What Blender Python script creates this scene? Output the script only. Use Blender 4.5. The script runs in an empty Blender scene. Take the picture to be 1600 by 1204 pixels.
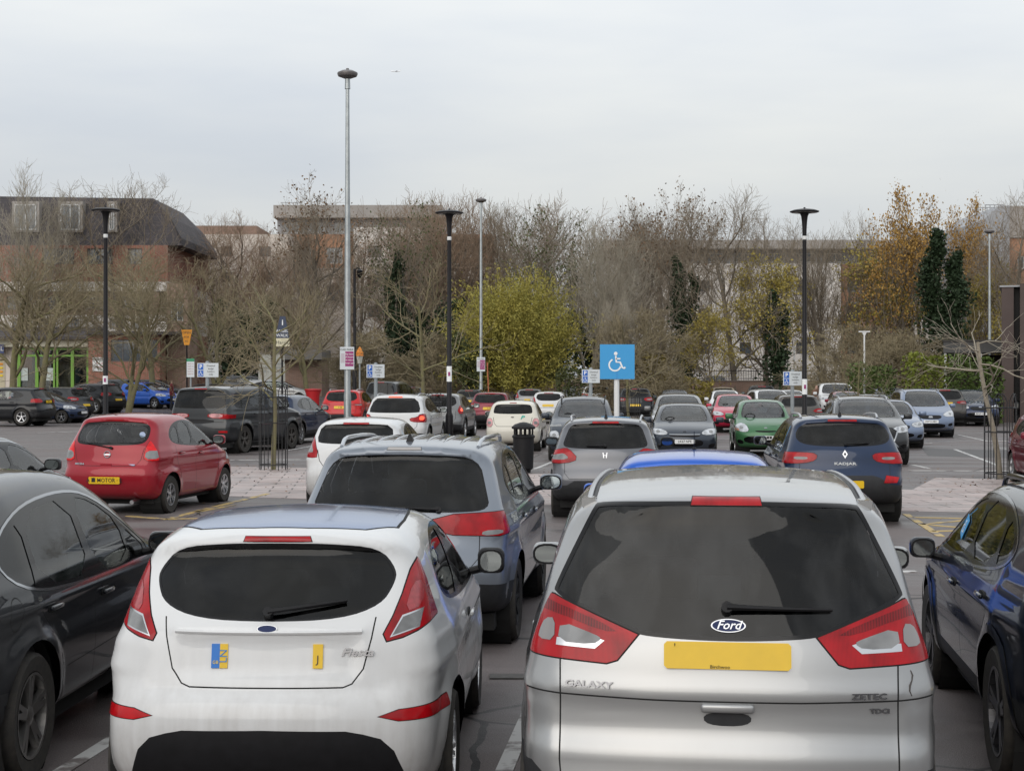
import bpy, bmesh, math, random
import numpy as np
from mathutils import Vector, Matrix
from math import radians, sin, cos, pi

# ---------------------------------------------------------------- camera, sky, sun, exposure
FPX, HZ, CAMH = 2450.0, 587.0, 2.2
SC = bpy.context.scene
COL = SC.collection
cam_d = bpy.data.cameras.new('camera')
cam = bpy.data.objects.new('camera', cam_d)
COL.objects.link(cam)
cam_d.sensor_width = 36.0
cam_d.lens = 36.0 * FPX / 1600.0
cam_d.shift_y = -(602.0 - HZ) / 1600.0
cam_d.clip_end = 20000
cam.location = (0, 0, CAMH)
cam.rotation_euler = (radians(90), 0, 0)
SC.camera = cam
SC.view_settings.view_transform = 'Standard'
SC.view_settings.look = 'None'
SC.view_settings.exposure = 0.0
SC.view_settings.gamma = 1.0
try:
    SC.cycles.max_bounces = 8
    SC.cycles.transparent_max_bounces = 24
    SC.cycles.caustics_reflective = False
    SC.cycles.caustics_refractive = False
except Exception:
    pass

SUN_EL, SUN_AZ = radians(24), radians(200)      # azimuth measured clockwise from +Y (behind the camera, to the left)
world = bpy.data.worlds.new('World')
SC.world = world
world.use_nodes = True
wt = world.node_tree
wt.nodes.clear()
def wn(t, **k):
    n = wt.nodes.new(t)
    for a, b in k.items():
        setattr(n, a, b)
    return n
w_out = wn('ShaderNodeOutputWorld')
w_bg = wn('ShaderNodeBackground')
w_bg.inputs['Strength'].default_value = 0.115
sky = wn('ShaderNodeTexSky', sky_type='NISHITA')
sky.sun_disc = False
sky.sun_elevation = SUN_EL
sky.sun_rotation = SUN_AZ
sky.air_density = 1.0
sky.dust_density = 3.0
tc = wn('ShaderNodeTexCoord')
mp = wn('ShaderNodeMapping')
mp.inputs['Scale'].default_value = (1.0, 1.0, 4.5)
mp.inputs['Rotation'].default_value = (0.10, 0.14, 0.3)
nz = wn('ShaderNodeTexNoise')
nz.inputs['Scale'].default_value = 2.3
nz.inputs['Detail'].default_value = 5
nz.inputs['Roughness'].default_value = 0.5
cr = wn('ShaderNodeValToRGB')
cr.color_ramp.elements[0].position = 0.36
cr.color_ramp.elements[0].color = (6.15, 6.5, 6.95, 1)
cr.color_ramp.elements[1].position = 0.66
cr.color_ramp.elements[1].color = (7.7, 7.8, 7.65, 1)
mx = wn('ShaderNodeMix', data_type='RGBA')
mx.inputs[0].default_value = 0.90
L_ = wt.links.new
L_(tc.outputs['Generated'], mp.inputs['Vector'])
L_(mp.outputs[0], nz.inputs['Vector'])
L_(nz.outputs[0], cr.inputs[0])
L_(sky.outputs[0], mx.inputs[6])
L_(cr.outputs[0], mx.inputs[7])
sz_ = wn('ShaderNodeSeparateXYZ')
L_(tc.outputs['Generated'], sz_.inputs[0])
gr = wn('ShaderNodeFloatCurve')          # an overcast sky brightens towards the zenith
c_ = gr.mapping.curves[0]
c_.points[0].location = (0, .39); c_.points[1].location = (1, .72)
c_.points.new(.10, .44); c_.points.new(.25, .565); c_.points.new(.55, .64)
gr.mapping.update()
gm = wn('ShaderNodeMath', operation='MULTIPLY'); gm.inputs[1].default_value = 2.0
vm = wn('ShaderNodeVectorMath', operation='SCALE')
L_(sz_.outputs[2], gr.inputs['Value'])
L_(gr.outputs[0], gm.inputs[0])
L_(mx.outputs[2], vm.inputs[0])
L_(gm.outputs[0], vm.inputs['Scale'])
L_(vm.outputs[0], w_bg.inputs['Color'])
L_(w_bg.outputs[0], w_out.inputs[0])
sun_d = bpy.data.lights.new('sun', 'SUN')
sun_d.energy = 1.25
sun_d.angle = radians(55)
sun_d.color = (1.0, 0.955, 0.89)
sun = bpy.data.objects.new('sun', sun_d)
COL.objects.link(sun)
_sd = Vector((sin(SUN_AZ) * cos(SUN_EL), cos(SUN_AZ) * cos(SUN_EL), sin(SUN_EL)))
sun.rotation_euler = _sd.to_track_quat('Z', 'Y').to_euler()

# ---------------------------------------------------------------- materials
MATS = {}
def mat(name, col=(.5, .5, .5), rough=.5, metal=0., coat=0., noise=None, bump=None, spec=.5, trans=0., emit=None, back=None, alpha=None):
    """plain procedural material; noise=(scale, amount) tints the colour, bump=(scale, strength)"""
    if name in MATS:
        return MATS[name]
    m = bpy.data.materials.new(name)
    m.use_nodes = True
    nt = m.node_tree
    b = nt.nodes['Principled BSDF']
    b.inputs['Base Color'].default_value = (*col, 1)
    b.inputs['Roughness'].default_value = rough
    b.inputs['Metallic'].default_value = metal
    b.inputs['Coat Weight'].default_value = coat
    b.inputs['Coat Roughness'].default_value = 0.04
    b.inputs['Specular IOR Level'].default_value = spec
    if emit:
        b.inputs['Emission Color'].default_value = (*emit[0], 1)
        b.inputs['Emission Strength'].default_value = emit[1]
    tcn = nt.nodes.new('ShaderNodeTexCoord')
    if noise:
        n = nt.nodes.new('ShaderNodeTexNoise')
        n.inputs['Scale'].default_value = noise[0]
        n.inputs['Detail'].default_value = 6
        n.inputs['Roughness'].default_value = .62
        r = nt.nodes.new('ShaderNodeValToRGB')
        r.color_ramp.elements[0].position = .3
        r.color_ramp.elements[1].position = .72
        c2 = noise[2] if len(noise) > 2 else tuple(c * (1 - noise[1]) for c in col)
        r.color_ramp.elements[0].color = (*c2, 1)
        r.color_ramp.elements[1].color = (*col, 1)
        nt.links.new(tcn.outputs['Object'], n.inputs['Vector'])
        nt.links.new(n.outputs[0], r.inputs[0])
        nt.links.new(r.outputs[0], b.inputs['Base Color'])
    if bump:
        n = nt.nodes.new('ShaderNodeTexNoise')
        n.inputs['Scale'].default_value = bump[0]
        n.inputs['Detail'].default_value = 4
        bp = nt.nodes.new('ShaderNodeBump')
        bp.inputs['Strength'].default_value = bump[1]
        bp.inputs['Distance'].default_value = .02
        nt.links.new(tcn.outputs['Object'], n.inputs['Vector'])
        nt.links.new(n.outputs[0], bp.inputs['Height'])
        nt.links.new(bp.outputs[0], b.inputs['Normal'])
    MATS[name] = m
    return m

def paint(name, col, metal=.0, flake=.0, rough=.32, dirt=.25, coat=1.0):
    """car paint: clear coat over colour, road film low on the body and water marks, dark inside"""
    key = 'paint_' + name
    if key in MATS:
        return MATS[key]
    m = bpy.data.materials.new(key)
    m.use_nodes = True
    nt = m.node_tree
    b = nt.nodes['Principled BSDF']
    lk = nt.links.new
    N = nt.nodes.new
    b.inputs['Metallic'].default_value = metal
    b.inputs['Roughness'].default_value = rough
    b.inputs['Coat Weight'].default_value = coat
    b.inputs['Coat IOR'].default_value = 1.38
    b.inputs['Specular IOR Level'].default_value = .12
    tcn = N('ShaderNodeTexCoord')
    sep = N('ShaderNodeSeparateXYZ')
    lk(tcn.outputs['Object'], sep.inputs[0])
    n1 = N('ShaderNodeTexNoise')
    n1.inputs['Scale'].default_value = 3.5
    n1.inputs['Detail'].default_value = 7
    n1.inputs['Roughness'].default_value = .7
    lk(tcn.outputs['Object'], n1.inputs['Vector'])
    mpn = N('ShaderNodeMapping')
    mpn.inputs['Scale'].default_value = (22, 22, 1.6)
    lk(tcn.outputs['Object'], mpn.inputs[0])
    n2 = N('ShaderNodeTexNoise')
    n2.inputs['Scale'].default_value = 1.0
    n2.inputs['Detail'].default_value = 5
    lk(mpn.outputs[0], n2.inputs['Vector'])
    # film of dirt thicker near the sills: a real coating, fixed to the car
    mr = N('ShaderNodeMapRange')
    mr.inputs['From Min'].default_value = 1.0
    mr.inputs['From Max'].default_value = 0.15
    mr.inputs['To Min'].default_value = .06
    mr.inputs['To Max'].default_value = 1.0
    lk(sep.outputs[2], mr.inputs[0])
    mu = N('ShaderNodeMath'); mu.operation = 'MULTIPLY'
    lk(mr.outputs[0], mu.inputs[0]); lk(n1.outputs[0], mu.inputs[1])
    mu2 = N('ShaderNodeMath'); mu2.operation = 'MULTIPLY'
    lk(mu.outputs[0], mu2.inputs[0]); lk(n2.outputs[0], mu2.inputs[1])
    mu3 = N('ShaderNodeMath'); mu3.operation = 'MULTIPLY'
    mu3.inputs[1].default_value = dirt * 4.0
    mu3.use_clamp = True
    lk(mu2.outputs[0], mu3.inputs[0])
    mix = N('ShaderNodeMix'); mix.data_type = 'RGBA'
    mix.inputs[6].default_value = (*col, 1)
    mix.inputs[7].default_value = (.20, .17, .14, 1)
    lk(mu3.outputs[0], mix.inputs[0])
    lk(mix.outputs[2], b.inputs['Base Color'])
    cr_ = N('ShaderNodeMapRange')
    cr_.inputs['To Min'].default_value = .02
    cr_.inputs['To Max'].default_value = .55
    lk(mu3.outputs[0], cr_.inputs[0])
    lk(cr_.outputs[0], b.inputs['Coat Roughness'])
    if flake:
        nf = N('ShaderNodeTexNoise')
        nf.inputs['Scale'].default_value = 900
        bp = N('ShaderNodeBump')
        bp.inputs['Strength'].default_value = flake
        bp.inputs['Distance'].default_value = .001
        lk(tcn.outputs['Object'], nf.inputs['Vector'])
        lk(nf.outputs[0], bp.inputs['Height'])
        lk(bp.outputs[0], b.inputs['Normal'])
    geo = N('ShaderNodeNewGeometry')
    dk = N('ShaderNodeBsdfDiffuse')
    dk.inputs[0].default_value = (.03, .03, .032, 1)
    ms = N('ShaderNodeMixShader')
    lk(geo.outputs['Backfacing'], ms.inputs[0])
    lk(b.outputs[0], ms.inputs[1])
    lk(dk.outputs[0], ms.inputs[2])
    lk(ms.outputs[0], nt.nodes['Material Output'].inputs[0])
    MATS[key] = m
    return m

def glassmat(name, tint, refl=1.0, grime=.12, ior=1.36):
    """tinted car glass: lets a tinted part of the light through, mirrors the rest, with a dusty film"""
    if name in MATS:
        return MATS[name]
    m = bpy.data.materials.new(name)
    m.use_nodes = True
    nt = m.node_tree
    nt.nodes.clear()
    N = nt.nodes.new
    lk = nt.links.new
    out = N('ShaderNodeOutputMaterial')
    tr = N('ShaderNodeBsdfTransparent'); tr.inputs[0].default_value = (*tint, 1)
    gl = N('ShaderNodeBsdfGlossy'); gl.inputs['Roughness'].default_value = .02
    gl.inputs[0].default_value = (refl, refl, refl, 1)
    fr = N('ShaderNodeFresnel'); fr.inputs[0].default_value = ior
    m1 = N('ShaderNodeMixShader')
    lk(fr.outputs[0], m1.inputs[0]); lk(tr.outputs[0], m1.inputs[1]); lk(gl.outputs[0], m1.inputs[2])
    tcn = N('ShaderNodeTexCoord')
    mpn = N('ShaderNodeMapping'); mpn.inputs['Scale'].default_value = (2.2, 2.2, .9)
    n = N('ShaderNodeTexNoise'); n.inputs['Scale'].default_value = 2.4; n.inputs['Detail'].default_value = 7
    n.inputs['Distortion'].default_value = .6
    lk(tcn.outputs['Object'], mpn.inputs[0]); lk(mpn.outputs[0], n.inputs['Vector'])
    mr = N('ShaderNodeMapRange')
    mr.inputs['From Min'].default_value = .42
    mr.inputs['From Max'].default_value = .75
    mr.inputs['To Min'].default_value = 0.
    mr.inputs['To Max'].default_value = grime
    lk(n.outputs[0], mr.inputs[0])
    df = N('ShaderNodeBsdfDiffuse'); df.inputs[0].default_value = (.42, .43, .44, 1)
    m2 = N('ShaderNodeMixShader')
    lk(mr.outputs[0], m2.inputs[0]); lk(m1.outputs[0], m2.inputs[1]); lk(df.outputs[0], m2.inputs[2])
    lk(m2.outputs[0], out.inputs[0])
    MATS[name] = m
    return m

def lampmat(name, col, ribs=60, axis=0, lit=0.):
    """moulded lamp lens: ribbed coloured plastic under a clear gloss"""
    if name in MATS:
        return MATS[name]
    m = bpy.data.materials.new(name)
    m.use_nodes = True
    nt = m.node_tree
    b = nt.nodes['Principled BSDF']
    N = nt.nodes.new
    lk = nt.links.new
    tcn = N('ShaderNodeTexCoord')
    w = N('ShaderNodeTexWave'); w.wave_type = 'BANDS'; w.bands_direction = 'XYZ'[axis]
    w.inputs['Scale'].default_value = ribs
    lk(tcn.outputs['Object'], w.inputs['Vector'])
    n = N('ShaderNodeTexNoise'); n.inputs['Scale'].default_value = 9
    lk(tcn.outputs['Object'], n.inputs['Vector'])
    ad = N('ShaderNodeMath'); ad.operation = 'MULTIPLY_ADD'
    ad.inputs[1].default_value = .45
    lk(w.outputs['Fac'], ad.inputs[0]); lk(n.outputs[0], ad.inputs[2])
    r = N('ShaderNodeValToRGB')
    r.color_ramp.elements[0].position = .3
    r.color_ramp.elements[0].color = (*[c * .35 for c in col], 1)
    r.color_ramp.elements[1].position = .95
    r.color_ramp.elements[1].color = (*[min(1, c * 1.5) for c in col], 1)
    lk(ad.outputs[0], r.inputs[0]); lk(r.outputs[0], b.inputs['Base Color'])
    b.inputs['Roughness'].default_value = .25
    b.inputs['Specular IOR Level'].default_value = .2
    b.inputs['Coat Weight'].default_value = .6
    b.inputs['Coat IOR'].default_value = 1.35
    b.inputs['Coat Roughness'].default_value = .03
    if lit:
        b.inputs['Emission Color'].default_value = (1, .12, .05, 1)
        b.inputs['Emission Strength'].default_value = lit
    MATS[name] = m
    return m

M_black = mat('black_plastic', (.012, .012, .014), .5, noise=(14, .4), spec=.25)
M_gloss = mat('gloss_black', (.005, .005, .006), .12, spec=.3)
M_trim = mat('charcoal_plastic', (.032, .033, .036), .6, noise=(9, .35), bump=(300, .1), spec=.3)
M_gap = mat('gap_shadow', (.004, .004, .004), .8)
M_seal = mat('rubber_seal', (.012, .012, .013), .55)
M_chrome = mat('chrome', (.40, .41, .43), .15, metal=1.)
M_alu = mat('brushed_aluminium', (.55, .56, .58), .3, metal=1.)
M_tyre = mat('tyre_rubber', (.022, .021, .02), .85, noise=(25, .3, (.045, .04, .034)))
M_well = mat('wheel_well', (.01, .01, .01), .95)
M_seat = mat('seat_cloth', (.035, .036, .04), .9, noise=(20, .3))
M_dash = mat('cabin_plastic', (.03, .03, .033), .7)
M_glass = glassmat('tinted_glass', (.68, .75, .75), grime=.08, ior=1.55)
M_priv = glassmat('privacy_glass', (.055, .062, .07), grime=.025)
M_clear = glassmat('clear_lamp_glass', (.8, .82, .85), grime=.03)
M_mirror = mat('mirror_glass', (.42, .46, .46), .03, metal=1.)
M_red = lampmat('red_lens', (.30, .002, .006))
M_redsm = lampmat('red_reflector', (.38, .003, .007), 140)
M_redlit = lampmat('red_lens_lit', (.7, .02, .02), 60, 0, 1.6)
M_white_lens = lampmat('clear_lens', (.20, .205, .21), 90)
M_pink_lens = lampmat('pale_pink_lens', (.55, .28, .29), 90)
M_head = lampmat('headlamp_lens', (.42, .44, .47), 35)
M_amber = lampmat('amber_lens', (.6, .2, .02), 50)
M_py = mat('plate_yellow', (.78, .50, .012), .35, noise=(6, .12))
M_pw = mat('plate_white', (.74, .75, .76), .35, noise=(6, .12))
M_ink = mat('plate_ink', (.012, .012, .012), .5)
M_blue_oval = mat('badge_blue', (.006, .018, .085), .3, spec=.2)

# ---------------------------------------------------------------- object helpers
def link(o, parent=None):
    COL.objects.link(o)
    if parent is not None:
        o.parent = parent
    return o
def tag(o, label=None, cat=None, group=None, kind=None):
    if label: o['label'] = label
    if cat: o['category'] = cat
    if group: o['group'] = group
    if kind: o['kind'] = kind
    return o
def empty(name, loc=(0, 0, 0), rz=0., label=None, cat=None, group=None):
    o = bpy.data.objects.new(name, None)
    o.empty_display_size = .2
    COL.objects.link(o)
    o.location = loc
    o.rotation_euler = (0, 0, rz)
    return tag(o, label, cat, group)
def mesh_obj(name, verts, faces, mats, parent=None, smooth=False, midx=None, normals=None):
    me = bpy.data.meshes.new(name)
    me.from_pydata([tuple(v) for v in verts], [], [tuple(int(i) for i in f) for f in faces])
    for m in (mats if isinstance(mats, (list, tuple)) else [mats]):
        me.materials.append(m)
    if midx is not None:
        me.polygons.foreach_set('material_index', np.asarray(midx, dtype=np.int32))
    if smooth:
        me.polygons.foreach_set('use_smooth', np.ones(len(me.polygons), dtype=bool))
    me.update()
    if normals is not None:
        me.normals_split_custom_set_from_vertices([tuple(n) for n in normals])
    o = bpy.data.objects.new(name, me)
    return link(o, parent)
class MB:
    """collects simple solids and links them as ONE mesh"""
    def __init__(s):
        s.v = []; s.f = []; s.mi = []; s.m = 0
    def add(s, vs, fs):
        b = len(s.v)
        s.v.extend(tuple(v) for v in vs)
        for f in fs:
            s.f.append(tuple(b + i for i in f)); s.mi.append(s.m)
    def box(s, x0, x1, y0, y1, z0, z1):
        s.add([(x0, y0, z0), (x1, y0, z0), (x1, y1, z0), (x0, y1, z0), (x0, y0, z1), (x1, y0, z1), (x1, y1, z1), (x0, y1, z1)],
              [(0, 3, 2, 1), (4, 5, 6, 7), (0, 1, 5, 4), (1, 2, 6, 5), (2, 3, 7, 6), (3, 0, 4, 7)])
    def tube(s, pts, rad, n=8, cap=True):
        pts = [Vector(p) for p in pts]
        if not isinstance(rad, (list, tuple)):
            rad = [rad] * len(pts)
        ref = None
        rings = []
        for i, p in enumerate(pts):
            d = (pts[min(i + 1, len(pts) - 1)] - pts[max(i - 1, 0)]).normalized()
            if ref is None:
                ref = Vector((0, 0, 1)) if abs(d.z) < .9 else Vector((1, 0, 0))
            u = d.cross(ref)
            if u.length < 1e-4: u = d.cross(Vector((0, 1, 0)))
            u.normalize(); w = u.cross(d); ref = w
            rings.append([p + (u * cos(2 * pi * k / n) + w * sin(2 * pi * k / n)) * rad[i] for k in range(n)])
        vs = [v for r in rings for v in r]
        fs = []
        for i in range(len(pts) - 1):
            for k in range(n):
                fs.append((i * n + k, i * n + (k + 1) % n, (i + 1) * n + (k + 1) % n, (i + 1) * n + k))
        if cap:
            fs.append(tuple(range(n - 1, -1, -1))); fs.append(tuple((len(pts) - 1) * n + k for k in range(n)))
        s.add(vs, [tuple(reversed(f)) for f in fs])
    def lathe(s, prof, n=24, c=(0, 0, 0), axis='z'):
        """prof = list of (radius, height)"""
        vs = []
        for r, h in prof:
            for k in range(n):
                a = 2 * pi * k / n
                p = (r * cos(a), r * sin(a), h)
                if axis == 'x': p = (h, r * cos(a), r * sin(a))
                elif axis == 'y': p = (r * sin(a), h, r * cos(a))
                vs.append((p[0] + c[0], p[1] + c[1], p[2] + c[2]))
        fs = []
        for i in range(len(prof) - 1):
            for k in range(n):
                fs.append((i * n + k, i * n + (k + 1) % n, (i + 1) * n + (k + 1) % n, (i + 1) * n + k))
        s.add(vs, fs)
    def prism(s, poly, t, M=None):
        """polygon in local xz extruded along y from 0 to t"""
        n = len(poly)
        vs = [Vector((p[0], 0, p[1])) for p in poly] + [Vector((p[0], t, p[1])) for p in poly]
        if M is not None: vs = [M @ v for v in vs]
        fs = [tuple(range(n)), tuple(range(2 * n - 1, n - 1, -1))] + [(i, i + n, (i + 1) % n + n, (i + 1) % n) for i in range(n)]
        s.add(vs, fs)
    def build(s, name, mats, parent=None, smooth=False, bevel=0.):
        o = mesh_obj(name, s.v, s.f, mats, parent, smooth, s.mi)
        if smooth:
            md = o.modifiers.new('split', 'EDGE_SPLIT'); md.split_angle = radians(38)
        return o
def rbox(name, c, size, r, m, parent, seg=2, fn=None, smooth=True):
    """bevelled box, optionally reshaped by fn(v)"""
    bm = bmesh.new()
    bmesh.ops.create_cube(bm, size=1)
    for v in bm.verts:
        v.co = Vector((v.co.x * size[0], v.co.y * size[1], v.co.z * size[2]))
    if fn is not None:
        for v in bm.verts: fn(v)
    bmesh.ops.bevel(bm, geom=list(bm.edges), offset=r, segments=seg, affect='EDGES', profile=.5)
    for v in bm.verts: v.co += Vector(c)
    me = bpy.data.meshes.new(name)
    bm.to_mesh(me); bm.free()
    me.materials.append(m)
    if smooth:
        me.polygons.foreach_set('use_smooth', np.ones(len(me.polygons), dtype=bool))
    return link(bpy.data.objects.new(name, me), parent)
_TXT = {}
def text_obj(name, s, size, m, parent, M, depth=.002, align='CENTER', bold=0., shear=0., sx=1.):
    """lettering as a mesh; M places its xy plane"""
    key = (s, size, depth, align, bold, shear)
    if key not in _TXT:
        cu = bpy.data.curves.new('t', 'FONT')
        cu.body = s; cu.size = size; cu.extrude = depth; cu.align_x = align; cu.align_y = 'CENTER'; cu.offset = bold
        cu.shear = shear; cu.resolution_u = 2
        o = bpy.data.objects.new('t', cu)
        COL.objects.link(o)
        dg = bpy.context.evaluated_depsgraph_get()
        me = bpy.data.meshes.new_from_object(o.evaluated_get(dg))
        bpy.data.objects.remove(o); bpy.data.curves.remove(cu)
        _TXT[key] = me
    me = _TXT[key].copy()
    me.name = name
    me.materials.clear(); me.materials.append(m)
    me.transform(M @ Matrix.Diagonal((sx, 1, 1, 1)))
    return link(bpy.data.objects.new(name, me), parent)
def kids(o):
    return [c for c in list(o.children)]
def copy_tree(o, parent=None, mats=None):
    """copy a thing with its parts and sub-parts; mats maps an old material to the copy's own"""
    c = o.copy()
    COL.objects.link(c)
    c.parent = parent
    if mats and o.type == 'MESH':
        for i, ms in enumerate(o.material_slots):
            if ms.material in mats:
                c.material_slots[i].link = 'OBJECT'
                c.material_slots[i].material = mats[ms.material]
    for ch in kids(o):
        copy_tree(ch, c, mats)
    return c
def gpt(px, s):
    """ground point under pixel column px where one metre measures s pixels of the 1600-px photograph"""
    return Vector(((px - 800.0) / s, FPX / s, 0.))
# ---------------------------------------------------------------- car bodies
def chaikin(p, it=2, closed=True):
    p = np.asarray(p, float)
    for _ in range(it):
        q = np.roll(p, -1, 0) if closed else p[1:]
        a = p if closed else p[:-1]
        n = np.empty((2 * len(a), 2))
        n[0::2] = a * .75 + q * .25
        n[1::2] = a * .25 + q * .75
        if not closed:
            n = np.vstack([p[:1], n, p[-1:]])
        p = n
    return p
def in_poly(pts, poly):
    x, y = pts[:, 0], pts[:, 1]
    ins = np.zeros(len(x), bool)
    n = len(poly)
    for i in range(n):
        x0, y0 = poly[i]; x1, y1 = poly[(i + 1) % n]
        if y0 == y1: continue
        c = ((y0 > y) != (y1 > y)) & (x < (x1 - x0) * (y - y0) / (y1 - y0) + x0)
        ins ^= c
    return ins
def seg_dist(pts, poly):
    d = np.full(len(pts), 1e9)
    n = len(poly)
    for i in range(n):
        a = np.asarray(poly[i]); b = np.asarray(poly[(i + 1) % n])
        ab = b - a
        t = np.clip(((pts - a) @ ab) / max(ab @ ab, 1e-12), 0, 1)
        q = pts - a - t[:, None] * ab
        d = np.minimum(d, np.einsum('ij,ij->i', q, q))
    return np.sqrt(d)
def inflate(poly, d):
    """push a polygon outwards by d"""
    p = np.asarray(poly, float)
    area = np.sum(p[:, 0] * np.roll(p[:, 1], -1) - np.roll(p[:, 0], -1) * p[:, 1])
    if area < 0: p = p[::-1]
    pr = p - np.roll(p, 1, 0); nx = np.roll(p, -1, 0) - p
    def nrm(v):
        v = v / np.maximum(np.linalg.norm(v, axis=1)[:, None], 1e-9)
        return np.stack([v[:, 1], -v[:, 0]], 1)
    n1, n2 = nrm(pr), nrm(nx)
    m = n1 + n2
    m /= np.maximum(np.linalg.norm(m, axis=1)[:, None], 1e-9)
    k = np.clip(1 / np.maximum(np.einsum('ij,ij->i', m, n1), .35), 1, 2.2)
    return p + m * (d * k)[:, None]
def table(pts, lo, hi, n=600, blur=.05):
    pts = sorted(pts)
    xs = np.linspace(lo, hi, n)
    ys = np.interp(xs, [p[0] for p in pts], [p[1] for p in pts])
    k = max(1, int(blur / ((hi - lo) / n)))
    ker = np.hanning(2 * k + 3)[1:-1]; ker /= ker.sum()
    ys = np.convolve(np.pad(ys, len(ker) // 2, mode='edge'), ker, 'same')[len(ker) // 2:-(len(ker) // 2)]
    return xs, ys
VDIR = {'rear': (0, 1, 0), 'front': (0, -1, 0), 'left': (1, 0, 0), 'right': (-1, 0, 0), 'top': (0, 0, -1)}   # direction of sight
VAX = {'rear': (0, 2), 'front': (0, 2), 'left': (1, 2), 'right': (1, 2), 'top': (0, 1)}
class Body:
    def __init__(s, sp):
        s.sp = sp
        s.L, s.W, s.H = sp['L'], sp['W'], sp['H']
        s.out = chaikin(sp['outline'], sp.get('smooth', 2))
        r = .0125
        s.r = r
        s.y0, s.z0 = -.45, -.2
        ny = int((s.L + .9) / r) + 1; nz = int((s.H + .6) / r) + 1
        yy, zz = np.meshgrid(s.y0 + np.arange(ny) * r, s.z0 + np.arange(nz) * r, indexing='ij')
        P = np.stack([yy.ravel(), zz.ravel()], 1)
        d = seg_dist(P, s.out)
        d[in_poly(P, s.out)] *= -1
        g = d.reshape(ny, nz)
        for _ in range(2):
            g = np.pad(g, 2, mode='edge')
            g = (g[:-4] + 2 * g[1:-3] + 3 * g[2:-2] + 2 * g[3:-1] + g[4:]) / 9
            g = (g[:, :-4] + 2 * g[:, 1:-3] + 3 * g[:, 2:-2] + 2 * g[:, 3:-1] + g[:, 4:]) / 9
        s.g = g
        s.st = table(sp['sect'], -.3, s.H + .5, blur=.018)
        s.pt = table(sp['plan'], -.5, s.L + .5, blur=.12)
    def F(s, p):
        sp = s.sp
        x, y, z = p[..., 0], p[..., 1], p[..., 2]
        ax = np.abs(x)
        w = .5 * s.W * np.interp(z, *s.st) * np.interp(y, *s.pt)
        # pressed shoulder line and sill hollow
        zb = sp['belt']
        zs = zb - .17 + .03 * (y - s.L / 2) / s.L * -1.
        d1 = (z - zs) / .035
        w = w + .012 * np.exp(-np.where(d1 > 0, d1 * .6, d1 * 1.6) ** 2) - .014 * np.exp(-((z - (zb - .30)) / .07) ** 2)
        for yw in sp['axles']:
            dd = np.sqrt((y - yw) ** 2 + (z - sp['wr']) ** 2)
            w = w + sp.get('flare', .02) * np.clip(1 - ((dd - sp['wr'] - .05) / .13) ** 2, 0, 1) ** 1.5
        q = np.clip(ax / np.maximum(w, .05), 0, 1.25)
        wr = np.clip(1 - y / (.30 * s.L), 0, 1); wr = wr * wr * (3 - 2 * wr)
        wf = np.clip(1 - (s.L - y) / (.42 * s.L), 0, 1); wf = wf * wf * (3 - 2 * wf)
        ye = y - sp.get('bow_r', .1) * q ** 2.4 * wr + sp.get('bow_f', .2) * q ** 2.2 * wf
        ze = z + sp.get('crown', .045) * q ** 2 * np.clip((z - .55) / .4, 0, 1)
        gy = np.clip((ye - s.y0) / s.r, 0, s.g.shape[0] - 1.001); gz = np.clip((ze - s.z0) / s.r, 0, s.g.shape[1] - 1.001)
        i, j = gy.astype(int), gz.astype(int); fy, fz = gy - i, gz - j
        g = s.g
        fs = (g[i, j] * (1 - fy) + g[i + 1, j] * fy) * (1 - fz) + (g[i, j + 1] * (1 - fy) + g[i + 1, j + 1] * fy) * fz
        fw = (ax - w) * .97
        for x0, x1, z0, z1, dep, ed in sp.get('recess', ()):
            mk = np.clip((ax - x0) / ed + .5, 0, 1) if x0 > 0 else 1.
            mk = mk * np.clip((x1 - ax) / ed + .5, 0, 1) * np.clip((z - z0) / ed + .5, 0, 1) * np.clip((z1 - z) / ed + .5, 0, 1)
            fs = fs + dep * mk * (y < s.L * .3)
        k = sp.get('k', .12)
        h = np.maximum(k - np.abs(fs - fw), 0) / k
        return np.maximum(fs, fw) + h * h * k * .25
    def grad(s, p):
        e = .018
        g = np.empty_like(p)
        for a in range(3):
            d = np.zeros(3); d[a] = e
            g[:, a] = s.F(p + d) - s.F(p - d)
        return g / np.maximum(np.linalg.norm(g, axis=1)[:, None], 1e-9)
    def march(s, o, d, tmax, step=.02):
        """first hit along d from outside"""
        n = int(tmax / step)
        ts = np.arange(n + 1) * step
        P = o[:, None, :] + d[:, None, :] * ts[None, :, None]
        f = s.F(P)
        hit = f < 0
        has = hit.any(1)
        k = np.where(has, hit.argmax(1), n)
        b = ts[k]; a = np.maximum(b - step, 0)
        for _ in range(14):
            m = (a + b) / 2
            fm = s.F(o + d * m[:, None])
            neg = fm < 0
            b = np.where(neg, m, b); a = np.where(neg, a, m)
        return o + d * b[:, None], has
    def surf(s, view, pts):
        """project 2-D points of a view onto the body"""
        pts = np.asarray(pts, float).reshape(-1, 2)
        n = len(pts); o = np.zeros((n, 3)); dv = np.array(VDIR[view], float)
        a, b = VAX[view]
        o[:, a] = pts[:, 0]; o[:, b] = pts[:, 1]
        if view == 'rear': o[:, 1] = -.4
        elif view == 'front': o[:, 1] = s.L + .4
        elif view == 'left': o[:, 0] = -1.4
        elif view == 'right': o[:, 0] = 1.4
        else: o[:, 2] = s.H + .3
        P, has = s.march(o, np.tile(dv, (n, 1)), 2.8)
        return P, s.grad(P)
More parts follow.
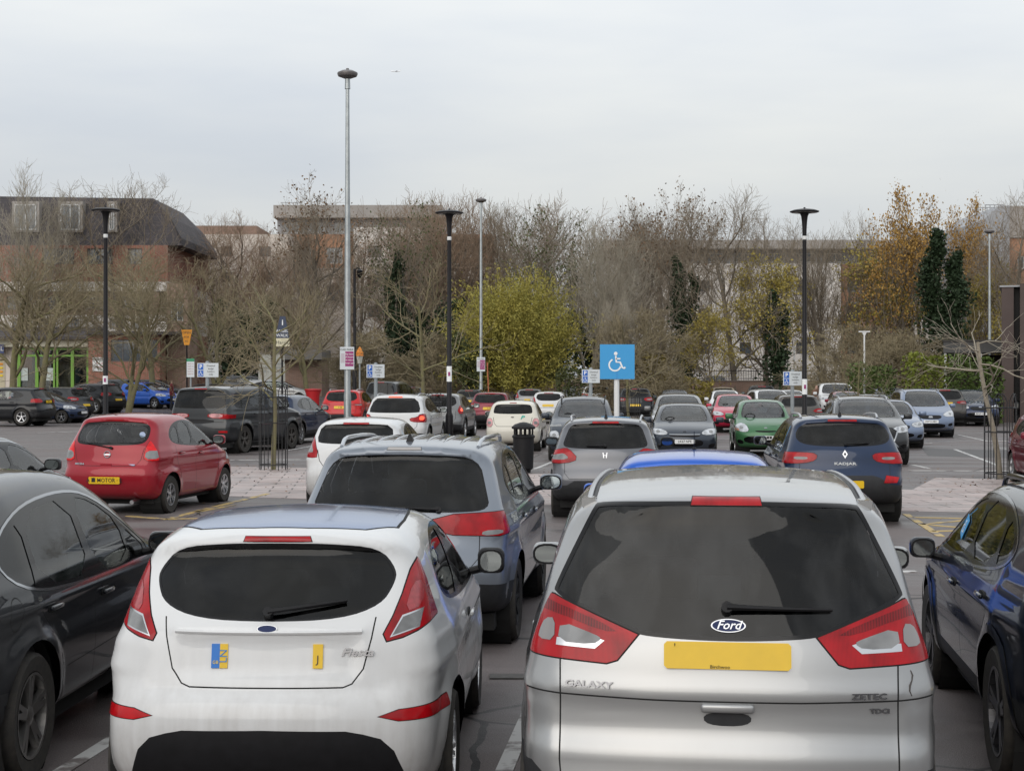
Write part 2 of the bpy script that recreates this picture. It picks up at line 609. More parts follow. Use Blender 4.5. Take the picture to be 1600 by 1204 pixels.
    def shell(s, res):
        L, W, H = s.L, s.W, s.H
        x0, x1, y0, y1, z0, z1 = -W / 2 - .05, W / 2 + .05, -.05, L + .05, .12, H + .05
        nx, ny, nz = max(6, int((x1 - x0) / res)), int((y1 - y0) / res), max(6, int((z1 - z0) / res))
        X, Y, Z = np.linspace(x0, x1, nx + 1), np.linspace(y0, y1, ny + 1), np.linspace(z0, z1, nz + 1)
        vs = []; fs = []
        def sheet(U, V, f, flip):
            b = len(vs)
            nu, nv = len(U), len(V)
            for u in U:
                for v in V: vs.append(f(u, v))
            for i in range(nu - 1):
                for j in range(nv - 1):
                    q = (b + i * nv + j, b + (i + 1) * nv + j, b + (i + 1) * nv + j + 1, b + i * nv + j + 1)
                    fs.append(q[::-1] if flip else q)
        sheet(X, Z, lambda u, v: (u, y0, v), False)
        sheet(X, Z, lambda u, v: (u, y1, v), True)
        sheet(Y, Z, lambda u, v: (x0, u, v), True)
        sheet(Y, Z, lambda u, v: (x1, u, v), False)
        sheet(X, Y, lambda u, v: (u, v, z1), False)
        sheet(X, Y, lambda u, v: (u, v, z0), True)
        P = np.array(vs)
        zc = s.sp.get('zc', .56)
        o = np.stack([np.zeros(len(P)), np.clip(P[:, 1], .62, L - .75), np.full(len(P), zc)], 1)
        d = P - o
        ln = np.linalg.norm(d, axis=1); d /= ln[:, None]
        far = o + d * (ln * 1.15 + .1)[:, None]
        Q, has = s.march(far, -d, float((ln * 1.15 + .1).max()), .03)
        return Q, fs
class Shell:
    """the body surface as convex faces that can be cut along outlines seen in a view"""
    def __init__(s, V, F):
        key = np.round(V / 2e-4).astype(np.int64)
        _, first, inv = np.unique(key, axis=0, return_index=True, return_inverse=True)
        inv = inv.ravel()
        s.V = [tuple(v) for v in V[first]]
        s.F = []
        for f in F:
            g = []
            for i in f:
                j = int(inv[i])
                if not g or (g[-1] != j and g[0] != j): g.append(j)
            if len(g) >= 3: s.F.append(tuple(g))
        s.tag = [0] * len(s.F)
        s.refresh()
    def refresh(s):
        A = np.array(s.V)
        n = len(s.F)
        s.lo = np.empty((n, 3)); s.hi = np.empty((n, 3)); s.c = np.empty((n, 3)); s.n = np.empty((n, 3))
        by = {}
        for i, f in enumerate(s.F): by.setdefault(len(f), []).append(i)
        for k, ids in by.items():
            P = A[np.array([s.F[i] for i in ids])]
            s.lo[ids] = P.min(1); s.hi[ids] = P.max(1); s.c[ids] = P.mean(1)
            nn = np.zeros((len(ids), 3))
            for j in range(1, k - 1): nn += np.cross(P[:, j] - P[:, 0], P[:, j + 1] - P[:, 0])
            s.n[ids] = nn / np.maximum(np.linalg.norm(nn, axis=1)[:, None], 1e-12)
    def refresh_part(s, ids, extra):
        n0 = len(s.F) - extra
        idx = list(ids) + list(range(n0, len(s.F)))
        for nm in ('lo', 'hi', 'c', 'n'):
            setattr(s, nm, np.vstack([getattr(s, nm), np.empty((extra, 3))]))
        V = s.V
        by = {}
        for i in idx: by.setdefault(len(s.F[i]), []).append(i)
        for k, ii in by.items():
            P = np.array([[V[j] for j in s.F[i]] for i in ii])
            s.lo[ii] = P.min(1); s.hi[ii] = P.max(1); s.c[ii] = P.mean(1)
            nn = np.zeros((len(ii), 3))
            for j in range(1, k - 1): nn += np.cross(P[:, j] - P[:, 0], P[:, j + 1] - P[:, 0])
            l = np.linalg.norm(nn, axis=1)[:, None]
            s.n[ii] = np.where(l > 1e-12, nn / np.maximum(l, 1e-12), 0)
    def split(s, f, co, no):
        d = [no[0] * (s.V[i][0] - co[0]) + no[1] * (s.V[i][1] - co[1]) + no[2] * (s.V[i][2] - co[2]) for i in f]
        if min(d) > -3e-5 or max(d) < 3e-5: return None
        A = []; B = []
        n = len(f)
        for k in range(n):
            i, j = f[k], f[(k + 1) % n]; di, dj = d[k], d[(k + 1) % n]
            if di >= -3e-5: A.append(i)
            if di <= 3e-5: B.append(i)
            if (di > 3e-5 and dj < -3e-5) or (di < -3e-5 and dj > 3e-5):
                e = (min(i, j), max(i, j))
                m = s.cache.get(e)
                if m is None:
                    t = di / (di - dj)
                    p, q = s.V[i], s.V[j]
                    m = len(s.V)
                    s.V.append((p[0] + (q[0] - p[0]) * t, p[1] + (q[1] - p[1]) * t, p[2] + (q[2] - p[2]) * t))
                    s.cache[e] = m
                A.append(m); B.append(m)
        if len(A) < 3 or len(B) < 3: return None
        return tuple(A), tuple(B)
def carve(sh, lay, view, poly, tagv, ylim=None, xlim=None, dot=.12, only=None):
    """cut the shell along a polygon seen in one view and give the faces inside it a tag"""
    d = VDIR[view]; a, b = VAX[view]
    poly = np.asarray(poly, float)
    lo = poly.min(0); hi = poly.max(0)
    m = (sh.n @ np.array(d) < -dot) & (sh.hi[:, a] > lo[0]) & (sh.lo[:, a] < hi[0]) & (sh.hi[:, b] > lo[1]) & (sh.lo[:, b] < hi[1])
    if ylim: m &= (sh.hi[:, 1] > ylim[0]) & (sh.lo[:, 1] < ylim[1])
    if only is not None: m &= np.isin(np.array(sh.tag), only)
    ids = np.nonzero(m)[0]
    if not len(ids): return
    loc = [(sh.F[i], sh.tag[i]) for i in ids]
    V = sh.V
    def bb(f):
        xs = [V[i][a] for i in f]; zs = [V[i][b] for i in f]
        return min(xs), max(xs), min(zs), max(zs)
    B = [bb(f) for f, _ in loc]
    Ba = np.array(B)
    cuts = []
    n = len(poly)
    for i in range(n):
        p = poly[i]; q = poly[(i + 1) % n]
        e = q - p
        if e @ e < 1e-10: continue
        co = [0., 0., 0.]; co[a] = p[0]; co[b] = p[1]
        nn = [0., 0., 0.]; nn[a] = -e[1]; nn[b] = e[0]
        l = math.hypot(*e); nn = [t / l for t in nn]
        cuts.append((co, nn, min(p[0], q[0]), max(p[0], q[0]), min(p[1], q[1]), max(p[1], q[1])))
    if ylim:
        for yv in ylim:
            if -5 < yv < 20: cuts.append(((0, yv, 0), (0, 1, 0), -99, 99, -99, 99))
    for co, nn, x0, x1, z0, z1 in cuts:
        Ba = np.array(B)
        near = np.nonzero((Ba[:, 1] >= x0 - 1e-4) & (Ba[:, 0] <= x1 + 1e-4) & (Ba[:, 3] >= z0 - 1e-4) & (Ba[:, 2] <= z1 + 1e-4))[0]
        sh.cache = {}
        for k in near:
            f, tg = loc[k]
            r = sh.split(f, co, nn)
            if r is None: continue
            loc[k] = (r[0], tg); B[k] = bb(r[0])
            loc.append((r[1], tg)); B.append(bb(r[1]))
    C = np.array([[sum(V[i][j] for i in f) / len(f) for j in range(3)] for f, _ in loc])
    ins = in_poly(C[:, [a, b]], poly)
    if ylim: ins &= (C[:, 1] > ylim[0]) & (C[:, 1] < ylim[1])
    for k, i in enumerate(ids):
        sh.F[i] = loc[k][0]; sh.tag[i] = tagv if ins[k] else loc[k][1]
    for k in range(len(ids), len(loc)):
        sh.F.append(loc[k][0]); sh.tag.append(tagv if ins[k] else loc[k][1])
    sh.refresh_part(ids, len(loc) - len(ids))
def mirx(poly):
    return [(-x, z) for x, z in poly][::-1]
def ribbon(pts, w):
    """thin closed polygon round an open line"""
    p = np.asarray(pts, float)
    t = np.gradient(p, axis=0)
    t /= np.maximum(np.linalg.norm(t, axis=1)[:, None], 1e-9)
    n = np.stack([-t[:, 1], t[:, 0]], 1) * w / 2
    return np.vstack([p + n, (p - n)[::-1]])
SPEC_DEFAULT_WHEEL = dict(spokes=5, rim=M_alu)
_WH = {}
def wheel(parent, x, y, r, side, rimr=.62, spokes=5, rimmat=None, width=.2, twin=False, detail=True):
    rimmat = rimmat or M_alu
    key = (round(r, 3), side, rimr, spokes, rimmat.name, width, twin, detail)
    n = 40 if detail else 20
    if key not in _WH:
        w = MB()
        h = width / 2
        rr = r * rimr
        w.lathe([(rr, -h * .85), (r * .93, -h), (r * .985, -h * .8), (r, -h * .5), (r, h * .5), (r * .985, h * .8), (r * .93, h), (rr * 1.02, h * .86), (rr, h * .6)], n, axis='x')
        o = w.build('wheel', M_tyre, None, True)
        g = MB()
        sx = side
        g.lathe([(rr, sx * h * .88), (rr * .93, sx * h * .86), (rr * .9, sx * h * .3), (rr * .88, -sx * h * .6)], n, axis='x')
        g.lathe([(rr * .24, sx * h * .45), (rr * .22, sx * h * .72), (rr * .1, sx * h * .78), (.001, sx * h * .78)], 16, axis='x')
        for k in range(spokes):
            for off in ((-.13, .13) if twin else (0,)):
                a = 2 * pi * k / spokes + off
                wd0, wd1 = (rr * .10, rr * (.07 if twin else .15)) if not (spokes > 6) else (rr * .06, rr * .08)
                M = Matrix.Rotation(a, 4, 'X')
                x0, x1 = sx * h * .35, sx * h * .7
                vs = [(x0, -wd0, rr * .15), (x0, wd0, rr * .15), (x1, wd0, rr * .15), (x1, -wd0, rr * .15),
                      (sx * h * .5, -wd1, rr * .93), (sx * h * .5, wd1, rr * .93), (sx * h * .84, wd1 * .8, rr * .93), (sx * h * .84, -wd1 * .8, rr * .93)]
                g.add([M @ Vector(v) for v in vs], [(0, 1, 2, 3), (4, 7, 6, 5), (0, 4, 5, 1), (1, 5, 6, 2), (2, 6, 7, 3), (3, 7, 4, 0)])
        g.m = 1
        g.lathe([(rr * .55, -sx * h * .1), (rr * .55, sx * h * .05), (.02, sx * h * .05)], 20, axis='x')
        rimo = g.build('rim', [rimmat, M_trim], o, False)
        COL.objects.unlink(o); COL.objects.unlink(rimo)
        _WH[key] = (o, rimo)
    o, rimo = _WH[key]
    c = o.copy(); COL.objects.link(c); c.parent = parent; c.location = (x, y, r)
    d = rimo.copy(); COL.objects.link(d); d.parent = c
    return c
def plateM(view, P):
    """matrix: text plane facing back (rear) or forward (front) at point P"""
    if view == 'rear':
        R = Matrix(((1, 0, 0, 0), (0, 0, -1, 0), (0, 1, 0, 0), (0, 0, 0, 1)))
    else:
        R = Matrix(((-1, 0, 0, 0), (0, 0, 1, 0), (0, 1, 0, 0), (0, 0, 0, 1)))
    return Matrix.Translation(P) @ R
def make_plate(body, parent, view, z, mt, text=None, w=.52, h=.111, x=0., tilt=0., small=None):
    P, N = body.surf(view, [(x, z + h * .4), (x, z - h * .4)])
    sgn = -1 if view == 'rear' else 1
    y = min(P[:, 1]) if view == 'rear' else max(P[:, 1])
    yt = P[0, 1] if view == 'rear' else P[0, 1]
    tl = math.atan2((P[0, 1] - P[1, 1]), (P[0, 2] - P[1, 2])) * .8
    M = Matrix.Translation((x, (P[0, 1] + P[1, 1]) / 2 + sgn * .016, z)) @ Matrix.Rotation(-tl, 4, 'X')
    b = MB()
    r = .012
    pl = chaikin([(-w / 2, -h / 2), (w / 2, -h / 2), (w / 2, h / 2), (-w / 2, h / 2)], 0)
    b.prism([(-w / 2, -h / 2 + r), (-w / 2 + r, -h / 2), (w / 2 - r, -h / 2), (w / 2, -h / 2 + r), (w / 2, h / 2 - r), (w / 2 - r, h / 2), (-w / 2 + r, h / 2), (-w / 2, h / 2 - r)], .008,
            M @ Matrix.Translation((0, -.004, 0)))
    o = b.build('number_plate', mt, parent)
    R = plateM(view, (0, sgn * .0055, 0))
    if text:
        text_obj('lettering', text, h * .82, M_ink, o, M @ R, .0006, bold=.001, sx=.92)
    if small:
        text_obj('lettering', small, h * .2, M_ink, o, M @ Matrix.Translation((0, 0, -h * .38)) @ R, .0006)
    return o, M
def build_car(sp, name, label, group=None, cat='car'):
    """whole car in its own frame: x right, y forward from the rear bumper, z up"""
    root = empty(name, label=label, cat=cat, group=group)
    B = Body(sp)
    hero = sp.get('hero', 0)
    V, Fq = B.shell(sp.get('res', .06))
    bm = Shell(V, Fq); lay = None
    tags = {0: ('body', sp['paint'], None, 0.)}
    def new(nm, m, parent=None, off=0.):
        k = len(tags); tags[k] = (nm, m, parent, off); return k
    gap = 99999
    g_w = .004 if hero else .006
    # lower cladding / coloured bands
    for rg in sp.get('bands', []):
        for view in rg[2]:
            k = new(rg[0], rg[1], None, rg[5] if len(rg) > 5 else 0.)
            carve(bm, lay, view, rg[3], k, rg[4] if len(rg) > 4 else None)
    # shut lines
    for view, pts, closed in sp.get('lines', []):
        wv = .007 if hero else .012
        for vw in (('left', 'right') if view == 'side' else (view,)):
            if closed:
                carve(bm, lay, vw, inflate(pts, wv / 2), -5)
                carve(bm, lay, vw, inflate(pts, -wv / 2), -6)
                bm.tag = [gap if t == -5 else 0 if t == -6 else t for t in bm.tag]
            else:
                carve(bm, lay, vw, ribbon(pts, wv), gap, only=(0,))
    # side glazing
    it = 2 if hero else 1
    if 'dlo' in sp:
        for vw in ('left', 'right'):
            kf = new('window_frame', sp.get('dlo_mat', M_gloss))
            if sp.get('dlo_chrome'):
                kc = new('window_trim', M_chrome, None, .003)
                carve(bm, lay, vw, inflate(chaikin(sp['dlo'], it), .016), kc)
            carve(bm, lay, vw, chaikin(sp['dlo'], it), kf)
            for j, pane in enumerate(sp['panes']):
                kp = new('side_window', sp.get('side_glass', M_glass) if j >= sp.get('rear_panes', 0) else sp.get('rear_side_glass', M_priv), None, -.004)
                carve(bm, lay, vw, chaikin(pane, 1), kp)
    if 'rwin' in sp:
        kf = new('rear_window_surround', M_gloss)
        carve(bm, lay, 'rear', chaikin(sp['rwin'], it), kf, (-.1, B.L * .4))
        k = new('rear_window', sp.get('rear_glass', M_priv), None, -.002)
        carve(bm, lay, 'rear', chaikin(inflate(sp['rwin'], -sp.get('frit', .035)), it), k, (-.1, B.L * .4))
    if 'wsc' in sp:
        kf = new('windscreen_surround', M_gloss)
        carve(bm, lay, 'front', chaikin(sp['wsc'], 1), kf, (B.L * .35, B.L + 1))
        k = new('windscreen', M_glass, None, -.002)
        carve(bm, lay, 'front', chaikin(inflate(sp['wsc'], -.03), 1), k, (B.L * .35, B.L + 1))
    # lamps, grilles and other inlays: (name, material, view, polygon, ylim, mirror, rounding, seal, offset)
    for rg in sp.get('inlays', []):
        nm, m, view, poly, ylim, mirror, rnd, seal = rg[:8]
        off = rg[8] if len(rg) > 8 else .003
        sides = [poly, mirx(poly)] if mirror and view in ('rear', 'front', 'top') else [poly]
        views = ('left', 'right') if view == 'side' else (view,)
        for vw in views:
            for pl in sides:
                pl = chaikin(pl, rnd) if rnd else np.asarray(pl, float)
                if seal: carve(bm, lay, vw, inflate(pl, seal), gap, ylim, dot=.02)
                k = new(nm, m, None, off)
                carve(bm, lay, vw, pl, k, ylim, dot=.02)
    # wheel arches
    wr = sp['wr']
    ra = wr * 1.0 + sp.get('arch', .055)
    for yw in sp['axles']:
        circ = [(yw + ra * cos(t), wr + .01 + ra * sin(t)) for t in np.linspace(-.25, pi + .25, 22)]
        circ = circ + [(yw - ra * .97, -.1), (yw + ra * .97, -.1)]
        for vw in ('left', 'right'):
            if sp.get('arch_trim'):
                t = sp['arch_trim']
                c2 = [(yw + (ra + t) * cos(a), wr + .01 + (ra + t) * sin(a)) for a in np.linspace(-.25, pi + .25, 22)] + [(yw - ra - t, -.1), (yw + ra + t, -.1)]
                carve(bm, lay, vw, c2, new('arch_trim', sp.get('arch_mat', M_trim), None, .006), (yw - .8, yw + .8), dot=.3)
            carve(bm, lay, vw, circ, -9, dot=.3)
    VC = np.array(bm.V)
    VN = B.grad(VC)
    groups = {}
    for f, t in zip(bm.F, bm.tag):
        if t != -9: groups.setdefault(t, []).append(f)
    objs = {}
    for k, (nm, m, par, off) in tags.items():
        fl = groups.get(k)
        if not fl: continue
        mi = None
        if k == 0:
            ng = len(groups.get(gap, []))
            mi = [0] * len(fl) + [1] * ng
            fl = fl + groups.get(gap, [])
            m = [m, M_gap]
        used = sorted({i for f in fl for i in f}); mp_ = {u: i for i, u in enumerate(used)}
        vv = VC[used] + VN[used] * off
        o = mesh_obj(nm, vv, [[mp_[i] for i in f] for f in fl], m, root, True, mi, VN[used])
        objs.setdefault(nm, []).append(o)
    body = objs['body'][0]
    # wheels and wells
    ax_w = sp.get('track', B.W / 2 - .115)
    det = sp.get('res', .06) < .08
    for i, yw in enumerate(sp['axles']):
        for sd in (-1, 1):
            wheel(root, sd * ax_w, yw, wr, sd, sp.get('rimr', .64), sp.get('spokes', 5), sp.get('rimmat'), .205, sp.get('twin', False), det)
    wl = MB()
    for yw in sp['axles']:
        for sd in (-1, 1):
            x0, x1 = sd * (B.W / 2 - .05), sd * (B.W / 2 - .42)
            pr = [(ra + .02, x0), (ra + .02, x1), (.02, x1)]
            wl.lathe(pr, 20, (0, yw, wr + .01), 'x')
    wl.box(-B.W / 2 + .16, B.W / 2 - .16, .35, B.L - .4, .17, .3)
    wl.build('wheel_well', M_well, root)
    # cabin
    if sp.get('cabin', 1):
        cb = MB()
        beltz = sp['belt']
        ys, ye = sp['cab']
        wi = B.W / 2 - .12
        cb.box(-wi, wi, ys, ye, .28, beltz - .12)
        nseat = 10
        cb.build('cabin_floor', M_dash, root)
        def seat(x, y, hz, wd, head=True):
            z = beltz - .15
            rbox('seat', (x, y, z + (hz - z) / 2), (wd, .12, hz - z), .045, sp.get('seatmat', M_seat), root, 2)
            if head:
                for hx in ((0,) if wd < .7 else (-wd * .33, wd * .33)):
                    rbox('head_rest', (x + hx, y, hz + .09), (.25, .09, .16), .04, sp.get('seatmat', M_seat), root, 2)
        hz = min(B.H - .44, beltz + .13)
        yf = (ys + ye) / 2 + .35
        if sp.get('seats', 1):
            seat(-.36, yf, hz, .48); seat(.36, yf, hz, .48)
            seat(0, ys + .55, hz - .04, wi * 1.7)
            sw = MB(); 
            sw.tube([(.36 + .18 * cos(t), yf + .62 + .06 * sin(t), beltz - .02 + .17 * sin(t)) for t in np.linspace(0, 2 * pi, 18)], .014, 6, False)
            sw.build('steering_wheel', M_black, root, True)
    # mirrors
    mz = sp.get('mir_z', sp['belt'] + .03); my = sp['mir_y']
    for sd in (-1, 1):
        vw = 'right' if sd > 0 else 'left'
        P, _ = B.surf(vw, [(my, mz - .04)])
        bx = abs(P[0, 0])
        mw, mh = sp.get('mir_size', (.215, .15)); cx = sd * (bx + .04 + mw / 2)
        mo = rbox('door_mirror', (cx, my, mz + .04), (mw, .11, mh), .045, sp.get('mir_mat', sp['paint']), root, 3)
        mb = MB(); w2, h2 = mw / 2 - .006, mh / 2 - .006
        pl = chaikin([(-w2, -h2), (w2, -h2), (w2, h2), (-w2, h2)], 2)
        mb.prism([(cx + p[0], mz + .04 + p[1]) for p in pl], .02, Matrix.Translation((0, my - .057, 0)))
        mb.build('mirror_bezel', M_black, mo)
        mb = MB(); w2, h2 = mw / 2 - .02, mh / 2 - .018
        pl = chaikin([(-w2, -h2), (w2, -h2), (w2, h2), (-w2, h2)], 2)
        mb.prism([(cx + p[0], mz + .04 + p[1]) for p in pl], .004, Matrix.Translation((0, my - .0595, 0)))
        mb.build('mirror_glass', M_mirror, mo)
        st = MB(); st.tube([(sd * (bx - .01), my + .01, mz - .03), (sd * (bx + .09), my + .01, mz - .005)], .025, 8)
        st.build('mirror_stalk', M_black, mo, True)
    # door handles
    for yy, zz in sp.get('handles', []):
        for sd in (-1, 1):
            P, Nn = B.surf('right' if sd > 0 else 'left', [(yy, zz)])
            ho = rbox('door_handle', (P[0, 0] + sd * .022, yy, zz), (.022, .19, .028), .009, sp.get('handle_mat', sp['paint']), root, 2)
            cp = MB(); pl = chaikin([(-.09, -.03), (.09, -.03), (.09, .025), (-.09, .025)], 2)
            cp.add([(P[0, 0] + sd * .004, yy + a_, zz + b_) for a_, b_ in pl] + [(P[0, 0] - sd * .01, yy + a_, zz + b_) for a_, b_ in pl], [tuple(range(16)), tuple(range(31, 15, -1))] + [(i, i + 16, (i + 1) % 16 + 16, (i + 1) % 16) for i in range(16)])
            cp.build('handle_cup', M_gap, ho)
    if sp.get('rails'):
        y0, y1, xr = sp['rails']
        for sd in (-1, 1):
            ts = np.linspace(0, 1, 14)
            P, _ = B.surf('top', [(sd * (xr - .03 * (2 * t - 1) ** 2), y0 + (y1 - y0) * t) for t in ts])
            pts = [(p[0], p[1], p[2] + .05 * min(1, (t * 9) ** .7 if t < .5 else ((1 - t) * 9) ** .7)) for p, t in zip(P, ts)]
            r = MB(); r.tube(pts, .017, 8); r.build('roof_rail', sp.get('rail_mat', M_alu), root, True)
    if sp.get('wiper'):
        (ax, az), (bx, bz) = sp['wiper']
        ts = np.linspace(0, 1, 8)
        P, Nn = B.surf('rear', [(ax + (bx - ax) * t, az + (bz - az) * t) for t in ts])
        P = P + Nn * np.linspace(.035, .02, 8)[:, None]
        w = MB(); w.tube(P, [.016, .013, .011, .01, .009, .008, .007, .006], 6)
        w.tube([P[0] - Nn[0] * .04, P[0] + Nn[0] * .005], .024, 10)
        w.build('rear_wiper', M_black, root, True)
        P2 = P[2:] - Nn[2:] * .012
        w = MB(); w.tube(P2, .006, 4); w.build('wiper_blade', M_seal, root)
    if sp.get('aerial'):
        y, kind = sp['aerial']
        P, _ = B.surf('top', [(0, y)]); p = P[0]
        a = MB()
        if kind == 'fin':
            a.add([(-.03, y - .07, p[2] - .005), (.03, y - .07, p[2] - .005), (.02, y + .1, p[2] - .01), (-.02, y + .1, p[2] - .01), (-.008, y - .055, p[2] + .06), (.008, y - .055, p[2] + .06)],
                  [(0, 1, 5, 4), (1, 2, 5), (2, 3, 4, 5), (3, 0, 4), (0, 3, 2, 1)])
        else:
            a.tube([(0, y, p[2] - .01), (0, y, p[2] + .02)], [.022, .012], 8)
            a.tube([(0, y, p[2] + .02), (0, y - kind * .45, p[2] + kind * .9)], [.005, .003], 5)
        a.build('aerial', sp.get('fin_mat', M_black), root)
    for (nm, view, z, mt, tx, *rest) in sp.get('plates', []):
        make_plate(B, root, view, z, mt, tx, *(rest or ()))
    for fn in sp.get('extras', []):
        fn(B, root, sp)
    return root
def place(root, px, s, head=5., anchor='rear', L=4.3):
    """head = clockwise degrees from straight away; anchor pixel is the centre of the named end on the ground"""
    p = gpt(px, s); a = -radians(head)
    d = Vector((-sin(a), cos(a), 0))
    root.location = p if anchor == 'rear' else p - d * L
    root.rotation_euler = (0, 0, a)
    return root
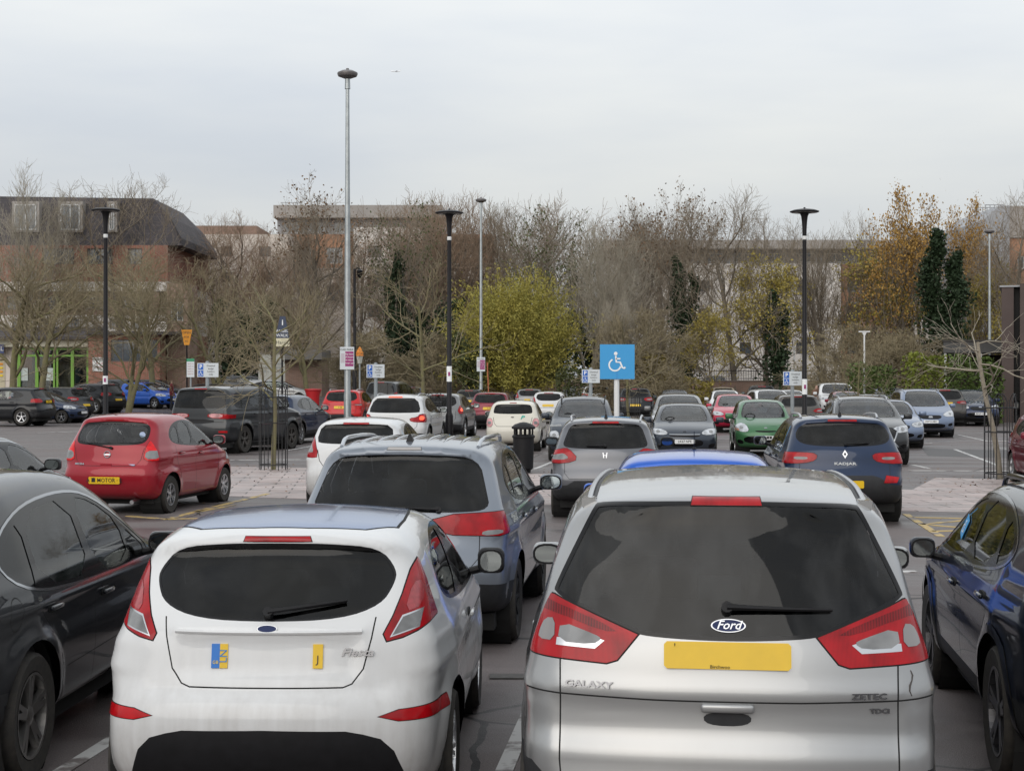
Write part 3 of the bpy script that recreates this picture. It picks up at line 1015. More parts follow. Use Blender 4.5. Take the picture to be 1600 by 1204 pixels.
# ---------------------------------------------------------------- car kinds
def sym(h):
    """mirror a half outline (x>=0, bottom centre to top centre) into a closed one"""
    return [(x, z) for x, z in h] + [(-x, z) for x, z in h[::-1] if x > 1e-6]
KINDS = {
 'hatch': dict(L=3.97, W=1.72, H=1.48, wr=.305, axles=(.76, 3.25), bow_r=.13, bow_f=.22, k=.13, belt=.97, cab=(.55, 3.1), mir_y=2.62,
    outline=[(.40, .20), (.10, .27), (.015, .42), (0, .60), (.03, .70), (.10, .78), (.125, .95), (.15, 1.05), (.28, 1.20), (.44, 1.37), (.37, 1.405), (.45, 1.45), (.9, 1.485), (1.5, 1.49), (2.05, 1.445), (2.95, 1.03), (3.1, .985), (3.6, .87), (3.86, .74), (3.96, .58), (3.95, .38), (3.86, .25), (3.6, .2)],
    sect=[(.1, .90), (.25, .95), (.45, .99), (.62, 1.0), (.8, .985), (.93, .97), (1.0, .93), (1.2, .85), (1.36, .775), (1.5, .70)],
    plan=[(-.3, .8), (0, .87), (.3, .955), (.8, 1), (3.1, 1), (3.6, .95), (3.97, .84), (4.3, .7)],
    dlo=[(.82, 1.12), (.98, 1.27), (1.35, 1.365), (1.85, 1.375), (2.2, 1.31), (2.72, 1.07), (2.86, .98), (2.6, .955), (1.7, .97), (1.0, 1.02)],
    panes=[[(.92, 1.12), (1.04, 1.23), (1.28, 1.30), (1.22, 1.02), (1.05, 1.04)], [(1.27, 1.02), (1.34, 1.33), (1.76, 1.345), (1.80, .99)], [(1.87, .99), (1.83, 1.345), (2.18, 1.285), (2.66, 1.06), (2.72, 1.0), (2.5, .98)]],
    rwin=sym([(0, 1.05), (.42, 1.06), (.56, 1.16), (.57, 1.24), (.50, 1.37), (.25, 1.39), (0, 1.39)]),
    wsc=sym([(0, .99), (.5, 1.0), (.66, 1.03), (.52, 1.40), (.3, 1.42), (0, 1.425)]),
    tail=[(.55, .93), (.72, .96), (.90, .99), (.90, 1.14), (.74, 1.27), (.66, 1.24)], tail_y=(-.1, .55),
    head=[(.42, .70), (.60, .66), (.95, .72), (.95, .82), (.70, .84), (.50, .79)], head_y=(3.35, 4.2),
    grille=sym([(0, .36), (.42, .37), (.50, .47), (.38, .56), (0, .57)]), grille2=sym([(0, .66), (.36, .68), (.38, .74), (0, .75)]),
    bump=sym([(0, .18), (.9, .18), (.9, .30), (.55, .46), (0, .49)]), pz=.84, fz=.50,
    doors=[[(1.86, .30), (1.83, .6), (1.84, .97)], [(2.86, .97), (2.92, .7), (2.86, .42), (2.7, .3)], [(1.02, 1.0), (.98, .82), (1.12, .66), (1.2, .45), (1.2, .3)]],
    handles=[(2.05, .85), (1.20, .88)], spl=(.22, 1.405, .025), gate=[(-.60, .99), (-.56, .82), (-.48, .73), (.48, .73), (.56, .82), (.60, .99)]),
 'suv': dict(L=4.45, W=1.84, H=1.61, wr=.355, axles=(.90, 3.55), bow_r=.13, bow_f=.22, k=.14, belt=1.06, cab=(.6, 3.4), mir_y=2.9, arch_trim=.055,
    outline=[(.45, .26), (.12, .33), (.015, .48), (0, .64), (.03, .74), (.10, .86), (.12, 1.05), (.16, 1.14), (.32, 1.34), (.46, 1.50), (.38, 1.535), (.48, 1.575), (1.0, 1.61), (1.9, 1.605), (2.45, 1.54), (3.25, 1.13), (3.4, 1.09), (4.0, .98), (4.3, .85), (4.43, .66), (4.43, .45), (4.3, .32), (4.1, .26)],
    sect=[(.1, .92), (.3, .955), (.55, .99), (.75, 1.0), (.95, .985), (1.03, .965), (1.1, .93), (1.3, .85), (1.5, .765), (1.65, .69)],
    plan=[(-.3, .8), (0, .865), (.3, .95), (.9, 1), (3.5, 1), (4.0, .95), (4.45, .83), (4.8, .7)],
    dlo=[(.80, 1.24), (.98, 1.37), (1.4, 1.475), (2.1, 1.49), (2.5, 1.42), (3.02, 1.16), (3.16, 1.07), (2.9, 1.045), (1.8, 1.06), (1.05, 1.13)],
    panes=[[(.90, 1.235), (1.0, 1.32), (1.26, 1.41), (1.22, 1.135), (1.1, 1.15)], [(1.28, 1.125), (1.34, 1.43), (1.98, 1.46), (2.02, 1.085)], [(2.09, 1.08), (2.05, 1.46), (2.46, 1.395), (2.96, 1.15), (3.02, 1.09), (2.8, 1.07)]],
    rwin=sym([(0, 1.13), (.5, 1.145), (.66, 1.23), (.66, 1.32), (.57, 1.49), (.3, 1.51), (0, 1.515)]),
    wsc=sym([(0, 1.085), (.5, 1.095), (.72, 1.13), (.58, 1.52), (.3, 1.54), (0, 1.545)]),
    tail=[(.42, .98), (.6, .93), (.98, .94), (.98, 1.10), (.70, 1.12), (.44, 1.08)], tail_y=(-.1, .50),
    head=[(.46, .80), (.60, .76), (1.0, .82), (1.0, .92), (.74, .94), (.50, .89)], head_y=(3.75, 4.7),
    grille=sym([(0, .42), (.50, .43), (.60, .52), (.48, .60), (0, .61)]), grille2=sym([(0, .70), (.40, .71), (.44, .86), (0, .87)]),
    bump=sym([(0, .2), (1.0, .2), (1.0, .52), (.62, .55), (.50, .62), (0, .63)]), bump_wrap=1, pz=.72, fz=.56,
    doors=[[(2.08, .42), (2.04, .7), (2.05, 1.06)], [(3.14, 1.05), (3.22, .8), (3.16, .5), (3.0, .42)], [(1.12, 1.12), (1.08, .9), (1.30, .75), (1.38, .5), (1.38, .42)]],
    handles=[(2.28, .93), (1.32, .96)], spl=(.22, 1.535, .028), gate=[(-.66, 1.0), (-.66, .74), (-.58, .65), (.58, .65), (.66, .74), (.66, 1.0)], sill=.44),
 'mpv': dict(L=4.82, W=1.88, H=1.74, wr=.33, axles=(.98, 3.83), bow_r=.12, bow_f=.28, k=.13, belt=1.05, cab=(.55, 3.7), mir_y=3.15,
    outline=[(.40, .2), (.10, .28), (.0, .42), (0, .66), (.04, .72), (.05, .86), (.09, 1.05), (.12, 1.14), (.24, 1.42), (.34, 1.62), (.30, 1.665), (.42, 1.705), (1.2, 1.74), (2.3, 1.735), (2.9, 1.65), (3.85, 1.14), (4.0, 1.08), (4.5, .92), (4.72, .76), (4.81, .58), (4.80, .38), (4.7, .27), (4.4, .2)],
    sect=[(.1, .90), (.3, .96), (.55, .99), (.75, 1.0), (.95, .975), (1.05, .955), (1.15, .92), (1.4, .84), (1.62, .75), (1.8, .66)],
    plan=[(-.3, .78), (0, .855), (.3, .93), (1.0, 1), (3.9, 1), (4.4, .94), (4.82, .80), (5.2, .65)],
    dlo=[(.62, 1.16), (.72, 1.50), (1.0, 1.575), (2.2, 1.60), (2.75, 1.53), (3.55, 1.15), (3.72, 1.04), (3.4, 1.03), (1.8, 1.05), (.8, 1.09)],
    panes=[[(.72, 1.16), (.80, 1.46), (1.2, 1.53), (1.22, 1.10)], [(1.30, 1.10), (1.28, 1.545), (2.2, 1.565), (2.24, 1.07)], [(2.32, 1.07), (2.28, 1.565), (2.72, 1.50), (3.46, 1.14), (3.52, 1.06)]],
    rwin=sym([(0, 1.13), (.36, 1.145), (.62, 1.22), (.70, 1.29), (.55, 1.63), (.3, 1.645), (0, 1.65)]),
    wsc=sym([(0, 1.09), (.5, 1.10), (.74, 1.15), (.58, 1.64), (.3, 1.66), (0, 1.665)]),
    tail=[(.6, 1.0), (1.0, .98), (1.0, 1.24), (.72, 1.26)], tail_y=(-.1, .42),
    head=[(.44, .80), (.58, .74), (1.0, .78), (1.0, .93), (.80, .98), (.52, .88)], head_y=(4.0, 5.2),
    grille=sym([(0, .34), (.44, .35), (.54, .42), (.46, .50), (0, .51)]), grille2=sym([(0, .66), (.34, .67), (.42, .80), (0, .81)]),
    bump=sym([(0, .16), (1.0, .16), (1.0, .26), (0, .30)]), pz=.98, fz=.58,
    doors=[[(2.3, .30), (2.26, .7), (2.28, 1.05)], [(3.70, 1.04), (3.70, .7), (3.5, .42), (3.35, .3)], [(1.27, 1.06), (1.25, .8), (1.42, .62), (1.5, .4), (1.5, .3)]],
    handles=[(2.55, .93), (1.5, .96)], spl=(.16, 1.672, .026), gate=[(-.68, 1.0), (-.68, .66), (.68, .66), (.68, 1.0)]),
 'boxy': dict(L=4.95, W=1.98, H=1.84, wr=.39, axles=(1.02, 3.94), bow_r=.08, bow_f=.16, k=.12, belt=1.2, cab=(.5, 3.8), mir_y=3.25, arch_trim=.03,
    outline=[(.40, .3), (.08, .38), (0, .52), (0, .78), (.05, .88), (.06, 1.2), (.12, 1.5), (.22, 1.70), (.16, 1.74), (.28, 1.80), (1.2, 1.84), (2.5, 1.835), (2.95, 1.77), (3.70, 1.28), (3.85, 1.24), (4.6, 1.14), (4.86, 1.0), (4.93, .75), (4.92, .5), (4.8, .36), (4.6, .3)],
    sect=[(.1, .93), (.4, .97), (.7, 1.0), (1.0, .99), (1.2, .97), (1.3, .94), (1.6, .88), (1.75, .82), (1.9, .74)],
    plan=[(-.3, .9), (0, .93), (.3, .975), (.9, 1), (4.1, 1), (4.6, .96), (4.95, .88), (5.3, .8)],
    dlo=[(.45, 1.26), (.52, 1.60), (.75, 1.67), (2.5, 1.70), (2.85, 1.64), (3.42, 1.28), (3.50, 1.19), (3.2, 1.18), (.8, 1.2)],
    panes=[[(.55, 1.26), (.60, 1.57), (1.3, 1.63), (1.3, 1.24)], [(1.40, 1.23), (1.40, 1.63), (2.28, 1.66), (2.32, 1.22)], [(2.42, 1.22), (2.38, 1.66), (2.82, 1.60), (3.34, 1.27), (3.38, 1.22)]],
    rwin=sym([(0, 1.22), (.60, 1.23), (.72, 1.30), (.68, 1.66), (.5, 1.70), (0, 1.705)]),
    wsc=sym([(0, 1.26), (.6, 1.27), (.80, 1.30), (.68, 1.72), (.4, 1.745), (0, 1.75)]),
    tail=[(.48, 1.0), (1.05, .98), (1.05, 1.12), (.48, 1.13)], tail_y=(-.1, .48),
    head=[(.56, .96), (1.05, .96), (1.05, 1.08), (.56, 1.08)], head_y=(4.4, 5.2),
    grille=sym([(0, .52), (.6, .53), (.6, .66), (0, .67)]), grille2=sym([(0, .86), (.5, .87), (.52, 1.06), (0, 1.07)]),
    bump=sym([(0, .25), (1.1, .25), (1.1, .56), (0, .60)]), bump_wrap=1, pz=.90, fz=.72,
    doors=[[(2.36, .45), (2.36, 1.18)], [(3.46, 1.18), (3.5, .9), (3.4, .5), (3.3, .45)], [(1.36, 1.2), (1.36, .9), (1.5, .7), (1.52, .45)]],
    handles=[(2.55, 1.06), (1.6, 1.06)], spl=(.2, 1.75, .025), gate=[(-.78, 1.16), (-.78, .86), (.78, .86), (.78, 1.16)], sill=.46),
 'estate': dict(L=4.6, W=1.80, H=1.47, wr=.315, axles=(.95, 3.65), bow_r=.13, bow_f=.24, k=.13, belt=.97, cab=(.6, 3.5), mir_y=2.95,
    outline=[(.45, .2), (.12, .27), (.01, .42), (0, .60), (.03, .7), (.10, .80), (.12, .98), (.18, 1.06), (.42, 1.28), (.55, 1.36), (.50, 1.40), (.65, 1.43), (1.3, 1.47), (2.1, 1.465), (2.6, 1.41), (3.4, 1.02), (3.55, .97), (4.2, .86), (4.48, .72), (4.58, .56), (4.57, .38), (4.46, .26), (4.2, .2)],
    sect=[(.1, .90), (.25, .95), (.45, .99), (.62, 1.0), (.8, .985), (.93, .97), (1.0, .93), (1.2, .84), (1.36, .76), (1.5, .69)],
    plan=[(-.3, .8), (0, .86), (.35, .95), (.9, 1), (3.6, 1), (4.2, .95), (4.6, .82), (4.9, .7)],
    dlo=[(.72, 1.08), (1.0, 1.25), (1.5, 1.345), (2.2, 1.36), (2.65, 1.29), (3.2, 1.06), (3.34, .98), (3.1, .955), (1.8, .97), (.95, 1.01)],
    panes=[[(.86, 1.08), (1.06, 1.20), (1.36, 1.28), (1.32, 1.02), (1.0, 1.035)], [(1.40, 1.015), (1.44, 1.295), (2.06, 1.33), (2.10, .99)], [(2.18, .99), (2.14, 1.33), (2.6, 1.27), (3.12, 1.04), (3.16, .99)]],
    rwin=sym([(0, 1.04), (.5, 1.05), (.62, 1.11), (.62, 1.18), (.54, 1.33), (.3, 1.36), (0, 1.365)]),
    wsc=sym([(0, .985), (.5, .995), (.70, 1.03), (.55, 1.39), (.3, 1.405), (0, 1.41)]),
    tail=[(.46, .88), (.95, .86), (.95, 1.0), (.60, 1.02)], tail_y=(-.1, .50),
    head=[(.44, .70), (.60, .64), (1.0, .70), (1.0, .80), (.74, .82), (.50, .78)], head_y=(3.9, 4.9),
    grille=sym([(0, .34), (.46, .35), (.54, .43), (.42, .48), (0, .49)]), grille2=sym([(0, .58), (.36, .59), (.42, .72), (0, .73)]),
    bump=sym([(0, .16), (1.0, .16), (1.0, .27), (0, .34)]), pz=.80, fz=.50,
    doors=[[(2.16, .30), (2.13, .6), (2.14, .97)], [(3.32, .96), (3.36, .7), (3.2, .42), (3.1, .3)], [(1.28, 1.0), (1.28, .8), (1.45, .6), (1.5, .35)]],
    handles=[(2.38, .84), (1.5, .86)], spl=(.2, 1.40, .022), gate=[(-.66, .9), (-.64, .72), (.64, .72), (.66, .9)]),
}
def kind(k, paintm, L=None, W=None, H=None, **o):
    """spec of one car: a kind resized to its length, width and height, with its own lamps, grille and trim"""
    K = KINDS[k]
    L = L or K['L']; W = W or K['W']; H = H or K['H']
    fx, fy, fz = W / K['W'], L / K['L'], H / K['H']
    X2 = lambda p: [(a * fx, b * fz) for a, b in p]
    Y2 = lambda p: [(a * fy, b * fz) for a, b in p]
    wr = o.get('wr', K['wr'])
    ax = o.get('axles', tuple(a * fy for a in K['axles']))
    g = lambda n: o.get(n)
    outline = g('outline') or Y2(K['outline'])
    sp = dict(L=L, W=W, H=H, paint=paintm, wr=wr, axles=ax, outline=outline,
              sect=g('sect') or [(a * fz, b) for a, b in K['sect']], plan=g('plan') or [(a * fy, b) for a, b in K['plan']],
              bow_r=K['bow_r'], bow_f=K['bow_f'], k=K['k'], belt=K['belt'] * fz, cab=tuple(c * fy for c in K['cab']), mir_y=K['mir_y'] * fy,
              dlo=g('dlo') or Y2(K['dlo']), panes=g('panes') or [Y2(p) for p in K['panes']], arch_trim=K.get('arch_trim', 0),
              handles=[(a * fy, b * fz) for a, b in K['handles']])
    if not g('no_rwin'): sp['rwin'] = g('rwin') or X2(K['rwin'])
    sp['wsc'] = g('wsc') or X2(K['wsc'])
    sp['rear_panes'] = 1
    lines = [('side', Y2(l), False) for l in K['doors']] if not g('lines') else []
    if not g('lines'): lines.append(('rear', X2(K['gate']), False))
    sp['lines'] = g('lines') or lines
    inl = []
    bands = list(g('bands') or [])
    lowm = g('low_mat') or M_trim
    if K.get('sill') and not g('no_sill'):
        bands.append(('sill_cladding', lowm, ('left', 'right'), [(-.2, -.1), (L + .2, -.1), (L + .2, K['sill'] * fz), (-.2, K['sill'] * fz)]))
    if not g('no_bump'):
        bands.append(('bumper_insert', lowm, ('rear',), g('bump') or X2(K['bump']), (-.2, ax[0] * .8)))
        if K.get('bump_wrap'):
            bands.append(('bumper_insert', lowm, ('front',), X2(sym([(0, .2), (1.05, .2), (1.05, .42), (0, .38)])), (L * .7, L + 1)))
    if not g('no_tail'):
        tl = g('tail') or X2(K['tail'])
        ty = g('tail_y') or (K['tail_y'][0], K['tail_y'][1] * fy)
        inl.append(('tail_light', g('tail_mat') or M_red, 'rear', tl, ty, True, 1, .006))
        c = np.mean(tl, 0)
        ins = g('tail_in')
        if ins is None: ins = [(c[0] + (x - c[0]) * .5, c[1] - .01 + (z - c[1]) * .42) for x, z in tl]
        if ins: inl.append(('tail_light_insert', g('tail_in_mat') or M_white_lens, 'rear', ins, ty, True, 1, 0, .004))
    if g('front', ) is not False:
        hy = (K['head_y'][0] * fy, K['head_y'][1] * fy + .5)
        hd = g('head') or X2(K['head'])
        inl.append(('headlight', M_head, 'front', hd, hy, True, 1, .007))
        c = np.mean(hd, 0)
        inl.append(('headlight_reflector', M_white_lens, 'front', [(c[0] + .055 * cos(t), c[1] + .04 * sin(t)) for t in np.linspace(0, 2 * pi, 9)[:-1]], hy, True, 0, 0, .005))
        for gk in ('grille', 'grille2'):
            gg = g(gk)
            if gg is None: gg = X2(K[gk])
            if gg: inl.append(('grille', g('grille_mat') or M_gloss, 'front', gg, (L * .7, L + 1), False, 1, 0, -.008))
        if g('grille_bar'):
            inl.append(('grille_bar', M_chrome, 'front', sym(g('grille_bar')), (L * .7, L + 1), False, 0, 0, .006))
        if g('fog') is not False:
            fz_ = K['fz'] * fz - .12
            inl.append(('fog_light', M_gloss, 'front', [(.60 * fx, fz_ - .05), (.76 * fx, fz_ - .05), (.80 * fx, fz_ + .07), (.64 * fx, fz_ + .05)], (L * .7, L + 1), True, 1, 0, -.004))
    if g('spl') is not False:
        w, z, h = g('spl') or (K['spl'][0] * fx, K['spl'][1] * fz, K['spl'][2])
        inl.append(('high_brake_light', g('spl_mat') or M_red, 'rear', [(-w, z - h * .7), (w, z - h * .7), (w * .95, z + h * .3), (-w * .95, z + h * .3)], (-.1, L * .3), False, 0, .004, .003))
    inl += list(g('inlays') or [])
    sp['inlays'] = inl
    sp['bands'] = bands
    pl = []
    if g('plate', ) is not False: pl.append(('p', 'rear', g('pz') or K['pz'] * fz, M_py, g('plate')))
    if g('fplate') is not False and g('front') is not False: pl.append(('p', 'front', g('fz') or K['fz'] * fz, M_pw, g('fplate')))
    sp['plates'] = pl
    for a in ('recess', 'res', 'hero', 'flare', 'crown', 'bow_r', 'bow_f', 'k', 'belt', 'cab', 'mir_y', 'mir_z', 'mir_mat', 'mir_size', 'handles', 'handle_mat', 'rails', 'rail_mat', 'wiper', 'aerial', 'extras',
              'rear_glass', 'side_glass', 'rear_side_glass', 'dlo_mat', 'dlo_chrome', 'arch_trim', 'arch_mat', 'spokes', 'rimmat', 'rimr', 'twin', 'seatmat', 'seats', 'rear_panes', 'frit', 'track', 'arch', 'smooth', 'cabin', 'zc', 'fin_mat'):
        if a in o: sp[a] = o[a]
    return sp

M_letter = mat('letter_chrome', (.20, .20, .21), .25, metal=.9)
# ---------------------------------------------------------------- badges and lettering on the bodies
def badge(shape, view, x, z, size, m=None, ink=None, txt=None, name='badge'):
    def fn(B, root, sp):
        P, N = B.surf(view, [(x, z + size * .3), (x, z - size * .3)])
        tl = math.atan2(P[0, 1] - P[1, 1], P[0, 2] - P[1, 2])
        sg = -1 if view == 'rear' else 1
        M = Matrix.Translation((x, (P[0, 1] + P[1, 1]) / 2 + sg * .003, z)) @ Matrix.Rotation(-tl, 4, 'X')
        R = plateM(view, (0, sg * .010, 0))
        b = MB()
        D = Matrix.Translation((0, -.006 if view == 'rear' else -.004, 0))
        if shape == 'oval':
            e = [(size * cos(t), size * .40 * sin(t)) for t in np.linspace(0, 2 * pi, 33)[:-1]]
            b.prism(e, .010, M @ D)
            o = b.build(name, M_chrome, root)
            b = MB(); b.prism([(p[0] * .92, p[1] * .86) for p in e], .010, M @ D @ Matrix.Translation((0, sg * .0015, 0)))
            q = b.build('badge_face', m or M_blue_oval, o)
            if txt: text_obj('lettering', txt, size * .72, M_chrome, o, M @ R, .0012, shear=.35, bold=.0005)
        elif shape == 'diamond':
            def dm(k): return [(0, size * k), (size * .62 * k, 0), (0, -size * k), (-size * .62 * k, 0)]
            b.prism(dm(1), .012, M @ D); b.m = 0
            o = b.build(name, M_chrome, root)
            b = MB(); b.prism(dm(.45), .012, M @ D @ Matrix.Translation((0, sg * .001, 0))); b.build('badge_face', sp['paint'], o)
        elif shape == 'ring':
            ts = np.linspace(0, 2 * pi, 25)
            b.tube([M @ Vector((size * cos(t), sg * .004, size * sin(t))) for t in ts], size * .16, 6, False)
            b.prism([(-size * 1.15, -size * .2), (size * 1.15, -size * .2), (size * 1.15, size * .2), (-size * 1.15, size * .2)], .008, M @ D @ Matrix.Translation((0, sg * .003, 0)))
            o = b.build(name, M_chrome, root)
        elif shape == 'hbox':
            s_ = size
            b.prism([(-s_ * .9, s_), (-s_ * .55, s_), (-s_ * .42, s_ * .1), (s_ * .42, s_ * .1), (s_ * .55, s_), (s_ * .9, s_), (s_ * .62, -s_), (s_ * .3, -s_), (s_ * .38, -s_ * .15), (-s_ * .38, -s_ * .15), (-s_ * .3, -s_), (-s_ * .62, -s_)], .008, M @ D)
            o = b.build(name, M_chrome, root)
        elif shape == 'star':
            for a in (0, 60, 120) if txt == 'triple' else (0, 90):
                RR = Matrix.Rotation(radians(a), 4, 'Y')
                b.prism([(0, size), (size * .28, size * .5), (0, 0), (-size * .28, size * .5)], .008, M @ D @ RR @ (Matrix.Identity(4)))
                b.prism([(0, size), (size * .28, size * .5), (0, 0), (-size * .28, size * .5)], .008, M @ D @ RR @ Matrix.Rotation(radians(180 if txt != 'triple' else 120), 4, 'Y'))
            o = b.build(name, M_chrome, root)
        else:
            b.prism([(-size, -size * .55), (size, -size * .55), (size * .8, size * .55), (-size * .8, size * .55)], .008, M @ D)
            o = b.build(name, m or M_chrome, root)
    return fn
def script(view, s, x, z, size, m=None, bold=.0012, shear=0., align='CENTER', sx=1.3, name='lettering'):
    def fn(B, root, sp):
        P, N = B.surf(view, [(x, z + size * .45), (x, z - size * .45), (x - .05, z), (x + .05, z), (x, z)])
        tl = math.atan2(P[0, 1] - P[1, 1], P[0, 2] - P[1, 2])
        yaw = math.atan2(P[3, 1] - P[2, 1], .1)
        M = Matrix.Translation((x, min(P[4, 1], (P[0, 1] + P[1, 1]) / 2) - .006, z)) @ Matrix.Rotation(yaw, 4, 'Z') @ Matrix.Rotation(-tl, 4, 'X') @ plateM(view, (0, 0, 0))
        text_obj(name, s, size, m or M_letter, root, M, .002, align, bold, shear, sx)
    return fn
# ---------------------------------------------------------------- the big cars
P_silver = paint('silver', (.37, .375, .38), metal=.7, rough=.34, dirt=.10)
P_white = paint('white', (.67, .68, .69), rough=.35, dirt=.36)
P_greym = paint('grey_metal', (.20, .225, .265), metal=.35, rough=.3, dirt=.10)
P_black = paint('black', (.006, .008, .012), rough=.3, dirt=.04)
P_navy = paint('navy', (.004, .0075, .017), metal=.0, rough=.3, dirt=.05)
P_red = paint('red', (.30, .012, .022), metal=.2, rough=.3, dirt=.05)
P_blue = paint('bright_blue', (.012, .10, .50), metal=.2, rough=.28, dirt=.04)
M_glassroof = mat('blue_glass_roof', (.09, .17, .36), .14, metal=.5, coat=.4, noise=(3, .12))
M_mottled = glassmat('mottled_rear_glass', (.09, .10, .11), grime=.07)  # patchy grey film also paints in the mottled cloud reflection on this glass
M_priv2 = glassmat('dark_rear_glass', (.12, .13, .145), grime=.03)

def fiesta_extras(B, root, sp):
    # wipe-clean recess step above the plate and the two ends of the masked plate
    P, N = B.surf('rear', [(x, 1.0) for x in np.linspace(-.44, .44, 12)])
    s = MB(); s.tube([p + n * .001 for p, n in zip(P, N)], .011, 6); s.build('tailgate_trim', sp['paint'], root, True)
    for x0, x1, m in ((-.262, -.222, mat('plate_blue', (.01, .16, .55), .4)), (-.222, -.185, M_py), (.215, .262, M_py)):
        P, N = B.surf('rear', [((x0 + x1) / 2, .93), ((x0 + x1) / 2, .85)])
        tl = math.atan2(P[0, 1] - P[1, 1], P[0, 2] - P[1, 2])
        M = Matrix.Translation((0, (P[0, 1] + P[1, 1]) / 2 - .008, .89)) @ Matrix.Rotation(-tl, 4, 'X')
        b = MB(); b.prism([(x0, -.056), (x1, -.056), (x1, .056), (x0, .056)], .006, M)
        o = b.build('number_plate_end', m, root)
        if m is not M_py:
            text_obj('lettering', 'GB', .022, mat('gold_ink', (.75, .55, .1), .4), o, M @ plateM('rear', ((x0 + x1) / 2, -.002, -.03)), .0005)
        elif x0 < 0:
            text_obj('lettering', 'LN', .05, mat('blue_ink', (.02, .2, .5), .4), o, M @ plateM('rear', ((x0 + x1) / 2, -.002, 0)) @ Matrix.Rotation(pi / 2, 4, 'Z'), .0005)
        else:
            text_obj('lettering', 'J', .05, M_ink, o, M @ plateM('rear', ((x0 + x1) / 2, -.002, -.015)), .0005)
sp = kind('hatch', P_white, res=.035, hero=1, fplate=False, plate=False, wr=.31, tail_mat=M_red,
    tail=[(.52, .945), (.66, .975), (.80, 1.05), (.80, 1.10), (.70, 1.29), (.655, 1.31), (.60, 1.10)], tail_y=(-.1, .60),
    tail_in=[],
    rwin=sym([(0, 1.045), (.34, 1.055), (.52, 1.11), (.575, 1.20), (.58, 1.26), (.49, 1.365), (.25, 1.385), (0, 1.39)]), frit=.012, rear_glass=M_priv,
    dlo=[(.80, 1.14), (.95, 1.29), (1.3, 1.375), (1.8, 1.385), (2.2, 1.315), (2.75, 1.08), (2.92, .975), (2.6, .95), (1.7, .97), (1.0, 1.03)],
    panes=[[(.86, 1.13), (.99, 1.26), (1.3, 1.345), (1.68, 1.355), (1.62, 1.0), (1.05, 1.045)], [(1.70, .995), (1.76, 1.36), (2.18, 1.29), (2.70, 1.065), (2.80, .985), (2.5, .97)]], dlo_chrome=False,
    bump=sym([(0, .14), (.66, .14), (.645, .34), (.60, .46), (.54, .52), (.46, .545), (.38, .562), (0, .570)]), low_mat=M_black,
    lines=[('rear', [(-.50, 1.06), (-.485, .97), (-.45, .83), (-.40, .765), (-.36, .75), (.36, .75), (.40, .765), (.45, .83), (.485, .97), (.50, 1.06)], False),
           ('side', [(1.66, .30), (1.60, .6), (1.64, .97)], False), ('side', [(2.90, .97), (2.96, .7), (2.9, .42), (2.7, .3)], False)],
    recess=[(0, .42, .80, .965, .015, .05), (0, .47, .985, 1.03, -.008, .04), (0, .56, .715, .755, .010, .045)],
    inlays=[('reflector', M_redsm, 'rear', [(.53, .622), (.62, .60), (.88, .595), (.88, .655), (.62, .648)], (-.1, .50), True, 0, .004),
            ('tail_light_trim', M_alu, 'rear', [(.568, .968), (.70, 1.005), (.712, 1.085), (.62, 1.062)], (-.1, .6), True, 0, 0, .004),
            ('tail_light_insert', M_white_lens, 'rear', [(.578, .976), (.694, 1.010), (.704, 1.077), (.624, 1.054)], (-.1, .6), True, 0, 0, .005),
            ('tail_light_reflector', mat('pale_red_lens', (.42, .035, .045), .25, coat=.5, noise=(40, .4)), 'rear', [(.628, 1.072), (.708, 1.095), (.70, 1.20), (.655, 1.20)], (-.1, .6), True, 1, 0, .005),
            ('glass_roof', M_glassroof, 'top', [(-.54, .62), (0, .50), (.54, .62), (.55, 1.2), (.49, 2.05), (0, 2.12), (-.49, 2.05), (-.55, 1.2)], None, False, 1, .014, .002)],
    handles=[(1.85, .845)], wiper=((0.0, 1.075), (.36, 1.125)), mir_mat=M_black, mir_size=(.17, .16), spokes=7, twin=True, mir_y=2.70, plan=[(-.3, .74), (0, .815), (.3, .925), (.8, .995), (1.2, 1), (3.1, 1), (3.6, .95), (3.97, .84), (4.3, .7)], spl=(.165, 1.412, .022),
    extras=[fiesta_extras, badge('oval', 'rear', 0, 1.015, .048), script('rear', 'Fiesta', .42, .905, .05, shear=.3)])
c = build_car(sp, 'hatchback_car', 'white three-door hatchback with blue glass roof and masked number plate, beside the silver people carrier')
place(c, 409, 340, 1.6)

def galaxy_extras(B, root, sp):
    P, N = B.surf('rear', [(0, .835), (0, .79)])
    y = P[0, 1]
    rb = rbox('tailgate_handle', (0, y - .012, .838), (.215, .03, .036), .01, P_silver, root, 2)
    b = MB()
    b.prism([(p[0], p[1]) for p in chaikin([(-.10, .82), (.10, .82), (.092, .765), (-.092, .765)], 2)], .012, Matrix.Translation((0, P[1, 1] - .004, 0)))
    b.build('handle_recess', M_trim, root)
    for sd in (-1, 1):
        ts = np.linspace(0, 1, 12)
        P, N = B.surf('top', [(sd * (.60 + .02 * sin(pi * t)), .55 + 2.2 * t) for t in ts])
        r = MB(); r.tube([p + np.array((0, 0, .006)) for p in P], .014, 8); r.build('roof_rail', M_alu, root, True)
        r = MB(); r.tube([p + np.array((sd * -.025, 0, .004)) for p in P], .012, 6); r.build('rail_seal', M_seal, root, True)
        b = MB(); p = P[0]; b.box(p[0] - .03, p[0] + .03, p[1] - .06, p[1] + .08, p[2] - .02, p[2] + .018)
        b.build('rail_foot', P_silver, root)
    # crumpled dent panel below the right lamp
    P, N = B.surf('rear', [(.752 + .008 * sin(k * 1.3), .985 - k * .020) for k in range(6)])
    d = MB(); d.tube([p + n * .0005 for p, n in zip(P, N)], [.002, .004, .003, .005, .003, .002], 5)
    d.build('scratch', mat('bare_metal', (.10, .09, .085), .5, metal=.6), root, True)
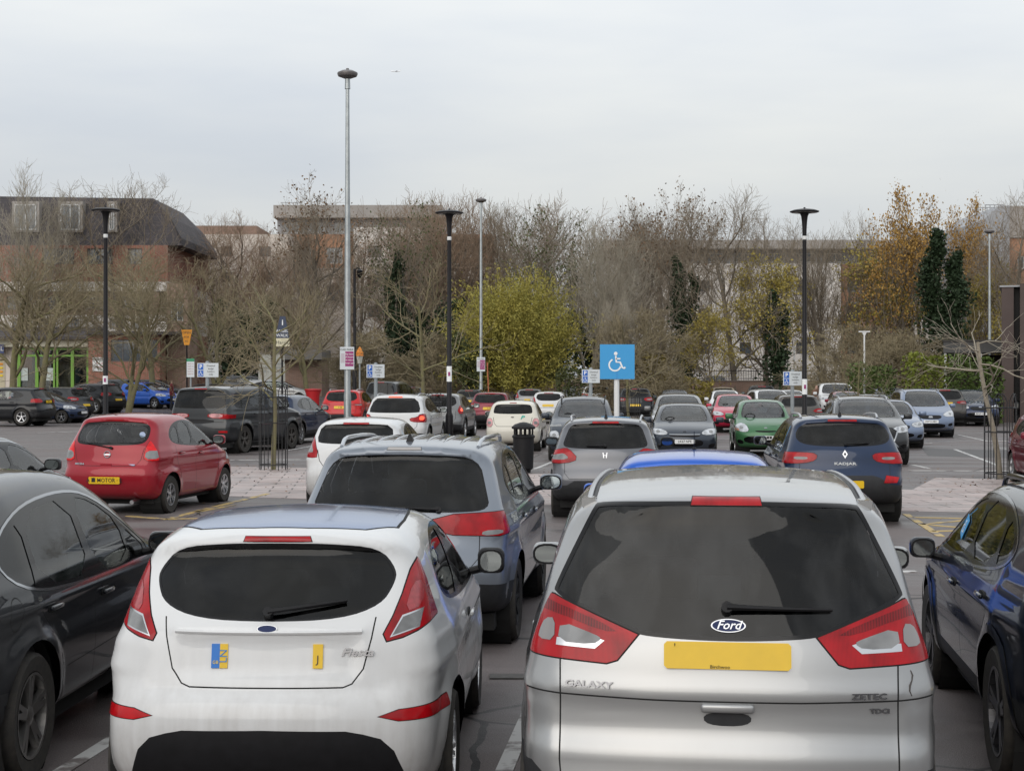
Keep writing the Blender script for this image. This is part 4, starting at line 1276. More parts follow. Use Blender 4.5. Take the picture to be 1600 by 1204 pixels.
sp = kind('mpv', P_silver, H=1.73, res=.035, hero=1, fplate=False, pz=1.048, plate=None, no_tail=True,
    rwin=sym([(0, 1.10), (.30, 1.11), (.40, 1.125), (.74, 1.262), (.735, 1.30), (.575, 1.63), (.55, 1.652), (.2, 1.662), (0, 1.664)]), frit=.018, rear_glass=M_mottled,
    lines=[('rear', [(.70, 1.03), (.695, .86), (.695, .6), (.68, .44)], False), ('rear', [(-.70, 1.03), (-.695, .86), (-.695, .6), (-.68, .44)], False),
           ('rear', [(-.85, .875), (-.70, .868), (-.3, .862), (.3, .862), (.70, .868), (.85, .875)], False),
           ('side', [(2.3, .30), (2.26, .7), (2.28, 1.05)], False), ('side', [(3.70, 1.04), (3.70, .7), (3.5, .42), (3.35, .3)], False)],
    bump=sym([(0, .14), (.95, .14), (.95, .56), (.82, .58), (.72, .50), (0, .46)]),
    inlays=[('tail_light', M_red, 'rear', [(.37, 1.118), (.735, 1.258), (.86, 1.262), (.90, 1.02), (.60, 1.005), (.50, 1.0), (.455, 1.015)], (-.1, .34), True, 0, .006),
            ('tail_light_band', lampmat('dark_red_lens', (.15, .002, .004), 26), 'rear', [(.44, 1.128), (.735, 1.235), (.84, 1.24), (.86, 1.20), (.72, 1.19), (.52, 1.125)], (-.1, .34), True, 1, 0, .004),
            ('tail_light_trim', M_alu, 'rear', [(.51, 1.088), (.55, 1.10), (.715, 1.09), (.718, 1.060), (.55, 1.054)], (-.1, .4), True, 0, 0, .004),
            ('tail_light_insert', M_white_lens, 'rear', [(.52, 1.095), (.55, 1.11), (.70, 1.155), (.712, 1.075), (.56, 1.07)], (-.1, .4), True, 1, 0, .005),
            ('tail_light_insert', mat('smoked_lens', (.20, .19, .19), .15, coat=1.), 'rear', [(.726, 1.075), (.726, 1.165), (.77, 1.16), (.795, 1.11), (.80, 1.075)], (-.1, .4), True, 1, 0, .005)],
    spl=(.15, 1.668, .032), wiper=((.0, 1.228), (.43, 1.222)), spokes=5, mir_mat=P_silver, mir_size=(.19, .135), recess=[(0, .72, .55, .845, .010, .06), (0, .72, .875, .93, -.005, .05)],
    extras=[galaxy_extras, badge('oval', 'rear', .005, 1.163, .072, txt='Ford'), script('rear', 'GALAXY', -.575, .912, .038, sx=1.4),
            script('rear', 'ZETEC', .578, .888, .033, sx=1.5), script('rear', 'TDCi', .62, .828, .026, sx=1.4)])
c = build_car(sp, 'people_carrier', 'large silver people carrier with dusty rear window and blank yellow number plate')
for o in c.children:
    if o.name.startswith('number_plate'):
        pz = 1.048
        text_obj('lettering', 'Birchwoo', .021, M_ink, o, Matrix.Translation((-.03, min(v.co.y for v in o.data.vertices) - .0005, pz - .044)) @ plateM('rear', (0, 0, 0)), .0005)
        text_obj('lettering', "'", .05, M_ink, o, Matrix.Translation((-.215, min(v.co.y for v in o.data.vertices) - .0005, pz + .03)) @ plateM('rear', (0, 0, 0)), .0005)
place(c, 1137, 384, 6.8)

def outlander_extras(B, root, sp):
    for sd in np.linspace(-.42, .42, 7):     # pressed roof ribs
        P, N = B.surf('top', [(sd, .75 + 1.5 * t) for t in np.linspace(0, 1, 8)])
        r = MB(); r.tube([p - np.array((0, 0, .006)) for p in P], [.008, .018, .018, .018, .018, .018, .018, .008], 8)
        r.build('roof_rib', P_greym, root, True)
sp = kind('suv', P_greym, L=4.65, W=1.80, H=1.68, res=.04, hero=1, fplate=False, plate=False, wr=.345,
    tail=[(.26, .955), (.98, .93), (.98, 1.13), (.26, 1.10)], tail_y=(-.1, .42), tail_in=[(.66, .94), (.82, .95), (.82, .985), (.67, .98)],
    rwin=sym([(0, 1.12), (.5, 1.12), (.72, 1.14), (.68, 1.28), (.60, 1.535), (.3, 1.56), (0, 1.565)]), frit=.01, rear_glass=M_priv2,
    rails=(.72, 2.5, .60), rail_mat=paint('silver_rail', (.45, .48, .53), metal=.6), aerial=(.78, 'fin'), wiper=((0.32, 1.135), (.06, 1.15)), spl=(.14, 1.615, .02), spl_mat=mat('grey_lens', (.35, .33, .32), .2, coat=1.),
    dlo_chrome=True, no_sill=True, arch_trim=0, spokes=8, rimmat=M_trim, seatmat=mat('pale_seat', (.32, .33, .34), .8),
    extras=[outlander_extras])
c = build_car(sp, 'suv_car', 'grey metallic SUV with ribbed roof and silver roof rails, directly ahead of the white hatchback')
place(c, 617, 200, 5.5)

sp = kind('suv', P_black, L=4.37, W=1.84, H=1.66, res=.035, hero=1, fplate=False, wr=.345, axles=(.86, 3.47), no_sill=True, arch_trim=0, dlo_chrome=True,
    dlo=[(.52, 1.20), (.70, 1.36), (1.1, 1.47), (1.8, 1.50), (2.3, 1.44), (2.95, 1.14), (3.12, 1.0), (2.9, .975), (1.6, .98), (.80, 1.03)],
    panes=[[(.60, 1.19), (.74, 1.32), (.98, 1.40), (.94, 1.04), (.82, 1.06)], [(1.02, 1.03), (1.05, 1.43), (1.84, 1.465), (1.86, 1.0)], [(1.98, 1.0), (1.94, 1.46), (2.28, 1.41), (2.66, 1.24), (2.62, 1.0)], [(2.67, 1.0), (2.70, 1.215), (2.98, 1.07), (3.0, 1.0)]],
    handles=[(2.12, .86), (1.14, .90)], handle_mat=P_black, mir_y=2.98, mir_z=1.03, mir_mat=P_black, tail_y=(-.1, .26), rear_panes=1, side_glass=glassmat('rainy_side_glass', (.36, .43, .41), grime=.09), rimmat=mat('worn_rim', (.30, .29, .28), .35, metal=.9), spokes=5, twin=True, rimr=.68,
    lines=[('side', [(1.92, .30), (1.90, .7), (1.94, 1.0)], False), ('side', [(3.08, 1.0), (3.14, .8), (3.08, .5), (2.95, .32)], False), ('side', [(.98, 1.03), (.96, .9), (1.22, .72), (1.32, .45), (1.32, .3)], False),
           ('side', [(.62 + .08 * cos(t), .93 + .09 * sin(t)) for t in np.linspace(0, 2 * pi, 17)[:-1]], True), ('side', [(1.4, .52), (3.0, .55)], False)])
c = build_car(sp, 'suv_car', 'black car with chrome window arch and wet side windows, left of the white three-door hatchback')
place(c, -322, 316, 2.6)

sp = kind('suv', P_navy, L=4.48, W=1.855, H=1.60, res=.035, hero=1, fplate=False, wr=.36, axles=(.90, 3.57), dlo_chrome=True, rails=(.75, 2.4, .62), rail_mat=M_gloss,
    handles=[(2.25, .90), (1.25, .95)], handle_mat=P_navy, mir_mat=P_navy, mir_size=(.17, .14), tail_y=(-.1, .26), mir_z=1.0, rimmat=mat('dark_rim', (.06, .06, .065), .3, metal=.8), spokes=5, twin=True, rimr=.68, arch_mat=P_navy)
c = build_car(sp, 'suv_car', 'dark blue SUV with a blue permit in its window, right of the silver people carrier')
place(c, 1906, 322, 7.4)
right_suv = c
sp_right = sp
# ---------------------------------------------------------------- ground, paving and painted lines
def ground_z(x, y):
    def ss(t): t = max(0., min(1., t)); return t * t * (3 - 2 * t)
    return 1.2 * ss((y - 74) / 44) * ss((-x - 6) / 7) + .30 * ss((y - 85) / 30) * ss((x + 12) / 10)
def G(px, py, dz=0.):
    """point of the level tarmac seen at a pixel of the photograph"""
    Y = FPX * CAMH / (py - HZ)
    return Vector(((px - 800) * Y / FPX, Y, dz))
def asphalt():
    m = bpy.data.materials.new('asphalt'); m.use_nodes = True
    nt = m.node_tree; b = nt.nodes['Principled BSDF']; N = nt.nodes.new; lk = nt.links.new
    tcn = N('ShaderNodeTexCoord')
    n1 = N('ShaderNodeTexNoise'); n1.inputs['Scale'].default_value = .33; n1.inputs['Detail'].default_value = 8; n1.inputs['Roughness'].default_value = .6
    mpn = N('ShaderNodeMapping'); mpn.inputs['Scale'].default_value = (.55, 1.6, 1)
    lk(tcn.outputs['Object'], mpn.inputs[0]); lk(mpn.outputs[0], n1.inputs['Vector'])
    n2 = N('ShaderNodeTexNoise'); n2.inputs['Scale'].default_value = 90; n2.inputs['Detail'].default_value = 3
    lk(tcn.outputs['Object'], n2.inputs['Vector'])
    v = N('ShaderNodeTexVoronoi'); v.inputs['Scale'].default_value = 130
    lk(tcn.outputs['Object'], v.inputs['Vector'])
    r = N('ShaderNodeValToRGB')
    r.color_ramp.elements[0].position = .36; r.color_ramp.elements[0].color = (.085, .072, .071, 1)
    r.color_ramp.elements[1].position = .66; r.color_ramp.elements[1].color = (.165, .142, .138, 1)
    lk(n1.outputs[0], r.inputs[0])
    mx_ = N('ShaderNodeMix'); mx_.data_type = 'RGBA'; mx_.blend_type = 'OVERLAY'; mx_.inputs[0].default_value = .75
    lk(r.outputs[0], mx_.inputs[6]); lk(n2.outputs[0], mx_.inputs[7]); lk(mx_.outputs[2], b.inputs['Base Color'])
    rr = N('ShaderNodeMapRange'); rr.inputs['From Min'].default_value = .38; rr.inputs['From Max'].default_value = .62
    rr.inputs['To Min'].default_value = .30; rr.inputs['To Max'].default_value = .78
    lk(n1.outputs[0], rr.inputs[0]); lk(rr.outputs[0], b.inputs['Roughness'])
    bp = N('ShaderNodeBump'); bp.inputs['Strength'].default_value = .35; bp.inputs['Distance'].default_value = .006
    # hairline cracks and darker oil spots
    vc = N('ShaderNodeTexVoronoi'); vc.feature = 'DISTANCE_TO_EDGE'; vc.inputs['Scale'].default_value = .34
    nd = N('ShaderNodeTexNoise'); nd.inputs['Scale'].default_value = 1.7; nd.inputs['Detail'].default_value = 6
    lk(tcn.outputs['Object'], nd.inputs['Vector'])
    mxv = N('ShaderNodeMix'); mxv.data_type = 'VECTOR'; mxv.inputs[0].default_value = .12
    lk(tcn.outputs['Object'], mxv.inputs[4]); lk(nd.outputs['Color'], mxv.inputs[5]); lk(mxv.outputs[1], vc.inputs['Vector'])
    lt = N('ShaderNodeMath'); lt.operation = 'LESS_THAN'; lt.inputs[1].default_value = .006; lk(vc.outputs['Distance'], lt.inputs[0])
    no = N('ShaderNodeTexNoise'); no.inputs['Scale'].default_value = 1.1; no.inputs['Detail'].default_value = 3; lk(tcn.outputs['Object'], no.inputs['Vector'])
    oi = N('ShaderNodeMapRange'); oi.inputs['From Min'].default_value = .66; oi.inputs['From Max'].default_value = .72; oi.inputs['To Max'].default_value = .55; lk(no.outputs[0], oi.inputs[0])
    mxo = N('ShaderNodeMath'); mxo.operation = 'MAXIMUM'; lk(lt.outputs[0], mxo.inputs[0]); lk(oi.outputs[0], mxo.inputs[1])
    dk = N('ShaderNodeMix'); dk.data_type = 'RGBA'; dk.inputs[7].default_value = (.022, .020, .020, 1)
    lk(mxo.outputs[0], dk.inputs[0]); lk(mx_.outputs[2], dk.inputs[6]); lk(dk.outputs[2], b.inputs['Base Color'])
    lk(v.outputs['Distance'], bp.inputs['Height']); lk(bp.outputs[0], b.inputs['Normal'])
    return m
M_asph = asphalt()
xs = sorted(set([-400, -250, -150] + list(np.arange(-90, 91, 3.)) + [150, 250, 400]))
ys = sorted(set([-80, -40, -15] + list(np.arange(0, 141, 3.)) + [180, 260, 400, 700, 1500]))
vs = [(x, y, ground_z(x, y)) for x in xs for y in ys]
ny = len(ys)
fs = [(i * ny + j, (i + 1) * ny + j, (i + 1) * ny + j + 1, i * ny + j + 1) for i in range(len(xs) - 1) for j in range(ny - 1)]
o = mesh_obj('ground', vs, fs, M_asph, None, True); o['kind'] = 'structure'
def paving():
    m = bpy.data.materials.new('block_paving'); m.use_nodes = True
    nt = m.node_tree; b = nt.nodes['Principled BSDF']; N = nt.nodes.new; lk = nt.links.new
    tcn = N('ShaderNodeTexCoord'); mpn = N('ShaderNodeMapping'); mpn.inputs['Rotation'].default_value = (0, 0, radians(-5))
    lk(tcn.outputs['Object'], mpn.inputs[0])
    br = N('ShaderNodeTexBrick'); br.inputs['Scale'].default_value = 1.0
    br.inputs['Brick Width'].default_value = .80; br.inputs['Row Height'].default_value = .50; br.inputs['Mortar Size'].default_value = .016
    br.inputs['Color1'].default_value = (.33, .265, .25, 1); br.inputs['Color2'].default_value = (.44, .375, .36, 1); br.inputs['Mortar'].default_value = (.07, .055, .05, 1)
    lk(mpn.outputs[0], br.inputs['Vector'])
    n = N('ShaderNodeTexNoise'); n.inputs['Scale'].default_value = 1.3; n.inputs['Detail'].default_value = 7
    lk(tcn.outputs['Object'], n.inputs['Vector'])
    mx_ = N('ShaderNodeMix'); mx_.data_type = 'RGBA'; mx_.blend_type = 'OVERLAY'; mx_.inputs[0].default_value = .4
    lk(br.outputs['Color'], mx_.inputs[6]); lk(n.outputs[0], mx_.inputs[7]); lk(mx_.outputs[2], b.inputs['Base Color'])
    rr = N('ShaderNodeMapRange'); rr.inputs['From Min'].default_value = .35; rr.inputs['From Max'].default_value = .65; rr.inputs['To Min'].default_value = .28; rr.inputs['To Max'].default_value = .7
    lk(n.outputs[0], rr.inputs[0]); lk(rr.outputs[0], b.inputs['Roughness'])
    bp = N('ShaderNodeBump'); bp.inputs['Strength'].default_value = .5; bp.inputs['Distance'].default_value = .006; bp.invert = True
    lk(br.outputs['Fac'], bp.inputs['Height']); lk(bp.outputs[0], b.inputs['Normal'])
    return m
M_pave = paving()
pv = [G(250, 727), G(500, 731), G(700, 738), G(1000, 743), G(1425, 765), G(1462, 746), G(1850, 756), G(1850, 815), G(1600, 801), G(1415, 798), G(1000, 790), G(700, 785), G(480, 779), G(250, 772)]
b = MB(); b.prism([(p.x, -p.y) for p in pv], .004, Matrix.Rotation(-pi / 2, 4, 'X') @ Matrix.Identity(4))
def slab(name, pts, z0, z1, m, kindtag='structure', parent=None):
    n = len(pts)
    v = [(p[0], p[1], z1) for p in pts] + [(p[0], p[1], z0) for p in pts]
    f = [tuple(range(n))] + [(i, i + n, (i + 1) % n + n, (i + 1) % n) for i in range(n)]
    a = sum(pts[i][0] * pts[(i + 1) % n][1] - pts[(i + 1) % n][0] * pts[i][1] for i in range(n))
    if a < 0: f = [tuple(reversed(q)) for q in f]
    o = mesh_obj(name, v, f, m, parent)
    if kindtag: o['kind'] = kindtag
    return o
slab('pavement', pv, -.05, .004, M_pave)
def worn(name, col):
    m = mat(name, col, .55, noise=(3.5, .35, (.16, .14, .135)))
    r = [n for n in m.node_tree.nodes if n.type == 'VALTORGB'][0]
    r.color_ramp.elements[0].position = .40; r.color_ramp.elements[1].position = .5
    return m
M_line = worn('line_white', (.52, .52, .51)); M_yel = worn('line_yellow', (.50, .36, .13))
def road_line(p, q, w, m, name='road_marking'):
    d = (q - p); d.z = 0; d.normalize(); n = Vector((-d.y, d.x, 0)) * w / 2
    return slab(name, [p + n, p - n, q - n, q + n], -.01, .008, m)
for a, b_, w in [((1497, 679), (1542, 689), .10), ((1542, 689), (1640, 688.5), .10), ((1424, 692.3), (1456, 692), .10), ((1492, 702), (1562, 728), .11), ((1420, 735), (1640, 736), .11), ((1426, 726), (1452, 732), .10),
                 ((360, 718.5), (470, 718), .1), ((447, 704), (492, 696), .1), ((60, 676), (140, 673), .1), ((1560, 700), (1700, 712), .1), ((590, 735), (680, 716), .1), ((835, 733), (862, 722), .1)]:
    road_line(G(*a), G(*b_), w, M_line)
road_line(G(70, 1222), G(208, 1135), .10, M_line); road_line(G(777, 1230), G(850, 1060), .10, M_line); road_line(G(1396, 893), G(1432, 893), .14, M_line)
for a, b_, w in [((262, 811), (330, 793), .11), ((330, 793), (420, 771), .11), ((262, 811), (420, 807), .11), ((305, 800), (365, 789), .11), ((200, 806), (262, 811), .11),
                 ((1415, 803), (1470, 838), .11), ((1425, 808), (1560, 811), .10), ((1440, 819), (1560, 808), .10), ((1440, 819), (1560, 829), .10), ((1455, 830), (1560, 827), .10)]:
    road_line(G(*a), G(*b_), w, M_yel)
slab('drain_strip', [G(765, 1054), G(822, 1054), G(824, 1061), G(765, 1061)], -.05, .012, mat('concrete_kerb', (.10, .095, .09), .8, noise=(20, .4)))
M_patch = mat('asphalt_patch', (.05, .045, .045), .5, noise=(30, .4))
slab('road', [G(1440, 700), G(1600, 704), G(1600, 716), G(1450, 712)], -.05, .003, M_patch)

# fallen leaves blown over the tarmac and the paving
rl = np.random.default_rng(11)
Cl = []
for k in range(1500):
    if k % 3: t = rl.random(); a = pv[0] * (1 - t) + pv[6] * t; x, y = a.x + rl.normal() * 1.2, a.y - abs(rl.normal()) * 4 + 1
    else: x, y = rl.uniform(-28, 28), rl.uniform(9, 70)
    Cl.append((x, y, ground_z(x, y) + .016))
Cl = np.array(Cl); n = len(Cl); an = rl.uniform(0, 2 * pi, n); sz = rl.uniform(.018, .036, n)
u = np.stack([np.cos(an), np.sin(an), rl.normal(size=n) * .25], 1) * sz[:, None]; w = np.stack([-np.sin(an), np.cos(an), rl.normal(size=n) * .25], 1) * sz[:, None] * .6
V = np.stack([Cl - u, Cl - w, Cl + u, Cl + w], 1).reshape(-1, 3)
o = mesh_obj('fallen_leaves', V, np.arange(4 * n).reshape(-1, 4), mat('dead_leaf', (.24, .13, .05), .8, noise=(2, .5, (.12, .06, .03))))
o['kind'] = 'stuff'
# ---------------------------------------------------------------- buildings
def brickmat(name, c1, c2, mortar=(.3, .27, .24), w=.23, h=.075):
    m = bpy.data.materials.new(name); m.use_nodes = True
    nt = m.node_tree; b = nt.nodes['Principled BSDF']; N = nt.nodes.new; lk = nt.links.new
    tcn = N('ShaderNodeTexCoord'); sp_ = N('ShaderNodeSeparateXYZ'); cb = N('ShaderNodeCombineXYZ')
    ad = N('ShaderNodeMath'); lk(tcn.outputs['Object'], sp_.inputs[0]); lk(sp_.outputs[0], ad.inputs[0]); lk(sp_.outputs[1], ad.inputs[1])
    lk(ad.outputs[0], cb.inputs[0]); lk(sp_.outputs[2], cb.inputs[1])
    br = N('ShaderNodeTexBrick'); br.inputs['Scale'].default_value = 1.; br.inputs['Brick Width'].default_value = w; br.inputs['Row Height'].default_value = h; br.inputs['Mortar Size'].default_value = .008
    br.inputs['Color1'].default_value = (*c1, 1); br.inputs['Color2'].default_value = (*c2, 1); br.inputs['Mortar'].default_value = (*mortar, 1)
    lk(cb.outputs[0], br.inputs['Vector'])
    n = N('ShaderNodeTexNoise'); n.inputs['Scale'].default_value = .5; n.inputs['Detail'].default_value = 6; lk(tcn.outputs['Object'], n.inputs['Vector'])
    mx_ = N('ShaderNodeMix'); mx_.data_type = 'RGBA'; mx_.blend_type = 'OVERLAY'; mx_.inputs[0].default_value = .45
    lk(br.outputs['Color'], mx_.inputs[6]); lk(n.outputs[0], mx_.inputs[7]); lk(mx_.outputs[2], b.inputs['Base Color'])
    b.inputs['Roughness'].default_value = .85
    return m
M_brick = brickmat('red_brick', (.26, .085, .05), (.33, .12, .07))
M_brick2 = brickmat('brown_brick', (.22, .13, .095), (.28, .165, .12))
M_obrick = brickmat('orange_brick', (.34, .175, .10), (.40, .21, .125), (.32, .2, .14))
M_slate_ = brickmat('dark_slate', (.055, .05, .055), (.085, .075, .08), (.03, .03, .03), .3, .2)
M_render = mat('cream_render', (.68, .61, .55), .85, noise=(.7, .18))
M_rendw = mat('white_render', (.78, .74, .70), .85, noise=(.7, .18))
M_clad = mat('taupe_cladding', (.36, .335, .315), .7, noise=(.8, .2))
M_greyc = mat('grey_cladding', (.36, .37, .39), .6, noise=(.8, .2))
M_brownw = mat('brown_cladding', (.085, .060, .055), .7, noise=(.8, .25))
M_pane = mat('window_pane', (.10, .12, .14), .08, coat=.5, noise=(.8, .5))
M_wframe = mat('window_frame_white', (.55, .56, .56), .5)
M_wframed = mat('window_frame_dark', (.10, .09, .085), .5)
M_roofflat = mat('roof_felt', (.10, .10, .10), .8, noise=(1, .3))
def wall_holes(x0, x1, z0, z1, y, holes, depth=.14):
    """front wall (facing -y) with rectangular openings and their reveals"""
    xs = sorted({x0, x1} | {h[0] for h in holes} | {h[1] for h in holes}); zs = sorted({z0, z1} | {h[2] for h in holes} | {h[3] for h in holes})
    xs = [x for x in xs if x0 <= x <= x1]; zs = [z for z in zs if z0 <= z <= z1]
    V = []; Fc = []
    def q(*p): b = len(V); V.extend(p); Fc.append((b, b + 1, b + 2, b + 3))
    for i in range(len(xs) - 1):
        for j in range(len(zs) - 1):
            cx, cz = (xs[i] + xs[i + 1]) / 2, (zs[j] + zs[j + 1]) / 2
            if any(h[0] < cx < h[1] and h[2] < cz < h[3] for h in holes): continue
            q((xs[i], y, zs[j]), (xs[i + 1], y, zs[j]), (xs[i + 1], y, zs[j + 1]), (xs[i], y, zs[j + 1]))
    for a, b_, c, d in holes:
        e = y + depth
        q((a, y, c), (a, y, d), (a, e, d), (a, e, c)); q((b_, y, c), (b_, e, c), (b_, e, d), (b_, y, d))
        q((a, y, d), (b_, y, d), (b_, e, d), (a, e, d)); q((a, y, c), (a, e, c), (b_, e, c), (b_, y, c))
    return V, Fc
def window(parent, x0, x1, z0, z1, y, fm, bars=1, sill=True, name='window'):
    b = MB(); t = .07
    b.box(x0, x0 + t, y, y + .06, z0, z1); b.box(x1 - t, x1, y, y + .06, z0, z1); b.box(x0 + t, x1 - t, y, y + .06, z1 - t, z1); b.box(x0 + t, x1 - t, y, y + .06, z0, z0 + t)
    for k in range(bars):
        xm = x0 + (x1 - x0) * (k + 1) / (bars + 1); b.box(xm - .03, xm + .03, y + .004, y + .056, z0 + t, z1 - t)
    o = b.build(name, fm, parent)
    g = MB(); g.box(x0 + .03, x1 - .03, y + .025, y + .035, z0 + .03, z1 - .03); g.build('pane', M_pane, o)
    return o
def facade_block(root, x0, x1, z0, z1, y, depth, wm, wins, fm, bars=1, nm='wall'):
    """a box of wall with windows (x0,x1,z0,z1) in its front"""
    V, Fc = wall_holes(x0, x1, z0, z1, y, wins)
    n = len(V)
    V += [(x0, y, z0), (x0, y, z1), (x0, y + depth, z1), (x0, y + depth, z0), (x1, y, z0), (x1, y + depth, z0), (x1, y + depth, z1), (x1, y, z1), (x0, y, z1), (x1, y, z1), (x1, y + depth, z1), (x0, y + depth, z1)]
    Fc += [(n, n + 3, n + 2, n + 1), (n + 4, n + 5, n + 6, n + 7), (n + 8, n + 9, n + 10, n + 11)]
    o = mesh_obj(nm, V, Fc, wm, root)
    for w in wins: window(root, *w, y + .08, fm, bars)
    return o
class Px:
    """local coordinates of a building whose front stands at s pixels per metre"""
    def __init__(s, s_, z=0): s.s = s_; s.z = z
    def x(s, px): return (px - 800) / s.s
    def h(s, py): return CAMH + (HZ - py) / s.s - s.z
def building(name, label, s, gz=0., cat='building'):
    r = empty(name, (0, FPX / s, gz), 0, label, cat)
    return r, Px(s, gz)
# left corner block with dark mansard over brick and shops
r, q = building('corner_building', 'four-storey brick building with dark mansard roof behind the left-hand trees', 23.0, 1.0)
X, Z = q.x, q.h
wins = [(X(a), X(b_), Z(413), Z(388)) for a, b_ in ((66, 116), (136, 176), (200, 222))]
facade_block(r, X(-60), X(262), Z(440), Z(383), 0, 14, M_brick, wins, M_wframed)
facade_block(r, X(-60), X(262), Z(455), Z(440.3), -.1, 14, M_rendw, [], M_wframed, nm='cream_band')
facade_block(r, X(-60), X(250), Z(492), Z(455.3), .02, 14, M_brick2, [(X(a), X(a + 34), Z(484), Z(462)) for a in (10, 75, 130, 190)], M_wframed)
facade_block(r, X(-60), X(262), Z(518), Z(492.3), -.1, 14, M_rendw, [(X(a), X(a + 24), Z(514), Z(498)) for a in (20, 60, 100, 172, 205)], M_wframed, nm='cream_band')
facade_block(r, X(-60), X(262), -.5, Z(518.3), .03, 14, M_brick, [], M_wframed)
V = [(X(-60), .1, Z(383)), (X(283), .1, Z(383)), (X(283), .1, Z(372)), (X(262), .9, Z(338)), (X(233), 1.2, Z(307)), (X(-60), 1.2, Z(303)),
     (X(283), 13, Z(383)), (X(283), 13, Z(372)), (X(262), 12, Z(338)), (X(233), 11, Z(307)), (X(-60), 11, Z(303)), (X(-60), 13, Z(383))]
mesh_obj('mansard_roof', V, [(0, 1, 2, 3, 4, 5), (1, 6, 7, 2), (2, 7, 8, 3), (3, 8, 9, 4), (4, 9, 10, 5), (0, 5, 10, 11), (0, 11, 6, 1)], M_slate_, r)
for a, b_ in ((22, 56), (94, 124), (170, 178)):
    o = MB(); o.box(X(a - 4), X(b_ + 4), .15, 1.6, Z(362), Z(314)); o = o.build('dormer', M_clad, r)
    window(o, X(a), X(b_), Z(359), Z(319), .08, M_wframe, 1)
# bow-fronted white parapet and roofs of the shop parade
r, q = building('shop_parade', 'low shop parade with slate canopy roof and green-framed shopfront', 24.5, 1.0)
X, Z = q.x, q.h
V, Fc = wall_holes(X(-60), X(141), -.5, Z(533), 0, [(X(30), X(86), -.4, Z(545)), (X(89), X(138), -.4, Z(545))])
mesh_obj('wall', V, Fc, M_render, r)
M_lime = mat('lime_green_frame', (.15, .34, .03), .4)
M_shopin = mat('shop_interior', (.10, .075, .06), .8, noise=(2.5, .6, (.30, .22, .16)))
M_shopin2 = mat('shop_backwall', (.28, .25, .22), .8, noise=(1.5, .5))
for a, b_ in ((30, 86), (89, 138)):
    b = MB(); t = .10
    for xx in (a, (a + b_) / 2, b_): b.box(X(xx) - t, X(xx) + t, -.08, .08, -.45, Z(543))
    b.box(X(a), X(b_), -.06, .06, Z(557), Z(554)); b.box(X(a), X(b_), -.06, .06, Z(546.5), Z(543.4))
    o = b.build('shop_frame', M_lime, r)
    g = MB(); g.box(X(a), X(b_), .09, .10, -.4, Z(545)); g.build('shop_glass', glassmat('shop_glass', (.7, .75, .72), grime=.05), o)
b = MB(); b.box(X(28), X(140), 3.0, 3.2, -.5, Z(533)); b.build('shop_backwall', M_shopin2, r)
for k, (a, w_, h_, m_) in enumerate(((44, .6, 1.6, M_shopin), (66, .6, 1.9, M_black), (98, .9, 2.1, M_shopin), (118, .5, 1.7, M_pane), (127, .6, 1.8, M_shopin))):
    b = MB(); b.box(X(a) - w_ / 2, X(a) + w_ / 2, .8, 1.3, -.4, h_); b.build('display_stand', m_, r)
for a in (36, 79):
    b = MB(); b.box(X(a) - .3, X(a) + .3, .02, .05, .9, 1.7); b.build('window_poster', mat('poster', (.55, .62, .6), .5, noise=(5, .3)), r)
b = MB(); b.add([(X(-60), -.6, Z(542)), (X(141), -.6, Z(542)), (X(141), -.6, Z(531)), (X(-60), -.6, Z(531)), (X(-60), 0, Z(531)), (X(141), 0, Z(531)), (X(141), 0, Z(542)), (X(-60), 0, Z(542))], [(0, 1, 2, 3), (3, 2, 5, 4), (1, 6, 5, 2), (0, 7, 6, 1)])
b.build('fascia', mat('cream_fascia', (.62, .60, .48), .6, noise=(1, .15)), r)
b = MB(); b.add([(X(-60), -1.2, Z(530.6)), (X(146), -1.2, Z(530.6)), (X(146), -1.2, Z(526)), (X(-60), -1.2, Z(526)), (X(-60), 4.5, Z(507)), (X(140), 4.5, Z(507)), (X(146), 0, Z(530.6)), (X(-60), 0, Z(530.6))], [(0, 1, 2, 3), (3, 2, 5, 4), (1, 6, 5, 2), (0, 7, 6, 1)])
b.build('canopy_roof', M_slate_, r)
b = MB(); b.box(X(-60), X(12), -.75, -.66, Z(552), Z(538)); o = b.build('shop_sign', mat('sign_darkblue', (.02, .04, .14), .4), r)
text_obj('lettering', 'TRAVEL', .42, M_pw, o, Matrix.Translation((X(-6), -.78, Z(545))) @ Matrix(((1, 0, 0, 0), (0, 0, -1, 0), (0, 1, 0, 0), (0, 0, 0, 1))), .01)
b = MB(); b.box(X(-60), X(8), -.05, -.02, -.3, Z(560)); o = b.build('window_display', mat('display_cream', (.5, .45, .32), .6), r)
for k in range(4):
    b = MB(); b.box(X(-10), X(5), -.09, -.055, Z(588 - k * 6), Z(585 - k * 6)); b.build('offer_strip', mat('strip_orange', (.75, .28, .01), .5) if k % 2 else mat('strip_yellow', (.75, .55, .02), .5), o)
